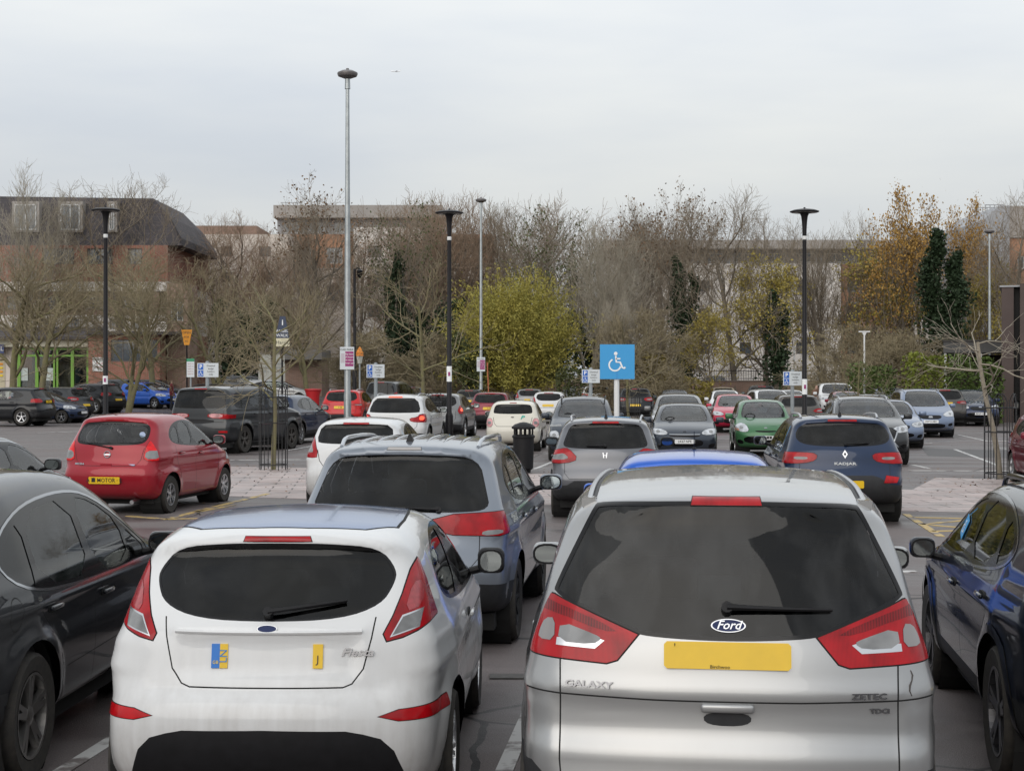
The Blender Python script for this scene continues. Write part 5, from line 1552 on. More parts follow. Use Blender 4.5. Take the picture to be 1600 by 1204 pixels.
# brick wing with poster
r, q = building('brick_wing', 'red brick wing with a white poster right of the green-framed shop', 25.2, 1.0)
X, Z = q.x, q.h
facade_block(r, X(138), X(250), -.5, Z(523), 0, 3.5, M_brick, [(X(173), X(246), Z(565), Z(530))], M_wframed, 3)
b = MB(); b.box(X(136), X(285), -.5, 3.6, Z(523), Z(518)); b.build('canopy', M_slate_, r)
b = MB(); b.box(X(145), X(168), -.06, -.01, Z(580), Z(558)); o = b.build('poster', M_pw, r)
for k, t in enumerate(('CAR PARK', 'Pay at', 'machine')):
    text_obj('lettering', t, .2 if k == 0 else .16, M_ink if k == 0 else mat('poster_red', (.5, .05, .05), .5), o, Matrix.Translation((X(156.5), -.064, Z(562 + 5.5 * k))) @ Matrix(((1, 0, 0, 0), (0, 0, -1, 0), (0, 1, 0, 0), (0, 0, 0, 1))), .004)
facade_block(r, X(252), X(285), -.5, Z(440), 1.6, 3, M_brick2, [(X(258), X(278), Z(500), Z(470))], M_wframe)
# flats behind
def win_row(X, Z, cols, w, rows, h):
    return [(X(c), X(c + w), Z(y + h), Z(y)) for c in cols for y in rows]
r, q = building('pink_flats', 'pale flats behind the russet trees left of centre', 19.0, .6)
X, Z = q.x, q.h
facade_block(r, X(268), X(452), -1, Z(366), 0, 12, M_render, win_row(X, Z, (300, 345, 405), 18, (385, 425, 468), 16), M_wframed)
facade_block(r, X(283), X(400), Z(366), Z(352), .3, 10, M_brick2, [], M_wframed, nm='upper_storey')
r, q = building('orange_flats', 'flat-roofed block of flats with orange brick panels and grey-brown top storey in the centre', 18.2, .4)
X, Z = q.x, q.h
facade_block(r, X(452), X(553), Z(419), Z(366), 0, 14, M_obrick, [(X(461), X(486), Z(412), Z(387)), (X(510), X(535), Z(412), Z(387))], M_wframe, nm='brick_panel')
facade_block(r, X(452), X(553), -1, Z(419.4), .2, 13, M_render, [(X(461), X(486), Z(470), Z(445)), (X(510), X(535), Z(470), Z(445))], M_wframed, nm='lower_wall')
facade_block(r, X(553.4), X(664), -1, Z(356), -.6, 14, M_rendw, win_row(X, Z, (575, 625), 22, (385, 430, 478), 18), M_wframed, nm='cream_panel')
facade_block(r, X(664.4), X(770), Z(412), Z(366), 0, 14, M_obrick, win_row(X, Z, (680, 725), 22, (380,), 22), M_wframe, nm='brick_panel')
facade_block(r, X(664.4), X(770), -1, Z(412.4), .2, 13, M_render, win_row(X, Z, (680, 725), 22, (440,), 22), M_wframed, nm='lower_wall')
facade_block(r, X(430), X(690), Z(365.6), Z(341), 1.2, 12, M_greyc, [(X(a), X(a + 24), Z(362), Z(345)) for a in (440, 480, 520, 565, 610, 650)], M_wframe, nm='top_storey')
b = MB(); b.box(X(428), X(692), -.3, 13, Z(340.6), Z(321)); b.build('roof', M_clad, r)
b = MB()
for a in np.linspace(438, 462, 5): b.tube([(X(a), 1, Z(321)), (X(a), 1, Z(314))], .03, 5)
b.tube([(X(436), 1, Z(314.5)), (X(464), 1, Z(314.5))], .03, 5); b.build('roof_railing', M_greyc, r)
b = MB(); b.box(X(448), X(495), -.9, 0, Z(419), Z(416)); b.build('balcony', M_greyc, r)
r, q = building('long_flats', 'long cream block of flats with grey top storey behind the right-hand trees', 17.6, .3)
X, Z = q.x, q.h
for a, b_, m_, yy, nm in ((945, 1140, M_rendw, 0, 'cream_panel'), (1140.4, 1312, M_rendw, -.5, 'cream_panel'), (1312.4, 1420, M_obrick, .6, 'brick_panel'), (1420.4, 1700, M_rendw, -.3, 'cream_panel')):
    cols = list(np.arange(a + 14, b_ - 26, 44))
    facade_block(r, X(a), X(b_), -1, Z(412), yy, 14, m_, win_row(X, Z, cols, 18, (438, 482, 535), 18), M_wframed, nm=nm)
facade_block(r, X(945), X(1700), Z(411.6), Z(390), 1.4, 12, M_greyc, [(X(a), X(a + 30), Z(408), Z(394)) for a in range(960, 1680, 48)], M_wframe, nm='top_storey')
b = MB(); b.box(X(943), X(1702), -.8, 14, Z(389.6), Z(376)); b.build('roof', M_clad, r)
for a, y in ((1325, 472), (1370, 472), (1325, 520), (1370, 520)):
    b = MB(); b.box(X(a), X(a + 34), -.6, .55, Z(y + 3), Z(y)); 
    for t in np.linspace(a, a + 34, 9): b.tube([(X(t), -.58, Z(y)), (X(t), -.58, Z(y - 16))], .02, 4)
    b.tube([(X(a), -.58, Z(y - 16)), (X(a + 34), -.58, Z(y - 16))], .03, 4); b.build('balcony', M_greyc, r)
r, q = building('right_flats', 'grey-gabled flats with orange brick at the right edge', 19.5, .3)
X, Z = q.x, q.h
facade_block(r, X(1576), X(1700), -1, Z(372), 0, 12, M_obrick, win_row(X, Z, (1590, 1640), 20, (400, 450), 20), M_wframe, nm='brick_panel')
V = [(X(1533), -.3, Z(520)), (X(1575.6), -.3, Z(520)), (X(1575.6), -.3, Z(322)), (X(1560), -.3, Z(322)), (X(1533), -.3, Z(345)), (X(1533), 12, Z(520)), (X(1575.6), 12, Z(520)), (X(1575.6), 12, Z(322)), (X(1560), 12, Z(322)), (X(1533), 12, Z(345))]
mesh_obj('gable', V, [(0, 1, 2, 3, 4), (0, 4, 9, 5), (4, 3, 8, 9), (3, 2, 7, 8), (1, 6, 7, 2)], M_greyc, r)
b = MB(); b.box(X(1576), X(1700), -.2, 12, Z(371.6), Z(322)); b.build('roof', M_clad, r)
b = MB()
for a in np.linspace(1546, 1574, 5): b.tube([(X(a), 1, Z(325)), (X(a), 1, Z(318))], .04, 5); b.tube([(X(a), 3, Z(325)), (X(a), 3, Z(318))], .04, 5)
b.tube([(X(1545), 1, Z(318)), (X(1575), 1, Z(318))], .04, 5); b.tube([(X(1545), 3, Z(318)), (X(1575), 3, Z(318))], .04, 5); b.build('roof_railing', M_greyc, r)
def turn(r, px, s_, deg):
    """swing a building about its front-left corner so that its side runs away from the car park"""
    c = Vector((px, 0, 0)); a = -radians(deg)
    p = Vector((px, FPX / s_, r.location.z))
    r.rotation_euler = (0, 0, a)
    r.location = p - Matrix.Rotation(a, 3, 'Z') @ c
# brown building and canopy on the right
r, q = building('brown_building', 'brown clad building with dark doors at the right edge', 33.0, 0.)
X, Z = q.x, q.h
facade_block(r, X(1565), X(1583), -.2, Z(449), 0, 10, M_brownw, [], M_wframed)
facade_block(r, X(1583.4), X(1592), -.2, Z(449), .5, 9, M_black, [], M_wframed, nm='stair_recess')
facade_block(r, X(1592.4), X(1760), -.2, Z(444), -.4, 10, M_brownw, [(X(1600), X(1640), Z(600), Z(556))], M_wframed)
b = MB(); b.box(X(1562), X(1595), -.05, 10, Z(448.6), Z(446)); b.build('roof_edge', M_greyc, r)
turn(r, X(1565), 33., 18)
r, q = building('canopy', 'low flat canopy on slim posts left of the brown building', 30., 0., 'canopy')
X, Z = q.x, q.h
b = MB(); b.box(X(1474), X(1660), 0, 6, Z(551), Z(533)); b.build('canopy_roof', M_roofflat, r)
b = MB(); b.box(X(1472), X(1662), -.08, 6.05, Z(533.2), Z(531)); b.build('roof_edge', mat('dark_timber', (.06, .055, .05), .7), r)
for a in (1477, 1530, 1580, 1597, 1620):
    b = MB(); b.box(X(a) - .06, X(a) + .06, .1, .25, 0, Z(551.2)); b.build('post', M_wframe, r)
b = MB(); b.box(X(1476), X(1660), 5.5, 5.7, -.1, Z(552)); b.build('back_wall', M_brownw, r)
turn(r, X(1474), 30., 16)
# concrete kiosk left of centre
r, q = building('kiosk', 'low grey concrete canopy building behind the red container', 24., .9)
X, Z = q.x, q.h
facade_block(r, X(437), X(500), -.5, Z(562), 1.0, 4, M_brick2, [], M_wframed)
b = MB(); b.box(X(433), X(503), 0, 5, Z(561.6), Z(546)); b.build('canopy_roof', mat('grey_concrete', (.20, .19, .18), .85, noise=(2, .3)), r)
# far brick wall with iron railings on top
def railed_wall(label, x0, x1, s, yw, yr):
    q = Px(s); gz = ground_z((x0 + x1 - 1600) / 2 / s, FPX / s); q.z = gz
    r = empty('brick_wall', (0, FPX / s, gz), 0, label, 'wall', 'boundary wall with railings')
    b = MB(); b.box(q.x(x0), q.x(x1), 0, .3, -.3, q.h(yw)); b.build('wall_body', M_brick2, r)
    b = MB(); b.box(q.x(x0), q.x(x1), -.04, .34, q.h(yw), q.h(yw) + .08); b.build('coping', mat('coping', (.18, .15, .13), .8), r)
    b = MB(); z0, z1 = q.h(yw) + .08, q.h(yr)
    for z in (z0 + .12, z1 - .1): b.box(q.x(x0), q.x(x1), .13, .17, z - .02, z + .02)
    for xx in np.arange(q.x(x0), q.x(x1), .16): b.box(xx - .01, xx + .01, .14, .16, z0, z1)
    b.build('railing', M_black, r)
railed_wall('brick boundary wall with black railings left of the big blue sign', 560, 930, 23.5, 597, 578)
railed_wall('brick boundary wall with black railings right of the big blue sign', 932, 1345, 24, 596, 577)
railed_wall('brick boundary wall behind the hedges on the right', 1347, 1700, 24, 596, 577)
# the store behind the camera: what the glass and paint facing us mirror
r = empty('store_building', (0, -38, 0), 0, 'long supermarket front with blue fascia behind the photographer', 'building')
b = MB(); b.box(-70, 70, -30, 0, 0, 6.5); b.build('wall', M_brick2, r)
b = MB(); b.box(-70, 70, .02, .6, 4.9, 5.8); b.build('fascia', mat('fascia_blue', (.05, .09, .17), .4), r)
b = MB(); b.box(-70, 70, .02, .1, .3, 3.6); b.build('shop_glass', M_pane, r)
# ---------------------------------------------------------------- cars of the middle distance
def park(root, px, s, head, anchor='rear', L=4.3, dz=None):
    place(root, px, s, head, anchor, L)
    c = root.location + Matrix.Rotation(-radians(head), 3, 'Z') @ Vector((0, L / 2, 0))
    root.location.z = ground_z(c.x, c.y) if dz is None else dz
    return root
M_dull = mat('dull_chrome', (.30, .31, .32), .3, metal=.8)
P_cherry = paint('cherry', (.30, .010, .022), metal=.15, rough=.28, dirt=.05)
P_jazz = paint('gunmetal', (.13, .135, .15), metal=.5, rough=.3, dirt=.05)
P_cream = paint('cream', (.66, .635, .56), rough=.3, dirt=.05)
P_slate = paint('slate', (.035, .045, .062), metal=.4, rough=.3, dirt=.05)
P_green = paint('green', (.042, .145, .060), metal=.2, rough=.32, dirt=.06)
P_steel = paint('steel_blue', (.17, .215, .31), metal=.45, rough=.3, dirt=.05)
P_brown = paint('brown_grey', (.085, .08, .075), metal=.4, rough=.3, dirt=.05)
P_dgrey = paint('dark_grey', (.035, .038, .042), metal=.3, rough=.3, dirt=.05)
P_maroon = paint('maroon', (.16, .010, .025), metal=.3, rough=.28, dirt=.05)
P_scarlet = paint('scarlet', (.50, .012, .014), rough=.28, dirt=.05)
P_bluedk = paint('mid_blue', (.010, .025, .066), metal=.15, rough=.28, dirt=.05)
P_mgrey = paint('mid_grey', (.20, .205, .21), metal=.4, rough=.3, dirt=.05)

def micra_x(B, root, sp):
    st = MB(); P, N = B.surf('rear', [(.50, 1.27)])
    e = [(.05 * cos(t), .045 * sin(t)) for t in np.linspace(0, 2 * pi, 17)[:-1]]
    st.prism([(.50 + a, 1.27 + b) for a, b in e], .004, Matrix.Translation((0, P[0, 1] - .012, 0)) )
    st.build('window_sticker', mat('sticker', (.45, .55, .75), .4), root)
    rb = MB(); P, N = B.surf('rear', [(0, .80)]); rb.box(-.09, .09, P[0, 1] - .012, P[0, 1] + .02, .775, .815); rb.build('tailgate_handle', P_cherry, root)
    b = MB(); P, N = B.surf('rear', [(.42, .80)]); b.box(.34, .46, P[0, 1] - .006, P[0, 1] + .02, .79, .812); b.build('badge', mat('badge_bw', (.5, .55, .75), .3), root)
    t = MB(); t.tube([(.45, .02, .22), (.45, .3, .24)], .035, 10); t.build('exhaust_pipe', M_alu, root, True)
sp = kind('hatch', P_cherry, L=3.78, W=1.665, H=1.59, res=.045, hero=1, fplate=False, wr=.30, plate='A ■ MOTOR · E', pz=.56, tail_mat=lampmat('bright_red_lens', (.62, .008, .012)),
    tail=[(.58, .86), (.84, .86), (.84, 1.19), (.74, 1.22), (.64, 1.20), (.59, 1.02)], tail_y=(-.1, .30), tail_in=[(.60, .89), (.80, .89), (.80, 1.02), (.61, 1.02)],
    rwin=sym([(0, 1.10), (.46, 1.11), (.585, 1.15), (.61, 1.28), (.56, 1.44), (.3, 1.47), (0, 1.475)]), rear_glass=M_glass, rear_side_glass=M_glass, frit=.04,
    bump=sym([(0, .18), (.9, .18), (.9, .22), (0, .25)]), wiper=((.06, 1.06), (-.36, 1.13)), spl=(.15, 1.50, .02), rimmat=M_alu, spokes=6, twin=True, rimr=.6,
    extras=[micra_x, badge('ring', 'rear', 0, .96, .05), script('rear', 'MICRA', -.47, .81, .045, M_chrome)])
c = build_car(sp, 'hatchback_car', 'red five-door hatchback with yellow rear plate standing before the paved island on the left')
park(c, 163, 99.5, 10.5)

sp = kind('suv', P_bluedk, res=.045, hero=1, fplate=False, plate='Y  JP', pz=.60, wr=.35, rails=(.8, 2.5, .60), aerial=(.8, 'fin'), wiper=((.02, 1.17), (.36, 1.19)),
    tail=[(.42, .95), (.60, .90), (.98, .90), (.98, 1.06), (.60, 1.065), (.40, 1.045)], tail_in=[(.54, .968), (.60, .955), (.74, .96), (.74, 1.0), (.55, .998)],
    rwin=sym([(0, 1.15), (.5, 1.16), (.68, 1.22), (.70, 1.34), (.60, 1.475), (.3, 1.50), (0, 1.505)]), rear_glass=M_priv2,
    bump=sym([(0, .2), (1.0, .2), (1.0, .56), (.66, .60), (.50, .70), (.40, .73), (0, .73)]), low_mat=M_trim,
    inlays=[('reflector', M_redsm, 'rear', [(.56, .62), (.76, .62), (.80, .70), (.60, .73)], (-.1, .5), True, 0, .004)],
    extras=[badge('diamond', 'rear', 0, 1.04, .065), script('rear', 'KADJAR', 0, .90, .056, M_dull, sx=1.6)])
c = build_car(sp, 'suv_car', 'dark blue SUV with silver roof rails, ahead and right of the silver people carrier')
park(c, 1322, 106, 4.5)

sp = kind('hatch', P_white, L=3.85, W=1.69, H=1.51, res=.05, fplate=False, plate=False, wr=.30,
    tail=[(.56, .90), (.72, .88), (.90, .92), (.90, 1.10), (.72, 1.24), (.68, 1.22)], rwin=sym([(0, 1.10), (.5, 1.11), (.63, 1.14), (.58, 1.40), (.3, 1.42), (0, 1.425)]), frit=.01,
    bump=sym([(0, .18), (.9, .18), (.9, .24), (0, .27)]), aerial=(1.3, .5), fin_mat=M_black)
c = build_car(sp, 'hatchback_car', 'white hatchback half hidden behind the grey SUV with the ribbed roof')
park(c, 549, 98, 5)

sp = kind('suv', P_jazz, L=4.05, W=1.725, H=1.56, res=.045, hero=1, fplate=False, plate=False, wr=.31, rails=(.55, 2.0, .56), rail_mat=M_alu, aerial=(.75, 'fin'), wiper=((.0, 1.12), (-.28, 1.12)),
    tail=[(.40, .93), (.60, .86), (.98, .87), (.98, 1.0), (.66, 1.09), (.56, 1.09)], rwin=sym([(0, 1.08), (.5, 1.09), (.66, 1.12), (.62, 1.25), (.54, 1.45), (.3, 1.47), (0, 1.475)]), rear_glass=M_priv2,
    mir_mat=M_black, extras=[badge('hbox', 'rear', 0, .99, .042)])
c = build_car(sp, 'hatchback_car', 'gunmetal hatchback with roof rails in front of the big blue wheelchair sign')
park(c, 945, 103, 5)

sp = kind('hatch', P_blue, L=3.7, W=1.68, H=1.54, res=.05, fplate=False, plate=False, spl=False, aerial=(1.15, .18), fin_mat=M_black)
c = build_car(sp, 'hatchback_car', 'bright blue small car of which only the shiny roof shows above the silver people carrier')
park(c, 1087, 192, 6)

sp = kind('estate', P_dgrey, L=4.5, W=1.80, H=1.50, res=.06, fplate=False, dlo_chrome=True, plate=False)
c = build_car(sp, 'saloon_car', 'dark grey car with chrome window arch cut by the left edge, beyond the black car')
park(c, -212, 140, 6)

# facing the camera
sp = kind('hatch', P_slate, L=4.16, W=1.76, H=1.64, res=.05, rails=(.7, 2.4, .60), rail_mat=M_black, plate=False, fplate=None, grille2=sym([(0, .84), (.4, .85), (.42, .92), (0, .92)]),
    head=[(.56, .58), (.80, .58), (.84, .76), (.60, .80)], inlays=[('light_strip', M_white_lens, 'front', [(.5, .90), (.84, .88), (.84, .93), (.54, .95)], (3.2, 4.5), True, 0, .004)], wr=.33)
c = build_car(sp, 'suv_car', 'dark slate crossover facing the camera between the cream hatchback and the grey sign post')
park(c, 908, 61, 184, 'front', 4.16)
sp = kind('hatch', P_slate, L=4.06, W=1.725, H=1.45, res=.05, plate=False, fplate='LK67 NPE', grille2=sym([(0, .60), (.36, .60), (.44, .68), (0, .665)]), grille_bar=[(0, .655), (.40, .66), (.40, .68), (0, .675)],
    extras=[badge('oval', 'front', 0, .74, .055, M_gloss)])
c = build_car(sp, 'hatchback_car', 'dark blue hatchback with chrome-trimmed grille facing the camera right of the big blue sign')
park(c, 1070, 60, 185, 'front', 4.06)
sp = kind('hatch', P_green, L=3.75, W=1.66, H=1.53, res=.05, plate=False, fplate='■■ ■■', mir_mat=P_green, aerial=(2.2, -.25), grille2=sym([(0, .66), (.26, .67), (.30, .71), (0, .71)]), grille=sym([(0, .36), (.56, .37), (.60, .50), (.46, .56), (0, .57)]),
    head=[(.44, .70), (.58, .66), (.80, .72), (.82, .86), (.70, .92), (.52, .88)], inlays=[('indicator', mat('pale_amber', (.5, .25, .16), .25, coat=1.), 'front', [(.70, .70), (.85, .73), (.85, .79), (.72, .76)], (3.0, 4.5), True, 0, 0, .007)], extras=[badge('oval', 'front', 0, .78, .05, M_chrome)])
c = build_car(sp, 'hatchback_car', 'green small hatchback facing the camera beside the dark blue SUV')
park(c, 1197, 57.5, 185, 'front', 3.75)
sp = kind('hatch', P_maroon, L=4.2, W=1.80, H=1.47, res=.05, plate=False, fplate='RJ18 VHK', grille2=sym([(0, .62), (.34, .63), (.42, .76), (0, .76)]), grille_bar=[(0, .735), (.40, .74), (.40, .76), (0, .755)])
sp['paint'] = P_crim = paint('crimson', (.42, .008, .045), metal=.15, rough=.26, dirt=.04)
sp['mir_mat'] = P_crim
c = build_car(sp, 'hatchback_car', 'crimson hatchback facing the camera between the dark blue and the green hatchbacks')
park(c, 1150, 40.5, 186, 'front', 4.2)
def lexus_x(B, root, sp):
    for sd in (-1, 1):
        P, N = B.surf('front', [(sd * (.62 - .14 * t), .92 - .34 * t) for t in np.linspace(0, 1, 6)] + [(sd * (.48 + .1 * t), .58 - .12 * t) for t in np.linspace(.2, 1, 3)])
        r = MB(); r.tube([p + n * .01 for p, n in zip(P, N)], .02, 6); r.build('grille_trim', M_chrome, root, True)
sp = kind('suv', P_dgrey, L=4.89, W=1.895, H=1.68, res=.05, plate=False, fplate=False, grille2=sym([(0, .5), (.44, .5), (.50, .62), (.62, .92), (0, .93)]), grille=[], arch_trim=.04, dlo_chrome=True, extras=[lexus_x], rails=(.9, 2.6, .62), mir_mat=P_dgrey)
sp['inlays'] = [i for i in sp['inlays'] if i[0] != 'grille' or len(i[3]) > 2]
c = build_car(sp, 'suv_car', 'black SUV with slashed chrome grille facing the camera behind the dark blue SUV')
park(c, 1366, 64, 186, 'front', 4.89)
sp = kind('mpv', P_steel, L=4.85, W=1.90, H=1.73, res=.05, plate=False, fplate='EW12 ABV', rails=(.7, 2.9, .64), rail_mat=P_steel, mir_mat=P_steel, extras=[badge('flat', 'front', 0, .74, .075)],
    bump=sym([(0, .16), (.9, .16), (.9, .2), (0, .24)]), inlays=[('bumper_lip', M_alu, 'front', sym([(0, .29), (.5, .30), (.62, .36), (.58, .38), (.48, .33), (0, .32)]), (4, 5.5), False, 1, 0, .012)])
c = build_car(sp, 'people_carrier', 'steel blue people carrier facing the camera beside the open tarmac')
park(c, 1455, 44, 185, 'front', 4.85)
sp = kind('suv', paint('deep_navy', (.010, .022, .06), metal=.3, dirt=.05), L=4.36, W=1.84, H=1.60, res=.06, plate=False, fplate='MG69 UWF', extras=[badge('flat', 'front', 0, .84, .07)], rails=(.8, 2.4, .6))
c = build_car(sp, 'suv_car', 'navy SUV facing the camera to the right of the brown-grey SUV')
park(c, 1533, 36, 185, 'front', 4.36)
# rear views
sp = kind('hatch', P_cream, L=3.57, W=1.63, H=1.49, res=.05, plate=False, fplate=False, wr=.29, tail=[(.57, .72), (.76, .72), (.76, .96), (.60, .97)], tail_mat=M_pink_lens, tail_in=[(.62, .80), (.72, .80), (.72, .88), (.62, .88)], tail_y=(-.1, .32),
    outline=[(.40, .20), (.10, .27), (.015, .42), (0, .62), (.05, .74), (.13, .95), (.20, 1.08), (.36, 1.34), (.36, 1.40), (.5, 1.45), (.9, 1.485), (1.5, 1.49), (1.9, 1.44), (2.55, 1.06), (2.7, 1.0), (3.2, .90), (3.46, .76), (3.56, .58), (3.55, .38), (3.46, .25), (3.2, .2)],
    rwin=sym([(0, 1.09), (.52, 1.10), (.58, 1.14), (.53, 1.34), (.4, 1.37), (0, 1.375)]), frit=.01, rear_glass=M_priv2, bump=sym([(0, .18), (.9, .18), (.9, .22), (0, .24)]),
    extras=[badge('oval', 'rear', 0, 1.0, .05, mat('badge_dark', (.12, .10, .09), .3)), script('rear', 'P', .28, .99, .16, mat('teal_sticker', (.0, .35, .28), .4), bold=.004, shear=.3)], spl=(.1, 1.41, .016), aerial=(1.0, .2))
c = build_car(sp, 'hatchback_car', 'cream retro hatchback with small pinkish tail lamps right of the maroon car')
park(c, 800, 54, 5)
sp = kind('boxy', P_dgrey, H=1.93, res=.055, rwin=sym([(0, 1.28), (.78, 1.29), (.83, 1.36), (.77, 1.76), (.5, 1.80), (0, 1.81)]), frit=.01, plate=False, fplate=False, tail=[(.30, 1.02), (1.05, .98), (1.05, 1.12), (.30, 1.15)], tail_in=[(.34, 1.03), (.74, 1.02), (.76, 1.13), (.34, 1.14)], tail_in_mat=M_pink_lens, rear_glass=M_priv,
    inlays=[('reflector', M_redsm, 'rear', [(.66, .60), (.90, .60), (.90, .66), (.66, .66)], (-.1, .5), True, 0, .004), ('number_plate_panel', M_black, 'rear', [(-.7, .86), (.5, .86), (.5, .98), (-.7, .98)], (-.1, .3), False, 1, 0, -.005)], rails=(.8, 3.2, .66), rail_mat=M_black, rimmat=mat('dirty_rim', (.16, .15, .14), .4, metal=.8), twin=True)
c = build_car(sp, 'suv_car', 'dark grey boxy off-roader with black tailgate top, behind the leftmost small parking sign')
park(c, 308, 55.5, 19, L=4.95)
sp = kind('suv', P_scarlet, L=4.02, W=1.765, H=1.65, res=.06, plate='F 3B', fplate=False, rails=(.6, 2.2, .58), tail=[(.44, 1.0), (1.0, .98), (1.0, 1.09), (.44, 1.07)], pz=.92)
c = build_car(sp, 'suv_car', 'bright red compact SUV with yellow plate behind the tall galvanised lamp post')
park(c, 531, 38.5, 6)
sp = kind('suv', P_white, L=4.6, W=1.86, H=1.68, res=.055, plate=False, fplate=False, tail=[(.46, .92), (.60, .88), (1.0, .88), (1.0, 1.10), (.74, 1.12), (.66, 1.02), (.46, 1.0)], tail_in=[(.72, .94), (.85, .94), (.85, 1.05), (.74, 1.06)], tail_in_mat=M_redlit, spl_mat=M_redlit, spl=(.2, 1.60, .03), rails=(.8, 2.6, .62),
    rwin=sym([(0, 1.14), (.60, 1.15), (.76, 1.17), (.62, 1.55), (.3, 1.56), (0, 1.565)]), frit=.01)
c = build_car(sp, 'suv_car', 'white SUV with glowing brake lamps in front of the bright red compact SUV')
park(c, 614, 55, 5.5)
sp = kind('suv', P_mgrey, L=4.5, W=1.82, H=1.62, res=.06, plate=False, fplate=False, tail=[(.70, .92), (1.0, .90), (1.0, 1.20), (.78, 1.26)], tail_in_mat=M_redlit)
c = build_car(sp, 'suv_car', 'silver-grey SUV with lit tail lamp behind the middle black lamp post')
park(c, 681, 46, 6)
sp = kind('suv', P_maroon, L=4.27, W=1.765, H=1.54, res=.06, plate='X 62', fplate=False, pz=.86)
c = build_car(sp, 'suv_car', 'maroon crossover with yellow plate to the left of the cream hatchback')
park(c, 764, 38, 6)
sp = kind('suv', P_brown, L=4.37, W=1.9, H=1.65, res=.06, plate='H 4', fplate=False, pz=1.0, wr=.38, tail=[(.44, 1.0), (1.0, .98), (1.0, 1.10), (.44, 1.10)])
c = build_car(sp, 'suv_car', 'brown-grey SUV with its tailgate to the camera beside the steel blue people carrier')
park(c, 1480, 36, 4)
sp = kind('hatch', P_brown, L=4.4, W=1.8, H=1.52, res=.06, plate='U LB', fplate=False, pz=.74, rwin=sym([(0, 1.08), (.5, 1.09), (.66, 1.14), (.62, 1.26), (.54, 1.40), (.3, 1.42), (0, 1.425)]), tail=[(.46, .88), (.95, .86), (.95, 1.0), (.60, 1.02)])
c = build_car(sp, 'hatchback_car', 'taupe hatchback with yellow plate behind the right-hand black lamp post')
park(c, 1250, 43, 4)
sp = kind('hatch', P_cherry, L=4.2, W=1.78, H=1.46, res=.05, plate=False, fplate=False)
sp['paint'] = P_maroon; sp['mir_mat'] = P_maroon
c = build_car(sp, 'hatchback_car', 'dark red car cut by the right edge beside the tree in its guard')
park(c, 1716, 84, 186, 'front', 4.2)
# left-hand group seen from the side
sp = kind('suv', P_black, L=4.66, W=1.88, H=1.67, res=.06, plate='BN 66', fplate=False, pz=1.02, no_sill=True, arch_trim=0, tail=[(.46, .98), (.98, .98), (.98, 1.14), (.56, 1.16)], tail_in=[], rimmat=M_alu)
c = build_car(sp, 'suv_car', 'black SUV with five-spoke wheels nearest in the dark row at the left edge')
park(c, 80, 35.5, -80, L=4.66, dz=.05)
sp = kind('suv', P_bluedk, L=4.5, W=1.84, H=1.62, res=.06, plate=False, fplate=False, tail=[(.60, .95), (1.0, .93), (1.0, 1.10), (.66, 1.12)])
c = build_car(sp, 'suv_car', 'navy SUV seen through the left tree guard, right of the boxy off-roader')
park(c, 413, 49.5, 12, L=4.5)

# ---------------------------------------------------------------- small cars of the background, copied from one of each kind
P_base = paint('base', (.2, .2, .2), metal=.3, dirt=.04)
PROTO = {}
def proto(k):
    if k not in PROTO:
        o = dict(res=.10, plate=None, hero=0)
        if k == 'van': sp = kind('mpv', P_base, L=4.75, W=1.93, H=1.96, rails=None, **o); sp.pop('rails', None)
        else: sp = kind(k, P_base, **o)
        sp['seats'] = 0
        r = build_car(sp, {'hatch': 'hatchback_car', 'suv': 'suv_car', 'mpv': 'people_carrier', 'boxy': 'off_roader', 'estate': 'saloon_car', 'van': 'van'}[k], None)
        PROTO[k] = (r, sp['L'])
    return PROTO[k]
P_sky = paint('sky_blue', (.22, .32, .45), metal=.3, dirt=.04)
P_pwhite = paint('clean_white', (.62, .63, .64), dirt=.04)
P_champ = paint('champagne', (.45, .38, .28), metal=.3, dirt=.04)
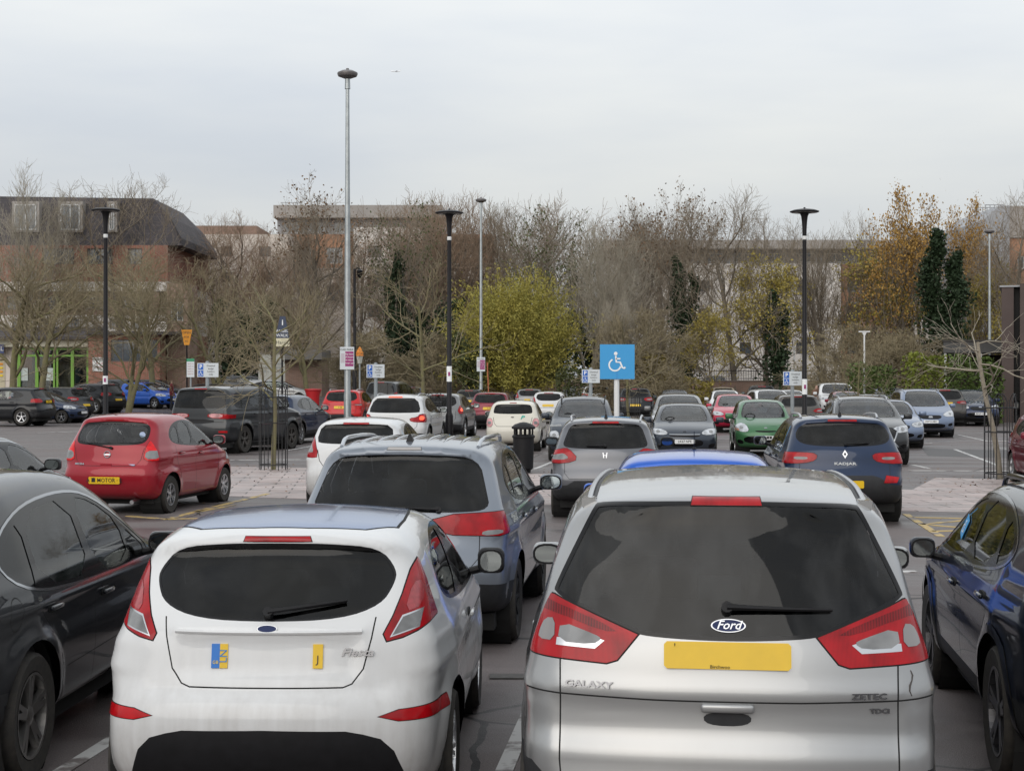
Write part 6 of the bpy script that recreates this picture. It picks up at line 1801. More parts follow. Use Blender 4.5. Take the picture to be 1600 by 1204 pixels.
FAR = [  # kind, paint, px, s, heading, anchor, label, group
 ('suv', P_dgrey, 136, 31.5, -66, 'rear', 'dark estate car just behind the black SUV with five-spoke wheels', None),
 ('hatch', P_bluedk, 132, 33.5, 104, 'front', 'grey-blue car with bright headlamp facing right between the black SUV and the dark estate', None),
 ('suv', P_black, 186, 29, -64, 'rear', 'black hatchback whose red lamp shows beside the left black lamp post', None),
 ('suv', P_dgrey, 220, 27, -64, 'rear', 'dark hatchback with large red tail lamp next to the bright blue car', None),
 ('hatch', P_blue, 272, 27.5, 122, 'front', 'bright blue car nosing out to the right in the dark row on the left', None),
 ('suv', P_sky, 100, 24, 95, 'front', 'light blue car with pale roof in front of the green-framed shop', None),
 ('estate', P_black, 170, 23, -72, 'rear', 'black car whose long roof shows above the dark row on the left', None),
 ('estate', P_dgrey, 305, 26, 100, 'front', 'dark saloon with sloping windscreen behind the bright blue car', None),
 ('estate', P_silver, 494, 26, 88, 'front', 'silver car pointing right at the end of the row beyond the left tree guard', None),
 ('estate', P_dgrey, 452, 24.5, 88, 'front', 'dark grey car second in the row pointing right beyond the left tree guard', None),
 ('hatch', P_jazz, 436, 23, 88, 'front', 'green-grey car third in the row pointing right beyond the left tree guard', None),
 ('hatch', P_cream, 494, 41, 52, 'front', 'off-white car with its front wing showing right of the navy SUV', None),
 ('van', P_dgrey, 592, 32, 12, 'rear', 'dark van behind the bright red compact SUV', None),
 ('hatch', P_steel, 641, 25.5, 5, 'rear', 'grey-blue car roof between the dark van and the trunk of the young tree', None),
 ('estate', P_sky, 712, 23.5, 186, 'front', 'light blue saloon facing the camera behind the middle black lamp post', None),
 ('hatch', P_dgrey, 731, 29, 6, 'rear', 'dark hatchback with yellow plate to the left of the maroon crossover', None),
 ('hatch', P_bluedk, 780, 21.5, 186, 'front', 'dark blue car roof beyond the maroon crossover', None),
 ('hatch', P_mgrey, 826, 28, 5, 'rear', 'silver-roofed dark car behind the cream hatchback', None),
 ('hatch', P_pwhite, 856, 34, 6, 'rear', 'white hatchback tucked between the cream hatchback and the slate crossover', None),
 ('suv', P_jazz, 860, 22.5, 8, 'rear', 'charcoal SUV with roof rails in the far row left of centre', None),
 ('hatch', P_mgrey, 896, 26, 184, 'front', 'pale grey car behind the roof of the slate crossover', None),
 ('suv', P_dgrey, 905, 20.5, 184, 'front', 'dark far-row car to the left of the grey sign beside the big blue sign', None),
 ('suv', P_pwhite, 930, 27, 10, 'rear', 'white SUV with upright red lamp behind the sign post of the big blue sign', None),
 ('suv', P_black, 993, 31, 4, 'rear', 'black car with yellow plate seen through the tree guard right of the big blue sign', None),
 ('hatch', P_mgrey, 1004, 23, 185, 'front', 'grey car beyond the tree guard right of the big blue sign', None),
 ('mpv', P_pwhite, 1051, 24, 185, 'front', 'white people carrier at the foot of the brick wall behind the dark blue hatchback', None),
 ('suv', P_mgrey, 1062, 49, 185, 'front', 'silver-grey SUV close behind the dark blue hatchback with chrome-trimmed grille', None),
 ('hatch', P_slate, 1055, 30, 185, 'front', 'grey hatchback between the white people carrier and the silver-grey SUV', None),
 ('van', P_dgrey, 1120, 19.5, 185, 'front', 'dark grey van in the last row by the brick wall', None),
 ('hatch', P_champ, 1133, 27, 185, 'front', 'champagne hatchback behind the crimson hatchback', None),
 ('hatch', P_pwhite, 1136, 31.5, 185, 'front', 'white-roofed red car just behind the crimson hatchback', None),
 ('hatch', P_green, 1104, 23, 185, 'front', 'dark green car roof left of the champagne hatchback', None),
 ('suv', P_dgrey, 1191, 27, 7, 'rear', 'dark SUV behind the white pick-up and left of the grey sign', None),
 ('suv', P_pwhite, 1219, 36, 178, 'front', 'white SUV behind the green small hatchback', None),
 ('hatch', P_pwhite, 1248, 31, 178, 'front', 'white hatchback roof left of the right-hand black lamp post', None),
 ('boxy', P_pwhite, 1311, 30, 187, 'front', 'white off-roader with reddish sides facing the camera before the brick wall', None),
 ('hatch', P_maroon, 1330, 34, 186, 'front', 'dark red small car in front of the white off-roader', None),
 ('estate', P_steel, 1402, 52, 186, 'front', 'pale blue saloon between the black SUV and the steel blue people carrier', None),
 ('estate', P_navy, 1372, 40, 186, 'front', 'navy car roof behind the black SUV with the slashed grille', None),
 ('suv', P_steel, 1396, 31, 187, 'front', 'blue-grey SUV behind the left shoulder of the steel blue people carrier', None),
 ('estate', P_bluedk, 1352, 26, 187, 'front', 'dark blue saloon beside the slim white lamp post', None),
 ('hatch', P_mgrey, 1462, 24.5, 187, 'front', 'grey car roof beyond the brown-grey SUV', None),
 ('hatch', P_slate, 1500, 23, 187, 'front', 'slate car roof beyond the navy SUV on the right', None),
 ('estate', P_steel, 1555, 31, 187, 'front', 'blue-grey car behind the right tree guard', None),
 ('boxy', P_black, 1604, 33, 187, 'front', 'big black off-roader cut by the right edge beyond the tree guard', None),
 ('suv', P_black, 1562, 25, 187, 'front', 'black SUV in the far row behind the right tree guard', None),
 ('estate', P_dgrey, 662, 22, 186, 'front', 'dark car in the far row left of the light blue saloon', None),
 ('hatch', P_black, 808, 24, 185, 'front', 'black car roof beyond the cream hatchback', None),
]
for k, pm, px, s, hd, anc, lab, grp in FAR:
    r, L = proto(k)
    c = copy_tree(r, None, {P_base: pm})
    c['label'] = lab
    c['group'] = 'cars parked in the background rows'
    park(c, px, s, hd, anc, L)
def drop(o):
    for ch in kids(o): drop(ch)
    bpy.data.objects.remove(o)
for r, L in PROTO.values(): drop(r)
# ---------------------------------------------------------------- trees
M_bark = mat('bark', (.20, .17, .135), .9, noise=(6, .45), bump=(30, .6))
M_moss = mat('mossy_bark', (.20, .19, .075), .9, noise=(4, .4, (.15, .125, .09)), bump=(30, .6))
M_pale = mat('pale_bark', (.34, .30, .235), .85, noise=(7, .35), bump=(30, .5))
M_twig = mat('twig_brown', (.29, .24, .18), .9, noise=(.6, .3))
M_twigr = mat('twig_russet', (.33, .24, .17), .9, noise=(.6, .25))
M_twigg = mat('twig_olive', (.30, .25, .155), .9, noise=(.6, .3))
M_twigp = mat('twig_pale', (.40, .36, .29), .9, noise=(.6, .25))
def leafmat(name, col, c2):
    m = mat(name, col, .65, noise=(1.1, .4, c2))
    m.node_tree.nodes['Principled BSDF'].inputs['Specular IOR Level'].default_value = .25
    return m
M_willow = leafmat('leaf_willow', (.37, .31, .065), (.23, .22, .055))
M_gold = leafmat('leaf_gold', (.42, .26, .06), (.26, .14, .04))
M_yellow = leafmat('leaf_yellow', (.38, .30, .06), (.2, .17, .05))
M_ivy = leafmat('leaf_ivy', (.032, .055, .024), (.018, .032, .015))
M_dkleaf = leafmat('leaf_dark', (.10, .115, .045), (.06, .07, .03))
M_brownleaf = leafmat('leaf_brown', (.20, .13, .075), (.13, .08, .05))
M_hedge = leafmat('leaf_hedge', (.10, .15, .035), (.055, .08, .022))
M_rust = leafmat('leaf_rust', (.30, .09, .025), (.16, .05, .02))
class Branches:
    def __init__(s): s.v = []; s.f = []; s.nv = 0
    def stick(s, pts, rads, n):
        P = np.asarray(pts); m = len(P)
        T = np.gradient(P, axis=0); T /= np.maximum(np.linalg.norm(T, axis=1)[:, None], 1e-9)
        ref = np.array([.3, .2, 1.]) if abs(T[0, 2]) < .85 else np.array([1., .1, 0])
        U = np.cross(T, ref); U /= np.maximum(np.linalg.norm(U, axis=1)[:, None], 1e-9)
        W = np.cross(T, U)
        an = np.arange(n) * 2 * pi / n
        R = np.asarray(rads)[:, None, None]
        V = P[:, None, :] + R * (U[:, None, :] * np.cos(an)[None, :, None] + W[:, None, :] * np.sin(an)[None, :, None])
        s.v.append(V.reshape(-1, 3))
        k = np.arange(n); i = np.arange(m - 1)[:, None]
        a = s.nv + i * n + k; b = s.nv + i * n + (k + 1) % n
        s.f.append(np.stack([a, b, b + n, a + n], -1).reshape(-1, 4))
        s.nv += m * n
    def mesh(s, name, m, parent):
        V = np.vstack(s.v); F = np.vstack(s.f)
        me = bpy.data.meshes.new(name)
        me.vertices.add(len(V)); me.vertices.foreach_set('co', V.ravel())
        me.loops.add(F.size); me.loops.foreach_set('vertex_index', F.ravel())
        me.polygons.add(len(F)); me.polygons.foreach_set('loop_start', np.arange(len(F)) * 4)
        me.polygons.foreach_set('use_smooth', np.ones(len(F), bool))
        me.update(calc_edges=True); me.materials.append(m)
        return link(bpy.data.objects.new(name, me), parent)
def quads_mesh(name, C, size, rng, m, parent, up=.0, aspect=1.4):
    """leaf-sized faces around the given points"""
    n = len(C)
    a = rng.normal(size=(n, 3)); a[:, 2] *= .7; a /= np.linalg.norm(a, axis=1)[:, None]
    b = rng.normal(size=(n, 3)); b -= a * np.einsum('ij,ij->i', a, b)[:, None]; b /= np.linalg.norm(b, axis=1)[:, None]
    sz = (size * rng.uniform(.6, 1.3, n))[:, None]
    a = a * sz * aspect; b = b * sz
    V = np.stack([C - a * .5, C - b * .5 + a * .05, C + a * .5, C + b * .5 + a * .05], 1).reshape(-1, 3)
    F = np.arange(4 * n).reshape(-1, 4)
    me = bpy.data.meshes.new(name)
    me.vertices.add(len(V)); me.vertices.foreach_set('co', V.ravel())
    me.loops.add(F.size); me.loops.foreach_set('vertex_index', F.ravel())
    me.polygons.add(n); me.polygons.foreach_set('loop_start', np.arange(n) * 4)
    me.update(calc_edges=True); me.materials.append(m)
    return link(bpy.data.objects.new(name, me), parent)
def grow(name, seed, H, spread, levels=5, kids_=(7, 6, 5, 4), fork=.22, up=.35, r0=None, bark=None, twig=None, leaves=None, multi=1, wander=.16, tipr=.011, ratio=.62, lean=0., droop=0.):
    """a bare or leafy tree of height H: trunk with main limbs, crown of finer branches, optional foliage (material, per tip, size, part of height where it starts, clump)"""
    rng = np.random.default_rng(seed)
    r0 = r0 or H * .016
    root = empty(name)
    TR, CR = Branches(), Branches()
    tips = []
    def branch(p, d, l, r, lev):
        ns = 5 if lev < 2 else (4 if lev < 3 else 3)
        pts = [p]; dd = d.copy()
        for i in range(ns):
            dd = dd + rng.normal(size=3) * wander * (1.2 if lev else .4)
            dd[2] += (up * .22 if lev else 0) - droop * .3 * (lev > 2)
            dd /= np.linalg.norm(dd)
            pts.append(pts[-1] + dd * l / ns)
        re = max(tipr * .7, r * (.45 if lev else .5))
        rads = np.linspace(r, re, ns + 1)
        (TR if lev <= 1 else CR).stick(pts, rads, 8 if lev == 0 else (5 if lev < 2 else 3))
        if lev >= levels - 1:
            tips.append(pts[-1]); tips.append(pts[-2]); return
        nk = kids_[min(lev, len(kids_) - 1)]
        for k in range(nk):
            t = (fork + (1 - fork) * (k + rng.uniform(.2, .9)) / nk) if lev == 0 else (.15 + .85 * (k + rng.uniform(.1, .9)) / nk)
            f = t * ns; i = min(int(f), ns - 1); q = pts[i] + (pts[i + 1] - pts[i]) * (f - i)
            ax = pts[i + 1] - pts[i]; ax /= np.linalg.norm(ax)
            a = rng.uniform(0, 2 * pi) if lev else k * 2.4 + rng.uniform(-.4, .4)
            u = np.cross(ax, [.1, .2, 1.] if abs(ax[2]) < .9 else [1., 0, 0]); u /= np.linalg.norm(u); w = np.cross(ax, u)
            ang = (radians(rng.uniform(38, 66)) if lev == 0 else radians(rng.uniform(24, 58))) * (1.0 if lev else spread)
            nd = ax * cos(ang) + (u * cos(a) + w * sin(a)) * sin(ang)
            ll = l * ratio * (1.25 - .55 * t) * rng.uniform(.8, 1.2)
            if lev == 0: ll = (H * .42) * (1.15 - .45 * t) * rng.uniform(.8, 1.15)
            branch(q, nd / np.linalg.norm(nd), ll, max(tipr, rads[i] * rng.uniform(.45, .6)), lev + 1)
        if lev > 0: tips.append(pts[-1])
    for m_ in range(multi):
        a = rng.uniform(0, 2 * pi)
        tl = .05 if multi == 1 else .28
        d = np.array([cos(a) * tl + lean, sin(a) * tl, 1.]); d /= np.linalg.norm(d)
        branch(np.array([cos(a) * .12 * (multi > 1), sin(a) * .12 * (multi > 1), -.1]), d, H * .74, r0 * (1 if multi == 1 else .7), 0)
    TR.mesh('trunk', bark or M_bark, root)
    CR.mesh('crown', twig or M_twig, root)
    tips = np.array(tips)
    root['top'] = float(tips[:, 2].max())
    for lf in (leaves or []):
        lm, per, size, zmin, clump = lf[:5]
        zmax = lf[5] if len(lf) > 5 else 2.
        T = tips[(tips[:, 2] > zmin * H) & (tips[:, 2] < zmax * H)]
        keep = rng.random(len(T)) < clump
        T = T[keep]
        C = np.repeat(T, per, 0) + rng.normal(size=(len(T) * per, 3)) * size * 1.8
        quads_mesh('foliage', C, size, rng, lm, root)
    return root
def ivy(root, seed, pts, rad, n, m=None, size=.16):
    """ivy leaves wrapped round a stem line"""
    rng = np.random.default_rng(seed)
    P = np.asarray(pts, float); R = np.asarray(rad, float)
    t = rng.random(n) * (len(P) - 1); i = np.minimum(t.astype(int), len(P) - 2); f = (t - i)[:, None]
    C = P[i] * (1 - f) + P[i + 1] * f
    r = R[i] * (1 - f[:, 0]) + R[i + 1] * f[:, 0]
    d = rng.normal(size=(n, 3)); d /= np.linalg.norm(d, axis=1)[:, None]
    lump = 1 + .55 * np.sin(C[:, 2] * 2.1 + d[:, 0] * 3 + seed) * np.cos(C[:, 2] * 3.3 + d[:, 1] * 4)
    C = C + d * (r * lump * rng.random(n) ** .55)[:, None]
    return quads_mesh('ivy', C, size, rng, m or M_ivy, root)
TREEP = {}
def proto_tree(k, **a):
    if k not in TREEP:
        r = grow('tree', **a)
        TREEP[k] = (r, a['H'])
    return TREEP[k]
def plant_tree(key, px, s, top_y, label, rot=0., wide=1., name='bare_tree', group='trees round the car park', gz=None):
    """copy of a grown tree set at a distance of s pixels per metre, scaled so that its top reaches top_y"""
    r, H = TREEP[key]
    c = copy_tree(r)
    p = gpt(px, s)
    p.z = ground_z(p.x, p.y) if gz is None else gz
    h = CAMH + (HZ - top_y) / s - p.z
    k = h / r['top']
    c.name = name
    c.location = p; c.scale = (k * wide, k * wide, k); c.rotation_euler = (0, 0, rot)
    c['label'] = label; c['category'] = 'tree'; c['group'] = group
    return c
proto_tree('bareA', seed=3, H=16, spread=1.0, levels=5, kids_=(11, 7, 6, 5), up=.5, bark=M_bark, twig=M_twig)
proto_tree('bareB', seed=8, H=16, spread=.85, levels=5, kids_=(12, 7, 6, 5), up=.7, bark=M_bark, twig=M_twigr, tipr=.010)
proto_tree('bareC', seed=21, H=15, spread=.7, levels=5, kids_=(13, 7, 6, 4), up=.9, bark=M_pale, twig=M_twigp)
proto_tree('multi', seed=12, H=13, spread=.6, levels=4, kids_=(9, 7, 6), up=.9, multi=5, bark=M_bark, twig=M_twig)
proto_tree('street', seed=31, H=9, spread=1.15, levels=5, kids_=(9, 6, 5, 4), up=.35, fork=.25, bark=M_moss, twig=M_twigg, r0=.2)
proto_tree('streetB', seed=37, H=9, spread=1.2, levels=5, kids_=(7, 6, 5, 4), up=.45, fork=.22, bark=M_moss, twig=M_twigg, r0=.2, multi=2)
proto_tree('leafy_top', seed=41, H=16, spread=.9, levels=5, kids_=(11, 7, 6, 4), up=.6, leaves=[(M_brownleaf, 1, .17, .66, .3)])
proto_tree('gold', seed=52, H=16, spread=.8, levels=5, kids_=(11, 6, 5, 4), up=.6, leaves=[(M_gold, 3, .20, .40, .75)])
proto_tree('yellow', seed=57, H=14, spread=.75, levels=5, kids_=(11, 6, 5, 4), up=.6, leaves=[(M_yellow, 3, .19, .15, .75)])
proto_tree('ivied', seed=66, H=15, spread=.9, levels=5, kids_=(10, 7, 5, 4), up=.6, leaves=[(M_dkleaf, 2, .17, .2, .3)])
proto_tree('sapling', seed=71, H=5.6, spread=1.1, levels=4, kids_=(9, 6, 4), fork=.42, up=.3, r0=.075, bark=M_moss, twig=M_twigg, tipr=.006)
proto_tree('sapling_pale', seed=76, H=5.6, spread=1.35, levels=4, kids_=(7, 4, 3), fork=.66, up=.12, r0=.095, bark=M_pale, twig=M_twigp, tipr=.007, wander=.13)
proto_tree('mound', seed=83, H=5, spread=1.4, levels=5, kids_=(8, 6, 6, 4), fork=.03, up=.15, multi=5, bark=M_bark, twig=M_twigg, tipr=.012)
proto_tree('brown', seed=91, H=14, spread=.95, levels=5, kids_=(11, 7, 6, 4), up=.6, fork=.12, bark=M_bark, twig=mat('twig_warm', (.31, .235, .17), .9, noise=(.5, .35, (.20, .155, .11))), tipr=.012)
proto_tree('brownB', seed=97, H=14, spread=.8, levels=5, kids_=(11, 7, 6, 4), up=.8, fork=.12, bark=M_bark, twig=mat('twig_grey', (.30, .26, .205), .9, noise=(.5, .3, (.21, .175, .13))), tipr=.012)
for i, (px, y, k, wd) in enumerate([(300, 345, 'brown', 1.1), (455, 372, 'brown', 1.2), (655, 305, 'brown', .9), (712, 296, 'brown', 1.0), (830, 305, 'brown', 1.1), (775, 308, 'brownB', 1.0), 
        (940, 330, 'brown', 1.0), (1040, 330, 'brown', .9), (1565, 375, 'brown', .8)]):
    words = {300: 'left of the pale flats', 455: 'left of the tall galvanised lamp', 540: 'directly behind the tall galvanised lamp', 590: 'right of the tall galvanised lamp', 655: 'left of the middle black lamp', 712: 'right of the middle black lamp', 775: 'over the left half of the willow', 830: 'over the right half of the willow', 885: 'at the right end of the willow',
             940: 'above the big blue sign', 1000: 'between the big blue sign and the tallest tree', 1040: 'just left of the tallest tree', 1095: 'just right of the tallest tree', 1170: 'before the long cream flats', 1255: 'behind the right-hand black lamp', 1320: 'left of the golden tree', 1385: 'below the golden tree', 1495: 'right of the twin-topped ivy tree', 1565: 'above the brown clad building'}
    plant_tree(k, px, 19.8 - .15 * (i % 3), y, 'dense warm-brown thicket tree ' + words[px], i * 1.3, wd, 'bare_tree', 'trees of the back row')
# left-hand street trees
for a in [('street', 62, 31, 392, 'mossy spreading bare tree in front of the green-framed shop', .3, 1.0), ('streetB', 198, 30, 380, 'bare tree forking low beside the white poster on the red brick pier', 1.2, 1.0),
          ('street', 240, 27, 372, 'bare tree with upright limbs right of the low-forking one, before the brick wall', 2.5, .9), ('streetB', 349, 29, 402, 'bare tree with yellow-mossed foot beside the orange sign', 3.9, 1.0),
          ('street', 20, 30, 360, 'bare tree nearest the left edge in front of the shops', 5.0, 1.0), ('street', 480, 26, 428, 'low bare olive tree between the navy tapered sign and the tall galvanised lamp', 2.9, 1.0)]:
    plant_tree(*a)
for a in [('bareA', 205, 23, 258, 'tall bare tree whose twigs stand above the dark mansard roof', 0.4, 1.1), ('bareC', 18, 24, 247, 'tall bare tree above the roof at the left edge', 1.4, .8),
          ('bareB', 350, 21, 330, 'round-headed russet bare tree left of the pale flats', 2.2, 1.2), ('bareB', 408, 22, 345, 'russet bare tree in front of the pale flats', 3.3, .9),
          ('leafy_top', 500, 23, 268, 'tall tree with brown seed clusters beside the top of the galvanised lamp', 1.1, .9), ('bareB', 560, 20, 330, 'russet tree behind the tall galvanised lamp', 4.4, .9),
          ('ivied', 622, 22, 312, 'ivy-clad tree in front of the cream wall of the flats', .8, .7), ('bareB', 690, 21, 296, 'russet twiggy tree left of the middle black lamp', 5.1, .95),
          ('bareB', 745, 20.5, 293, 'russet twiggy tree behind the second galvanised lamp', .2, .95), ('bareA', 805, 21, 300, 'grey-brown bare tree above the yellow-green willow', 2.6, .9),
          ('ivied', 868, 22, 312, 'dark leafy tree at the right shoulder of the willow', 3.5, .8), ('bareC', 912, 25, 330, 'pale-limbed bare tree right of the willow', .9, 1.05),
          ('bareC', 962, 22, 300, 'pale bare tree above the big blue sign', 2.4, .9), ('leafy_top', 1008, 22, 292, 'tree with brown leaf clumps above the dark hatchback with the gunmetal roof', 3.1, .8),
          ('leafy_top', 1068, 23, 277, 'tallest tree of the centre with ivy-black trunk and brown leaf clumps', 4.6, .85), ('bareA', 1150, 24, 279, 'wide bare tree with clear pale sky behind its crown', 5.5, 1.0),
          ('bareA', 1195, 21, 315, 'bare tree left of the right-hand black lamp', 2.0, .8), ('yellow', 1112, 25, 470, 'low yellow-leaved tree at the brick wall behind the crimson hatchback', 1.0, .9),
          ('yellow', 1200, 24, 388, 'yellow-green tree left of the right-hand black lamp', 2.7, .95), ('multi', 1290, 22, 340, 'many-stemmed bare tree right of the right-hand black lamp', .5, .8),
          ('yellow', 1362, 22, 372, 'yellow-leaved tree at the left of the golden one', 4.0, .9), ('gold', 1408, 22.5, 296, 'golden-leaved tree reaching above the long flats', 1.7, .62),
          ('bareA', 1345, 21, 318, 'thin bare tree left of the golden tree', 3.8, .6), ('multi', 1440, 21, 330, 'bare stems between the golden tree and the ivy column', 1.5, .7),
          ('gold', 1522, 22, 312, 'orange-yellow tree left of the thin galvanised lamp on the right', 4.9, .48), ('yellow', 1548, 23, 405, 'yellow tree beside the brown building', .6, .7),
          ('bareA', 1592, 23, 280, 'bare tree above the brown building at the right edge', 1.3, .9), ('mound', 1360, 28, 492, 'wide mound of bare twigs in front of the golden tree', .7, 1.5),
          ('mound', 1425, 29, 512, 'lower mound of bare twigs left of the flat canopy', 2.1, 1.2), ('mound', 1010, 27, 470, 'tangle of bare twigs behind the big blue sign', 3.0, 1.0),
          ('bareC', 985, 27, 440, 'slender pale tree directly behind the big blue sign', 4.2, .7), ('mound', 560, 25, 505, 'brown undergrowth right of the tall galvanised lamp', 5.2, 1.2), ('mound', 700, 25, 510, 'brown undergrowth below the willow on its left', 1.4, 1.2)]:
    plant_tree(*a)
def evergreen_column(name, label, px, s, y_top, y_bot, w_px, n, m, cols=1, size=.16, seed=0, z0=None):
    p = gpt(px, s); p.z = ground_z(p.x, p.y)
    r = empty(name, p, 0, label, 'tree' if name != 'shrub' else 'shrub')
    r['group'] = 'ivy and evergreen masses' if m is M_ivy else 'leafy shrubs by the wall'
    h = CAMH + (HZ - y_top) / s - p.z; zb = max(.2, CAMH + (HZ - y_bot) / s - p.z)
    st = MB(); rng = random.Random(seed)
    for c in range(cols):
        ox = (c - (cols - 1) / 2) * w_px / s * .45
        hh = h * (1 - .12 * (c % 2))
        pts = [(ox * t + rng.uniform(-.1, .1), rng.uniform(-.1, .1), hh * t) for t in (0, .25, .5, .75, 1)]
        st.tube(pts, [.2, .16, .12, .08, .03], 7)
        wd = w_px / s / 2 / (1 if cols == 1 else 1.4)
        t0 = zb / h
        line = [(ox * t + rng.uniform(-.35, .35) * wd, rng.uniform(-.3, .3) * wd, hh * t) for t in np.linspace(t0, 1, 7)]
        rad = [wd * k * rng.uniform(.75, 1.2) for k in ((1.1, 1.05, .9, .72, .62, .5, .22) if c % 2 == 0 else (1.1, .95, 1.0, .62, .7, .42, .25))]
        o = ivy(r, seed + c, line, rad, n // cols, m, size); o.name = 'foliage'
    st.build('trunk', M_bark, r, True)
    return r
evergreen_column('ivy_tree', 'dark ivy-smothered tree with twin tops left of the thin right-hand galvanised lamp', 1476, 24, 364, 540, 92, 13000, M_ivy, 2, .17, 5)
evergreen_column('ivy_tree', 'slanting black ivy mass on the trunks below the tallest tree', 1072, 23.5, 400, 585, 66, 5500, M_ivy, 2, .17, 9)
evergreen_column('ivy_tree', 'dark ivy in the foot of the yellow-green tree', 1215, 24.5, 455, 590, 52, 3500, M_ivy, 2, .17, 13)
evergreen_column('ivy_tree', 'narrow ivy column before the cream wall of the flats', 618, 22.5, 395, 545, 40, 3600, M_ivy, 1, .17, 17)
evergreen_column('ivy_tree', 'dark evergreen behind the orange sign', 378, 23, 470, 600, 90, 4500, M_ivy, 3, .2, 19)
evergreen_column('ivy_tree', 'dark evergreen mass between the two galvanised lamps', 660, 22, 470, 600, 110, 6000, M_ivy, 3, .2, 23)
evergreen_column('ivy_tree', 'dark evergreen mass below the willow', 850, 22, 490, 600, 120, 6000, M_ivy, 3, .2, 29)
evergreen_column('ivy_tree', 'dark evergreen behind the pale-limbed tree', 935, 21, 440, 590, 90, 5000, M_ivy, 3, .2, 31)
evergreen_column('shrub', 'yellow-brown shrub right of the big blue sign', 1020, 27, 545, 600, 60, 2600, M_yellow, 2, .16, 37)
evergreen_column('shrub', 'olive shrub behind the second galvanised lamp', 735, 26, 520, 600, 70, 3000, M_dkleaf, 2, .17, 41)
def willow():
    s = 25.5; p = gpt(797, s); p.z = ground_z(p.x, p.y)
    r = empty('willow_tree', p, 0, 'broad yellow-green willow in the centre behind the cars', 'tree')
    rng = np.random.default_rng(5)
    T = Branches(); Cn = Branches(); tips = []
    for k in range(9):
        a = k * 2.4; d = np.array([cos(a) * .45, sin(a) * .45, 1.])
        pts = [np.array([cos(a) * .2, sin(a) * .2, 0.])]
        for i in range(4):
            d = d + rng.normal(size=3) * .2; pts.append(pts[-1] + d / np.linalg.norm(d) * .75)
        T.stick(pts, np.linspace(.16, .07, 5), 6)
        for j in range(150):
            q = pts[rng.integers(1, 5)]
            az = rng.uniform(0, 2 * pi); el = rng.beta(1.6, 1.5) * 1.45
            dd = np.array([cos(az) * cos(el), sin(az) * cos(el), sin(el) * .95 + .05])
            L = rng.uniform(2.2, 3.2) * (1.15 - .25 * el)
            P = [q]
            for i in range(5):
                dd = dd + rng.normal(size=3) * .09; dd[2] -= .02; P.append(P[-1] + dd / np.linalg.norm(dd) * L / 5)
            Cn.stick(P, np.linspace(.02, .008, 6), 3)
            for i in range(2, 6):
                tips += [P[i] + rng.normal(size=3) * .13 for _ in range(9)]
    T.mesh('trunk', M_bark, r); Cn.mesh('crown', M_willow, r)
    quads_mesh('foliage', np.array(tips), .045, rng, M_willow, r, aspect=3.6)
    r.scale = (1.16, 1.16, 1.62)
    r['top'] = 6.
    return r
willow()
def hedge(label, pts, s, y_top, depth, m, seed):
    """clipped hedge between two pixel columns"""
    p0, p1 = gpt(pts[0], s), gpt(pts[1], s)
    p0.z = ground_z(p0.x, p0.y)
    h = CAMH + (HZ - y_top) / s - p0.z
    r = empty('hedge', p0, 0, label, 'hedge', 'hedges along the far wall')
    rng = np.random.default_rng(seed); L = (p1 - p0).length; n = int(L * h * 260)
    C = np.stack([rng.uniform(0, L, n), rng.uniform(-depth / 2, depth / 2, n), rng.uniform(0, 1, n) ** .8 * h], 1)
    C[:, 2] *= 1 + .08 * np.sin(C[:, 0] * 1.7) + .05 * np.sin(C[:, 0] * 4.1)
    face = rng.random(n) < .6; C[face, 1] = -depth / 2 + rng.normal(size=face.sum()) * .08
    quads_mesh('foliage', C, .13, rng, m, r)
    b = MB()
    for i in range(int(L / 1.2)): b.tube([(i * 1.2 + .5, 0, 0), (i * 1.2 + .6, .1, h * .8)], [.05, .02], 5)
    b.build('stems', M_bark, r)
hedge('trimmed dark green hedge left of the slim white lamp post', (1322, 1395), 31, 574, 1.6, M_hedge, 1)
hedge('yellowish green hedge behind the steel blue people carrier', (1408, 1475), 33, 560, 1.6, leafmat('leaf_lime', (.20, .22, .03), (.09, .12, .025)), 2)
hedge('dark hedge running to the brown building', (1475, 1560), 33.5, 563, 1.6, M_hedge, 3)
hedge('ragged hedge on the wall left of the big blue sign', (868, 935), 26.5, 578, 1.2, M_dkleaf, 4)
hedge('yellow-leaved hedge along the wall behind the dark blue hatchback', (1030, 1112), 26.5, 590, 1.2, M_yellow, 5)
def drop(o):
    for ch in kids(o): drop(ch)
    bpy.data.objects.remove(o)
# young trees inside their guards
M_iron = mat('black_iron', (.012, .012, .014), .45)
def guard_tree(px, s, guard_h, top_y, key, glabel, tlabel, w=.64, rot=0.):
    p = gpt(px, s)
    g = empty('tree_guard', p, 0, glabel, 'tree guard', 'iron tree guards')
    n = 6
    for k in range(n):
        a0 = 2 * pi * k / n; a1 = a0 + 2 * pi / n * .62; am = (a0 + a1) / 2
        r = w / 2
        pts = [(r * cos(a0), r * sin(a0), 0), (r * cos(a0), r * sin(a0), guard_h - .16)]
        for t in np.linspace(.15, .85, 6):
            a = a0 + (a1 - a0) * t; rr = r * (1 + .0 * t); pts.append((rr * cos(a), rr * sin(a), guard_h - .16 + .16 * sin(pi * t)))
        pts += [(r * cos(a1), r * sin(a1), guard_h - .16), (r * cos(a1), r * sin(a1), 0)]
        b = MB(); b.tube(pts, .011, 5); b.build('hoop', M_iron, g)
    for z in (.12, guard_h * .55, guard_h - .3):
        b = MB(); b.tube([(w / 2 * cos(t), w / 2 * sin(t), z) for t in np.linspace(0, 2 * pi, 25)], .012, 4, False); b.build('band', M_iron, g)
    c = plant_tree(key, px, s, top_y, tlabel, rot, 1., 'young_tree', 'young trees in guards')
    return g, c
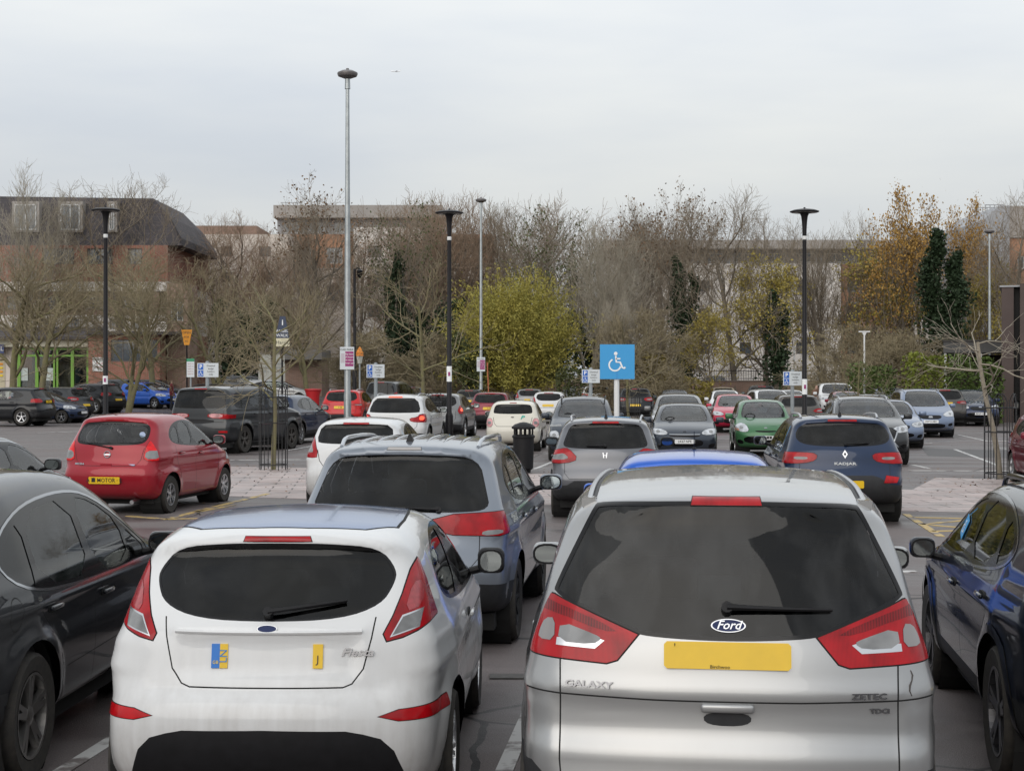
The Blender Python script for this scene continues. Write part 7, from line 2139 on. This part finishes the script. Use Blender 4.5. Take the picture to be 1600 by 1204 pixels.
guard_tree(427, 66.5, 2.0, 400, 'sapling', 'black iron tree guard on the paved island on the left', 'young bare tree in the guard on the left paved island', .66, .4)
guard_tree(667, 47, 1.62, 385, 'sapling', 'black iron tree guard behind the grey SUV with the ribbed roof', 'young mossy tree in the guard behind the white SUV with glowing brake lamps', .95, 1.9)
guard_tree(984, 45, 1.75, 470, 'sapling', 'black iron tree guard right of the big blue sign', 'thin young tree in the guard right of the big blue sign', .7, 2.7)
guard_tree(1563, 73, 1.82, 462, 'sapling_pale', 'black iron tree guard at the right edge on the paved island', 'pale young tree with spreading bare limbs in the right-hand guard', .66, 3.3)
g, c = guard_tree(1338, 47, 1.35, 520, 'sapling', 'low black iron tree guard behind the roof of the dark blue SUV', 'young tree in the low guard behind the dark blue SUV', .7, 4.)
rng = np.random.default_rng(77)
sh = empty('rusty_bush', gpt(1345, 46), 0, 'small bush of rust-brown dead leaves in the low tree guard', 'bush')
quads_mesh('foliage', np.stack([rng.normal(0, .18, 900), rng.normal(0, .18, 900), rng.uniform(.5, 1.45, 900)], 1), .06, rng, M_rust, sh)
for r, H in TREEP.values(): drop(r)
# ---------------------------------------------------------------- lamps, signs and street furniture
M_galv = mat('galvanised', (.42, .45, .46), .38, metal=.7, noise=(5, .3))
M_lampb = mat('lamp_black', (.009, .008, .010), .45, spec=.25)
M_greyp = mat('grey_post', (.30, .33, .35), .5, noise=(5, .2))
M_wpost = mat('white_post', (.72, .73, .73), .45)
M_signw = mat('sign_white', (.62, .66, .69), .4)
M_signb = mat('sign_blue', (.015, .12, .50), .35)
M_sky = mat('sign_sky_blue', (.045, .33, .68), .35)
M_white = mat('white_paint', (.85, .87, .88), .4)
M_mag = mat('sign_magenta', (.30, .025, .16), .4)
M_dark = mat('dark_ink', (.03, .03, .035), .5)
def flatM(p=(0, 0, 0)):
    """text plane facing the camera side (-y)"""
    return Matrix.Translation(p) @ Matrix(((1, 0, 0, 0), (0, 0, -1, 0), (0, 1, 0, 0), (0, 0, 0, 1)))
def saucer_lamp(px, s, top_y, label, sticker=None):
    p = gpt(px, s); h = CAMH + (HZ - top_y) / s
    r = empty('street_lamp', p, 0, label, 'street lamp', 'black saucer lamps')
    b = MB()
    b.lathe([(.001, 0), (.16, 0), (.16, .05), (.115, .10), (.115, 1.0), (.09, 1.08), (.075, 1.1), (.058, h - 1.05), (.058, h - .95)], 20)
    b.build('pole', M_lampb, r, True)
    b = MB(); b.lathe([(.062, h - .95), (.066, h - .93), (.066, h - .86), (.062, h - .84)], 16); b.build('collar', M_wpost, r, True)
    b = MB(); b.lathe([(.062, h - .86), (.066, h - .62), (.08, h - .42), (.10, h - .26), (.15, h - .15)], 20); b.build('neck', M_lampb, r, True)
    b = MB(); b.lathe([(.18, h - .15), (.38, h - .155), (.43, h - .135), (.43, h - .115), (.32, h - .075), (.12, h - .045), (.03, h - .04), (.03, h), (.001, h)], 28); b.build('lamp_head', M_lampb, r, True)
    b = MB(); b.lathe([(.2, h - .158), (.34, h - .158)], 24); b.build('diffuser', mat('diffuser', (.5, .5, .48), .4), r)
    if sticker:
        z0, z1 = [CAMH + (HZ - y) / s for y in sticker]
        b = MB(); n = 10
        vs = [(.083 * sin(t), -.083 * cos(t), z) for z in (z1, z0) for t in np.linspace(-1.2, 1.2, n)]
        b.add(vs, [(i, i + 1, i + 1 + n, i + n) for i in range(n - 1)]); o = b.build('notice', M_white, r)
        b = MB(); b.box(-.03, .03, -.088, -.084, (z0 + z1) / 2 - .06, (z0 + z1) / 2 + .06); b.build('notice_print', M_mag, o)
    return r
saucer_lamp(165, 52, 322, 'black saucer-headed lamp post left, in front of the dark row of cars', (587, 600))
saucer_lamp(702, 52, 326, 'black saucer-headed lamp post in the middle beside the young mossy tree', (572, 596))
saucer_lamp(1257, 53, 324, 'black saucer-headed lamp post on the right, above the dark blue SUV', (592, 616))
def tall_lamp(px, s, top_y, label, sign=None):
    p = gpt(px, s); h = CAMH + (HZ - top_y) / s
    r = empty('tall_lamp', p, 0, label, 'lamp post', 'galvanised tall lamps')
    b = MB(); b.lathe([(.001, 0), (.11, 0), (.11, 1.6), (.095, 1.7), (.085, h * .5), (.055, h - .5), (.05, h - .3)], 18); b.build('pole', M_galv, r, True)
    b = MB(); b.lathe([(.07, h - .32), (.28, h - .24), (.31, h - .17), (.30, h - .13), (.18, h - .07), (.05, h - .05), (.04, h), (.001, h)], 24); b.build('lamp_head', mat('lamp_grey', (.13, .12, .12), .4, metal=.3), r, True)
    b = MB(); b.lathe([(.085, h - .62), (.075, h - .32), (.001, h - .3)], 14); b.build('bracket', M_galv, r, True)
    if sign:
        x0, x1, y0, y1 = sign
        z1, z0 = CAMH + (HZ - y0) / s, CAMH + (HZ - y1) / s; w = (x1 - x0) / s / 2; q = -.13
        b = MB(); b.box(-w, w, q - .02, q + .02, z0, z1); o = b.build('sign_board', M_signw, r)
        hh = z1 - z0
        b = MB(); b.box(-w * .25, w * .92, q - .026, q - .02, z0 + hh * .14, z0 + hh * .80); b.build('sign_panel', M_mag, o)
        for k, (t, zz, sz) in enumerate((('CAR PARK', .88, .085), ('Pay here', .68, .07), ('24 hours', .55, .07), ('No return', .42, .07), ('Charges apply', .28, .055))):
            text_obj('lettering', t, sz, M_dark if k == 0 else M_white, o, flatM((0 if k == 0 else w * .33, q - .029, z0 + hh * zz)), .001)
        b = MB(); b.box(-w * .85, -w * .35, q - .026, q - .02, z0 + hh * .3, z0 + hh * .72); b.build('sign_list', mat('sign_pale', (.5, .45, .5), .5), o)
    return r
tall_lamp(543, 52, 107, 'tallest galvanised lamp post with magenta sign left of centre', (531, 553, 542, 577))
tall_lamp(751.5, 28, 308, 'distant galvanised lamp post with small magenta sign beside the willow', (745, 758, 558, 580))
tall_lamp(1546, 26, 357, 'thin galvanised lamp post rising behind the right tree guard')
def tee_lamp(px, s, top_y, label, head=True):
    p = gpt(px, s); p.z = ground_z(p.x, p.y); h = CAMH + (HZ - top_y) / s - p.z
    r = empty('lamp_post', p, 0, label, 'lamp post')
    b = MB(); b.lathe([(.08, 0), (.07, 1.0), (.05, 1.1), (.04, h - .05)], 12); b.build('pole', M_wpost, r, True)
    if head:
        b = MB(); b.box(-.28, .28, -.07, .07, h - .06, h); b.add([(-.05, -.04, h - .2), (.05, -.04, h - .2), (.12, -.04, h - .06), (-.12, -.04, h - .06), (-.05, .04, h - .2), (.05, .04, h - .2), (.12, .04, h - .06), (-.12, .04, h - .06)], [(0, 1, 2, 3), (7, 6, 5, 4), (0, 3, 7, 4), (1, 5, 6, 2)])
        b.build('lamp_head', M_wpost, r)
    else:
        b = MB(); b.lathe([(.05, h - .05), (.055, h), (.001, h + .03)], 10); b.build('cap', M_wpost, r, True)
tee_lamp(1350.5, 31, 517, 'slim white lamp post with T-shaped head in front of the twig mound')
tee_lamp(878.5, 22, 535, 'short white pole below the willow', False)
tee_lamp(1241, 23, 540, 'thin pale pole left of the right-hand black lamp', False)
def wheelchair(M, k, m, parent, name='wheelchair_symbol'):
    """the seated-figure symbol, k metres high, in the xz plane of M"""
    b = MB()
    def rib(pts, w):
        P = np.asarray(pts, float); t = np.gradient(P, axis=0); t /= np.linalg.norm(t, axis=1)[:, None]
        n = np.stack([-t[:, 1], t[:, 0]], 1) * w / 2
        A = P + n; B_ = P - n; m_ = len(P)
        vs = [(a[0] * k, 0, a[1] * k) for a in A] + [(a[0] * k, 0, a[1] * k) for a in B_] + [(a[0] * k, .003, a[1] * k) for a in A] + [(a[0] * k, .003, a[1] * k) for a in B_]
        fs = [(i, i + m_, i + m_ + 1, i + 1) for i in range(m_ - 1)] + [(i + 2 * m_, i + 2 * m_ + 1, i + 3 * m_ + 1, i + 3 * m_) for i in range(m_ - 1)]
        b.add([M @ Vector(v) for v in vs], fs)
    b.prism([(-.06 * k + .09 * k * cos(t), .41 * k + .09 * k * sin(t)) for t in np.linspace(0, 2 * pi, 17)[:-1]], .003, M)
    rib([(-.06, .29), (-.03, -.02), (.16, -.02), (.28, -.30), (.36, -.32), (.42, -.27)], .085)
    rib([(-.05, .15), (.17, .15)], .07)
    c = (-.10, -.16)
    rib([(c[0] + .29 * cos(t), c[1] + .29 * sin(t)) for t in np.linspace(radians(115), radians(345), 20)], .075)
    return b.build(name, m, parent)
def bay_sign(px, s, box, label, post_px=8):
    x0, x1, y0, y1 = box
    p = gpt(px, s); r = empty('bay_sign', p, 0, label, 'parking sign', 'disabled bay signs')
    z1, z0 = CAMH + (HZ - y0) / s, CAMH + (HZ - y1) / s
    a, c = (x0 - px) / s, (x1 - px) / s; q = -.075; hh = z1 - z0
    b = MB(); b.lathe([(.001, 0), (.055, 0), (.055, z1 + .02), (.05, z1 + .05), (.001, z1 + .06)], 14); b.build('post', M_greyp, r, True)
    b = MB(); b.box(a, c, q, q + .02, z0, z1); o = b.build('sign_plate', M_signw, r)
    wb = hh * .5
    for k, zz in ((0, z1 - hh * .27), (1, z0 + hh * .26)):
        b = MB(); x = a + .03; b.box(x, x + wb * .72, q - .004, q, zz - hh * .21, zz + hh * .21); sq = b.build('symbol_panel', M_signb, o)
        if k == 0: text_obj('lettering', 'P', hh * .38, M_white, sq, flatM((x + wb * .36, q - .006, zz)), .001, bold=.004)
        else: wheelchair(Matrix.Translation((x + wb * .38, q - .007, zz)), hh * .34, M_white, sq)
    for k, t in enumerate(('Disabled', 'badge', 'holders', 'only')):
        text_obj('lettering', t, hh * .17, M_dark, o, flatM(((a + .03 + wb * .72 + c) / 2, q - .003, z1 - hh * (.2 + .2 * k))), .001)
    return r
bay_sign(324, 54, (309, 342, 567, 589), 'small disabled parking sign on a grey post in front of the boxy off-roader')
bay_sign(587, 50, (573, 601, 569, 590), 'small disabled parking sign on a grey post behind the white hatchback')
bay_sign(923, 50, (909, 937, 577, 598), 'small disabled parking sign on a grey post immediately left of the big blue sign')
bay_sign(1238, 52, (1223, 1252, 580, 602), 'small disabled parking sign on a grey post beside the right-hand black lamp post')
p = gpt(963.5, 60); r = empty('wheelchair_sign', p, 0, 'big sky-blue sign with white wheelchair symbol on a white post', 'parking sign')
z1, z0 = CAMH + (HZ - 538) / 60, CAMH + (HZ - 592) / 60
b = MB(); b.lathe([(.001, 0), (.07, 0), (.07, z0 + .3), (.001, z0 + .3)], 16); b.build('post', M_wpost, r, True)
b = MB(); b.box(-.44, .46, -.10, -.07, z0, z1); o = b.build('sign_board', M_sky, r)
wheelchair(Matrix.Translation((.0, -.108, (z0 + z1) / 2)), .52, M_white, o)
b = MB(); b.box(.0, .006, -.104, -.10, z0, (z0 + z1) / 2 - .2); b.build('sign_seam', M_signb, o)
# litter bin
p = G(818, 738); r = empty('litter_bin', p, 0, 'black round litter bin right of the grey SUV with the ribbed roof', 'litter bin')
zz = 1.12
b = MB(); b.lathe([(.001, 0), (.16, 0), (.17, .06), (.22, .10), (.235, .55), (.24, .78), (.26, .80), (.26, .84), (.235, .86)], 28); b.build('bin_body', M_black, r, True)
for a in (.3, 1.4, 2.4, 3.4, 4.4, 5.4):
    b = MB(); b.box(-.03, .03, -.012, .012, .84, 1.0); o = b.build('pillar', M_black, r); o.location = (.215 * cos(a), .215 * sin(a), 0); o.rotation_euler = (0, 0, a + pi / 2)
b = MB(); b.lathe([(.235, .99), (.27, 1.0), (.27, 1.04), (.20, 1.10), (.08, 1.14), (.001, 1.15)], 28); b.build('bin_lid', M_black, r, True)
# camera mast, lantern and little signs by the shops
p = gpt(554, 34); p.z = ground_z(p.x, p.y)
r = empty('camera_mast', p, 0, 'black mast with camera just right of the tallest galvanised lamp', 'mast'); h = CAMH + (HZ - 420) / 34 - p.z
b = MB(); b.lathe([(.10, 0), (.10, 2.4), (.07, 2.5), (.06, h)], 12); b.build('pole', M_lampb, r, True)
b = MB(); b.tube([(0, 0, h - .1), (.12, 0, h + .05), (.24, 0, h)], .03, 6); b.build('bracket', M_lampb, r, True)
b = MB(); b.lathe([(.05, h - .02), (.13, h - .06), (.13, h - .28), (.08, h - .38), (.001, h - .42)], 14, (.24, 0, 0)); b.build('camera_dome', M_gloss, r, True)
p = gpt(562, 30); p.z = ground_z(p.x, p.y)
r = empty('lantern', p, 0, 'old-style lantern with amber cap right of the magenta sign', 'lantern'); h = CAMH + (HZ - 541) / 30 - p.z
b = MB(); b.lathe([(.09, 0), (.07, .6), (.045, .7), (.04, h - .9)], 12); b.build('pole', M_greyp, r, True)
b = MB(); b.lathe([(.10, h - .9), (.17, h - .5)], 4); b.build('lantern_glass', mat('lantern_glass', (.5, .5, .45), .3), r)
b = MB(); b.lathe([(.22, h - .5), (.16, h - .38), (.20, h - .36), (.08, h - .1), (.001, h)], 4); b.build('lantern_cap', M_amber, r)
p = gpt(292, 30); p.z = ground_z(p.x, p.y)
r = empty('orange_sign', p, 0, 'orange tapered sign on a black post behind the bright blue car', 'sign'); zt, zb = CAMH + (HZ - 515) / 30 - p.z, CAMH + (HZ - 539) / 30 - p.z
b = MB(); b.lathe([(.045, 0), (.04, zb + .05)], 10); b.build('post', M_lampb, r, True)
b = MB(); b.prism([(-.13, zb), (.13, zb), (.28, zt), (-.28, zt)], .04, Matrix.Translation((0, -.06, 0))); o = b.build('sign_plate', mat('sign_orange', (.75, .30, .01), .4), r)
for k in range(3): text_obj('lettering', ('OPEN', 'FOR', 'ALL')[k], .17 - .03 * k, M_dark, o, flatM((0, -.064, zt - .16 - .22 * k)), .002)
p = gpt(298, 33); p.z = ground_z(p.x, p.y)
r = empty('notice_board', p, 0, 'white notice with green top band behind the first small disabled sign', 'notice'); zt, zb = CAMH + (HZ - 560) / 33 - p.z, CAMH + (HZ - 589) / 33 - p.z
b = MB(); b.lathe([(.04, 0), (.04, zb + .1)], 8); b.build('post', M_greyp, r)
b = MB(); b.box(-.18, .18, -.06, -.03, zb, zt); o = b.build('notice_plate', M_signw, r)
b = MB(); b.box(-.18, .18, -.066, -.06, zt - .14, zt); b.build('header_band', mat('sign_green', (.02, .25, .12), .4), o)
for k in range(5): text_obj('lettering', 'Tariff 1 hr', .07, M_red, o, flatM((0, -.064, zt - .25 - .12 * k)), .001)
p = gpt(441, 30); p.z = ground_z(p.x, p.y)
r = empty('navy_sign', p, 0, 'navy tapered pavement sign with cream foot above the young tree on the left', 'sign')
Zp = lambda y: CAMH + (HZ - y) / 30 - p.z
b = MB(); b.lathe([(.06, 0), (.05, Zp(541))], 10); b.build('post', M_lampb, r)
b = MB(); b.prism([(-.36, Zp(528)), (.36, Zp(528)), (.16, Zp(494)), (-.12, Zp(494))], .08, Matrix.Translation((0, -.04, 0))); o = b.build('sign_plate', mat('sign_navy', (.02, .035, .08), .4), r)
text_obj('lettering', 'ANGEL', .2, M_white, o, flatM((0, -.045, Zp(517))), .002); text_obj('lettering', 'WALK', .22, M_white, o, flatM((0, -.045, Zp(524))), .002)
text_obj('lettering', 'i', .4, M_white, o, flatM((0.02, -.045, Zp(504))), .002, bold=.01)
b = MB(); b.box(-.38, .38, -.045, .045, Zp(541), Zp(528.3)); o = b.build('name_plate', mat('cream_plate', (.62, .58, .42), .5), r)
text_obj('lettering', 'Harris', .26, M_dark, o, flatM((0, -.049, Zp(535))), .002)
p = gpt(424, 25); p.z = ground_z(p.x, p.y)
r = empty('hoarding', p, 0, 'white hoarding with faint lettering behind the left young tree', 'hoarding')
Zp = lambda y: CAMH + (HZ - y) / 25 - p.z
for sx, w in ((-.42, .44), (.47, .40)):
    b = MB(); b.prism(chaikin([(sx - w, 0), (sx + w, 0), (sx + w * .95, Zp(556)), (sx + w * .6, Zp(553)), (sx - w * .8, Zp(553))], 1), .06); o = b.build('panel', mat('hoarding_white', (.60, .60, .55), .5, noise=(3, .2)), r)
    for k in range(3): text_obj('lettering', ('Fresh', 'garden', 'centre')[k], .2, M_greyp, o, flatM((sx, -.01, Zp(568 + k * 6))), .002)
p = gpt(489, 30); p.z = ground_z(p.x, p.y)
r = empty('red_bin', p, 0, 'round red container with flared rim beyond the row pointing right', 'bin')
b = MB(); b.lathe([(.001, 0), (.32, 0), (.34, 1.1), (.42, 1.35), (.43, 1.45), (.001, 1.48)], 20); b.build('container_body', mat('red_plastic', (.45, .015, .02), .4), r, True)
b = MB(); b.lathe([(.44, 1.36), (.46, 1.40), (.44, 1.44)], 20); b.build('container_rim', mat('red_rim', (.35, .01, .015), .4), r, True)
for i, (px, s) in enumerate(((136, 30), (763, 27))):
    pass
p = gpt(764, 27); r = empty('barrier_pole', p, 0, 'slanting orange and white pole right of the small magenta sign', 'pole')
b = MB(); b.tube([(0, 0, .3), (-.02, 0, 1.2)], .035, 6); b.build('lower_section', M_wpost, r)
b = MB(); b.tube([(-.02, 0, 1.2), (-.10, 0, CAMH + (587 - 566) / 27)], .035, 6); b.build('upper_section', mat('pole_orange', (.5, .16, .08), .5), r)
for px, y, s, lb in ((1391, 601, 30, 'left'), (1487, 600, 30, 'right')):
    pass

# blue permit hanging inside the window of the right-hand car
B = Body(sp_right)
for nm in ('permit',):
    P, N = B.surf('left', [(2.50, 1.22)])
    n_ = Vector(N[0]); t_ = Vector((0, -1, 0)); t_ = (t_ - n_ * t_.dot(n_)).normalized(); u_ = t_.cross(-n_).normalized()
    if u_.z < 0: u_ = -u_
    M = Matrix(((t_.x, -n_.x, u_.x, 0), (t_.y, -n_.y, u_.y, 0), (t_.z, -n_.z, u_.z, 0), (0, 0, 0, 1)))
    M = Matrix.Translation(Vector(P[0]) + n_ * .005) @ M @ Matrix.Rotation(radians(20), 4, 'Y')
    b = MB(); b.prism([(-.06, -.07), (.06, -.07), (.06, .07), (-.06, .07)], .003, M)
    o = b.build('permit', M_sky, right_suv)
    wheelchair(M @ Matrix.Translation((0, -.004, 0)), .09, M_white, o)

# people
def person(px, s, label, coat, head_y, hair, skin=(.45, .28, .22), hd=0.):
    p = gpt(px, s); p.z = ground_z(p.x, p.y)
    r = empty('person', p, radians(hd), label, 'person')
    H = 1.72
    me = bpy.data.meshes.new('body')
    V = [(0, 0, .95), (0, 0, 1.15), (0, 0, 1.38), (0, 0, 1.50), (0, 0, 1.60), (0, -.01, 1.68), (.10, 0, .90), (.11, .03, .50), (.12, -.02, .08), (.12, -.12, .04), (-.10, 0, .90), (-.11, -.03, .50), (-.12, .04, .08), (-.12, -.06, .04),
         (.19, 0, 1.40), (.25, .02, 1.12), (.23, -.10, .92), (.22, -.13, .83), (-.19, 0, 1.40), (-.25, .02, 1.12), (-.23, -.08, .90), (-.22, -.10, .81)]
    E = [(0, 1), (1, 2), (2, 3), (3, 4), (4, 5), (0, 6), (6, 7), (7, 8), (8, 9), (0, 10), (10, 11), (11, 12), (12, 13), (2, 14), (14, 15), (15, 16), (16, 17), (2, 18), (18, 19), (19, 20), (20, 21)]
    R = [.15, .15, .17, .06, .085, .07, .10, .07, .05, .04, .10, .07, .05, .04, .075, .055, .04, .035, .075, .055, .04, .035]
    me.from_pydata(V, E, []); o = bpy.data.objects.new('body', me); COL.objects.link(o)
    md = o.modifiers.new('s', 'SKIN')
    for i, sv in enumerate(me.skin_vertices[0].data): sv.radius = (R[i], R[i] * .8); sv.use_root = i == 0
    o.modifiers.new('u', 'SUBSURF').levels = 1
    dg = bpy.context.evaluated_depsgraph_get(); m2 = bpy.data.meshes.new_from_object(o.evaluated_get(dg))
    bpy.data.objects.remove(o)
    m2.materials.clear()
    for c_ in (mat('coat_' + coat[0], coat[1], .8), mat('skin', skin, .6), mat('trousers', (.02, .022, .03), .8), mat('hair_' + hair[0], hair[1], .8)): m2.materials.append(c_)
    for f in m2.polygons:
        z = f.center.z
        f.use_smooth = True
        f.material_index = 2 if z < .86 and abs(f.center.x) < .2 else (1 if z > 1.50 or z < .86 else 0)
        if z > 1.66 or (z > 1.56 and f.center.y > .03): f.material_index = 3
    return link(bpy.data.objects.new('body', m2), r)
person(1276, 29, 'bald person in a brown coat standing left of the white off-roader', ('brown', (.16, .09, .06)), 600, ('bald', (.45, .26, .2)))
person(1088, 25, 'person in a dark coat by the wall between the rows', ('black', (.015, .015, .02)), 600, ('grey', (.3, .28, .26)), hd=60)
person(1373, 26, 'person with a pink hat beside the slim white lamp post', ('navy', (.02, .03, .06)), 600, ('pink', (.6, .22, .24)), hd=150)
person(268, 28, 'person in a dark red jacket walking past the brick wall behind the bright blue car', ('wine', (.16, .02, .025)), 600, ('brown', (.05, .03, .02)), hd=90)
# aeroplane far away
p = Vector(((618 - 800) / FPX * 6000, 6000, CAMH + (HZ - 112) / FPX * 6000))
r = empty('aeroplane', p, radians(8), 'tiny white aeroplane in the sky right of the tallest lamp', 'aeroplane')
Mp = mat('plane_white', (.8, .8, .82), .4)
b = MB(); b.tube([(-18, 0, 0), (-16, 0, .4), (-8, 0, .5), (10, 0, .5), (16, 0, 1.2), (19, 0, 1.8)], [.3, 1.6, 2, 2, 1.2, .3], 10); b.build('fuselage', Mp, r, True)
b = MB(); b.add([(-3, 0, 0), (3, 0, 0), (8, 17, 1), (6, 17, 1)], [(0, 1, 2, 3)]); b.add([(-3, 0, .3), (3, 0, .3), (8, -17, 1.3), (6, -17, 1.3)], [(3, 2, 1, 0)])
b.box(-3, 3, -3, 3, -.5, .3); b.build('wing', Mp, r)
b = MB(); b.prism([(13, 1), (18, 1), (20, 7), (17.5, 7)], .5); b.build('tail_fin', Mp, r)
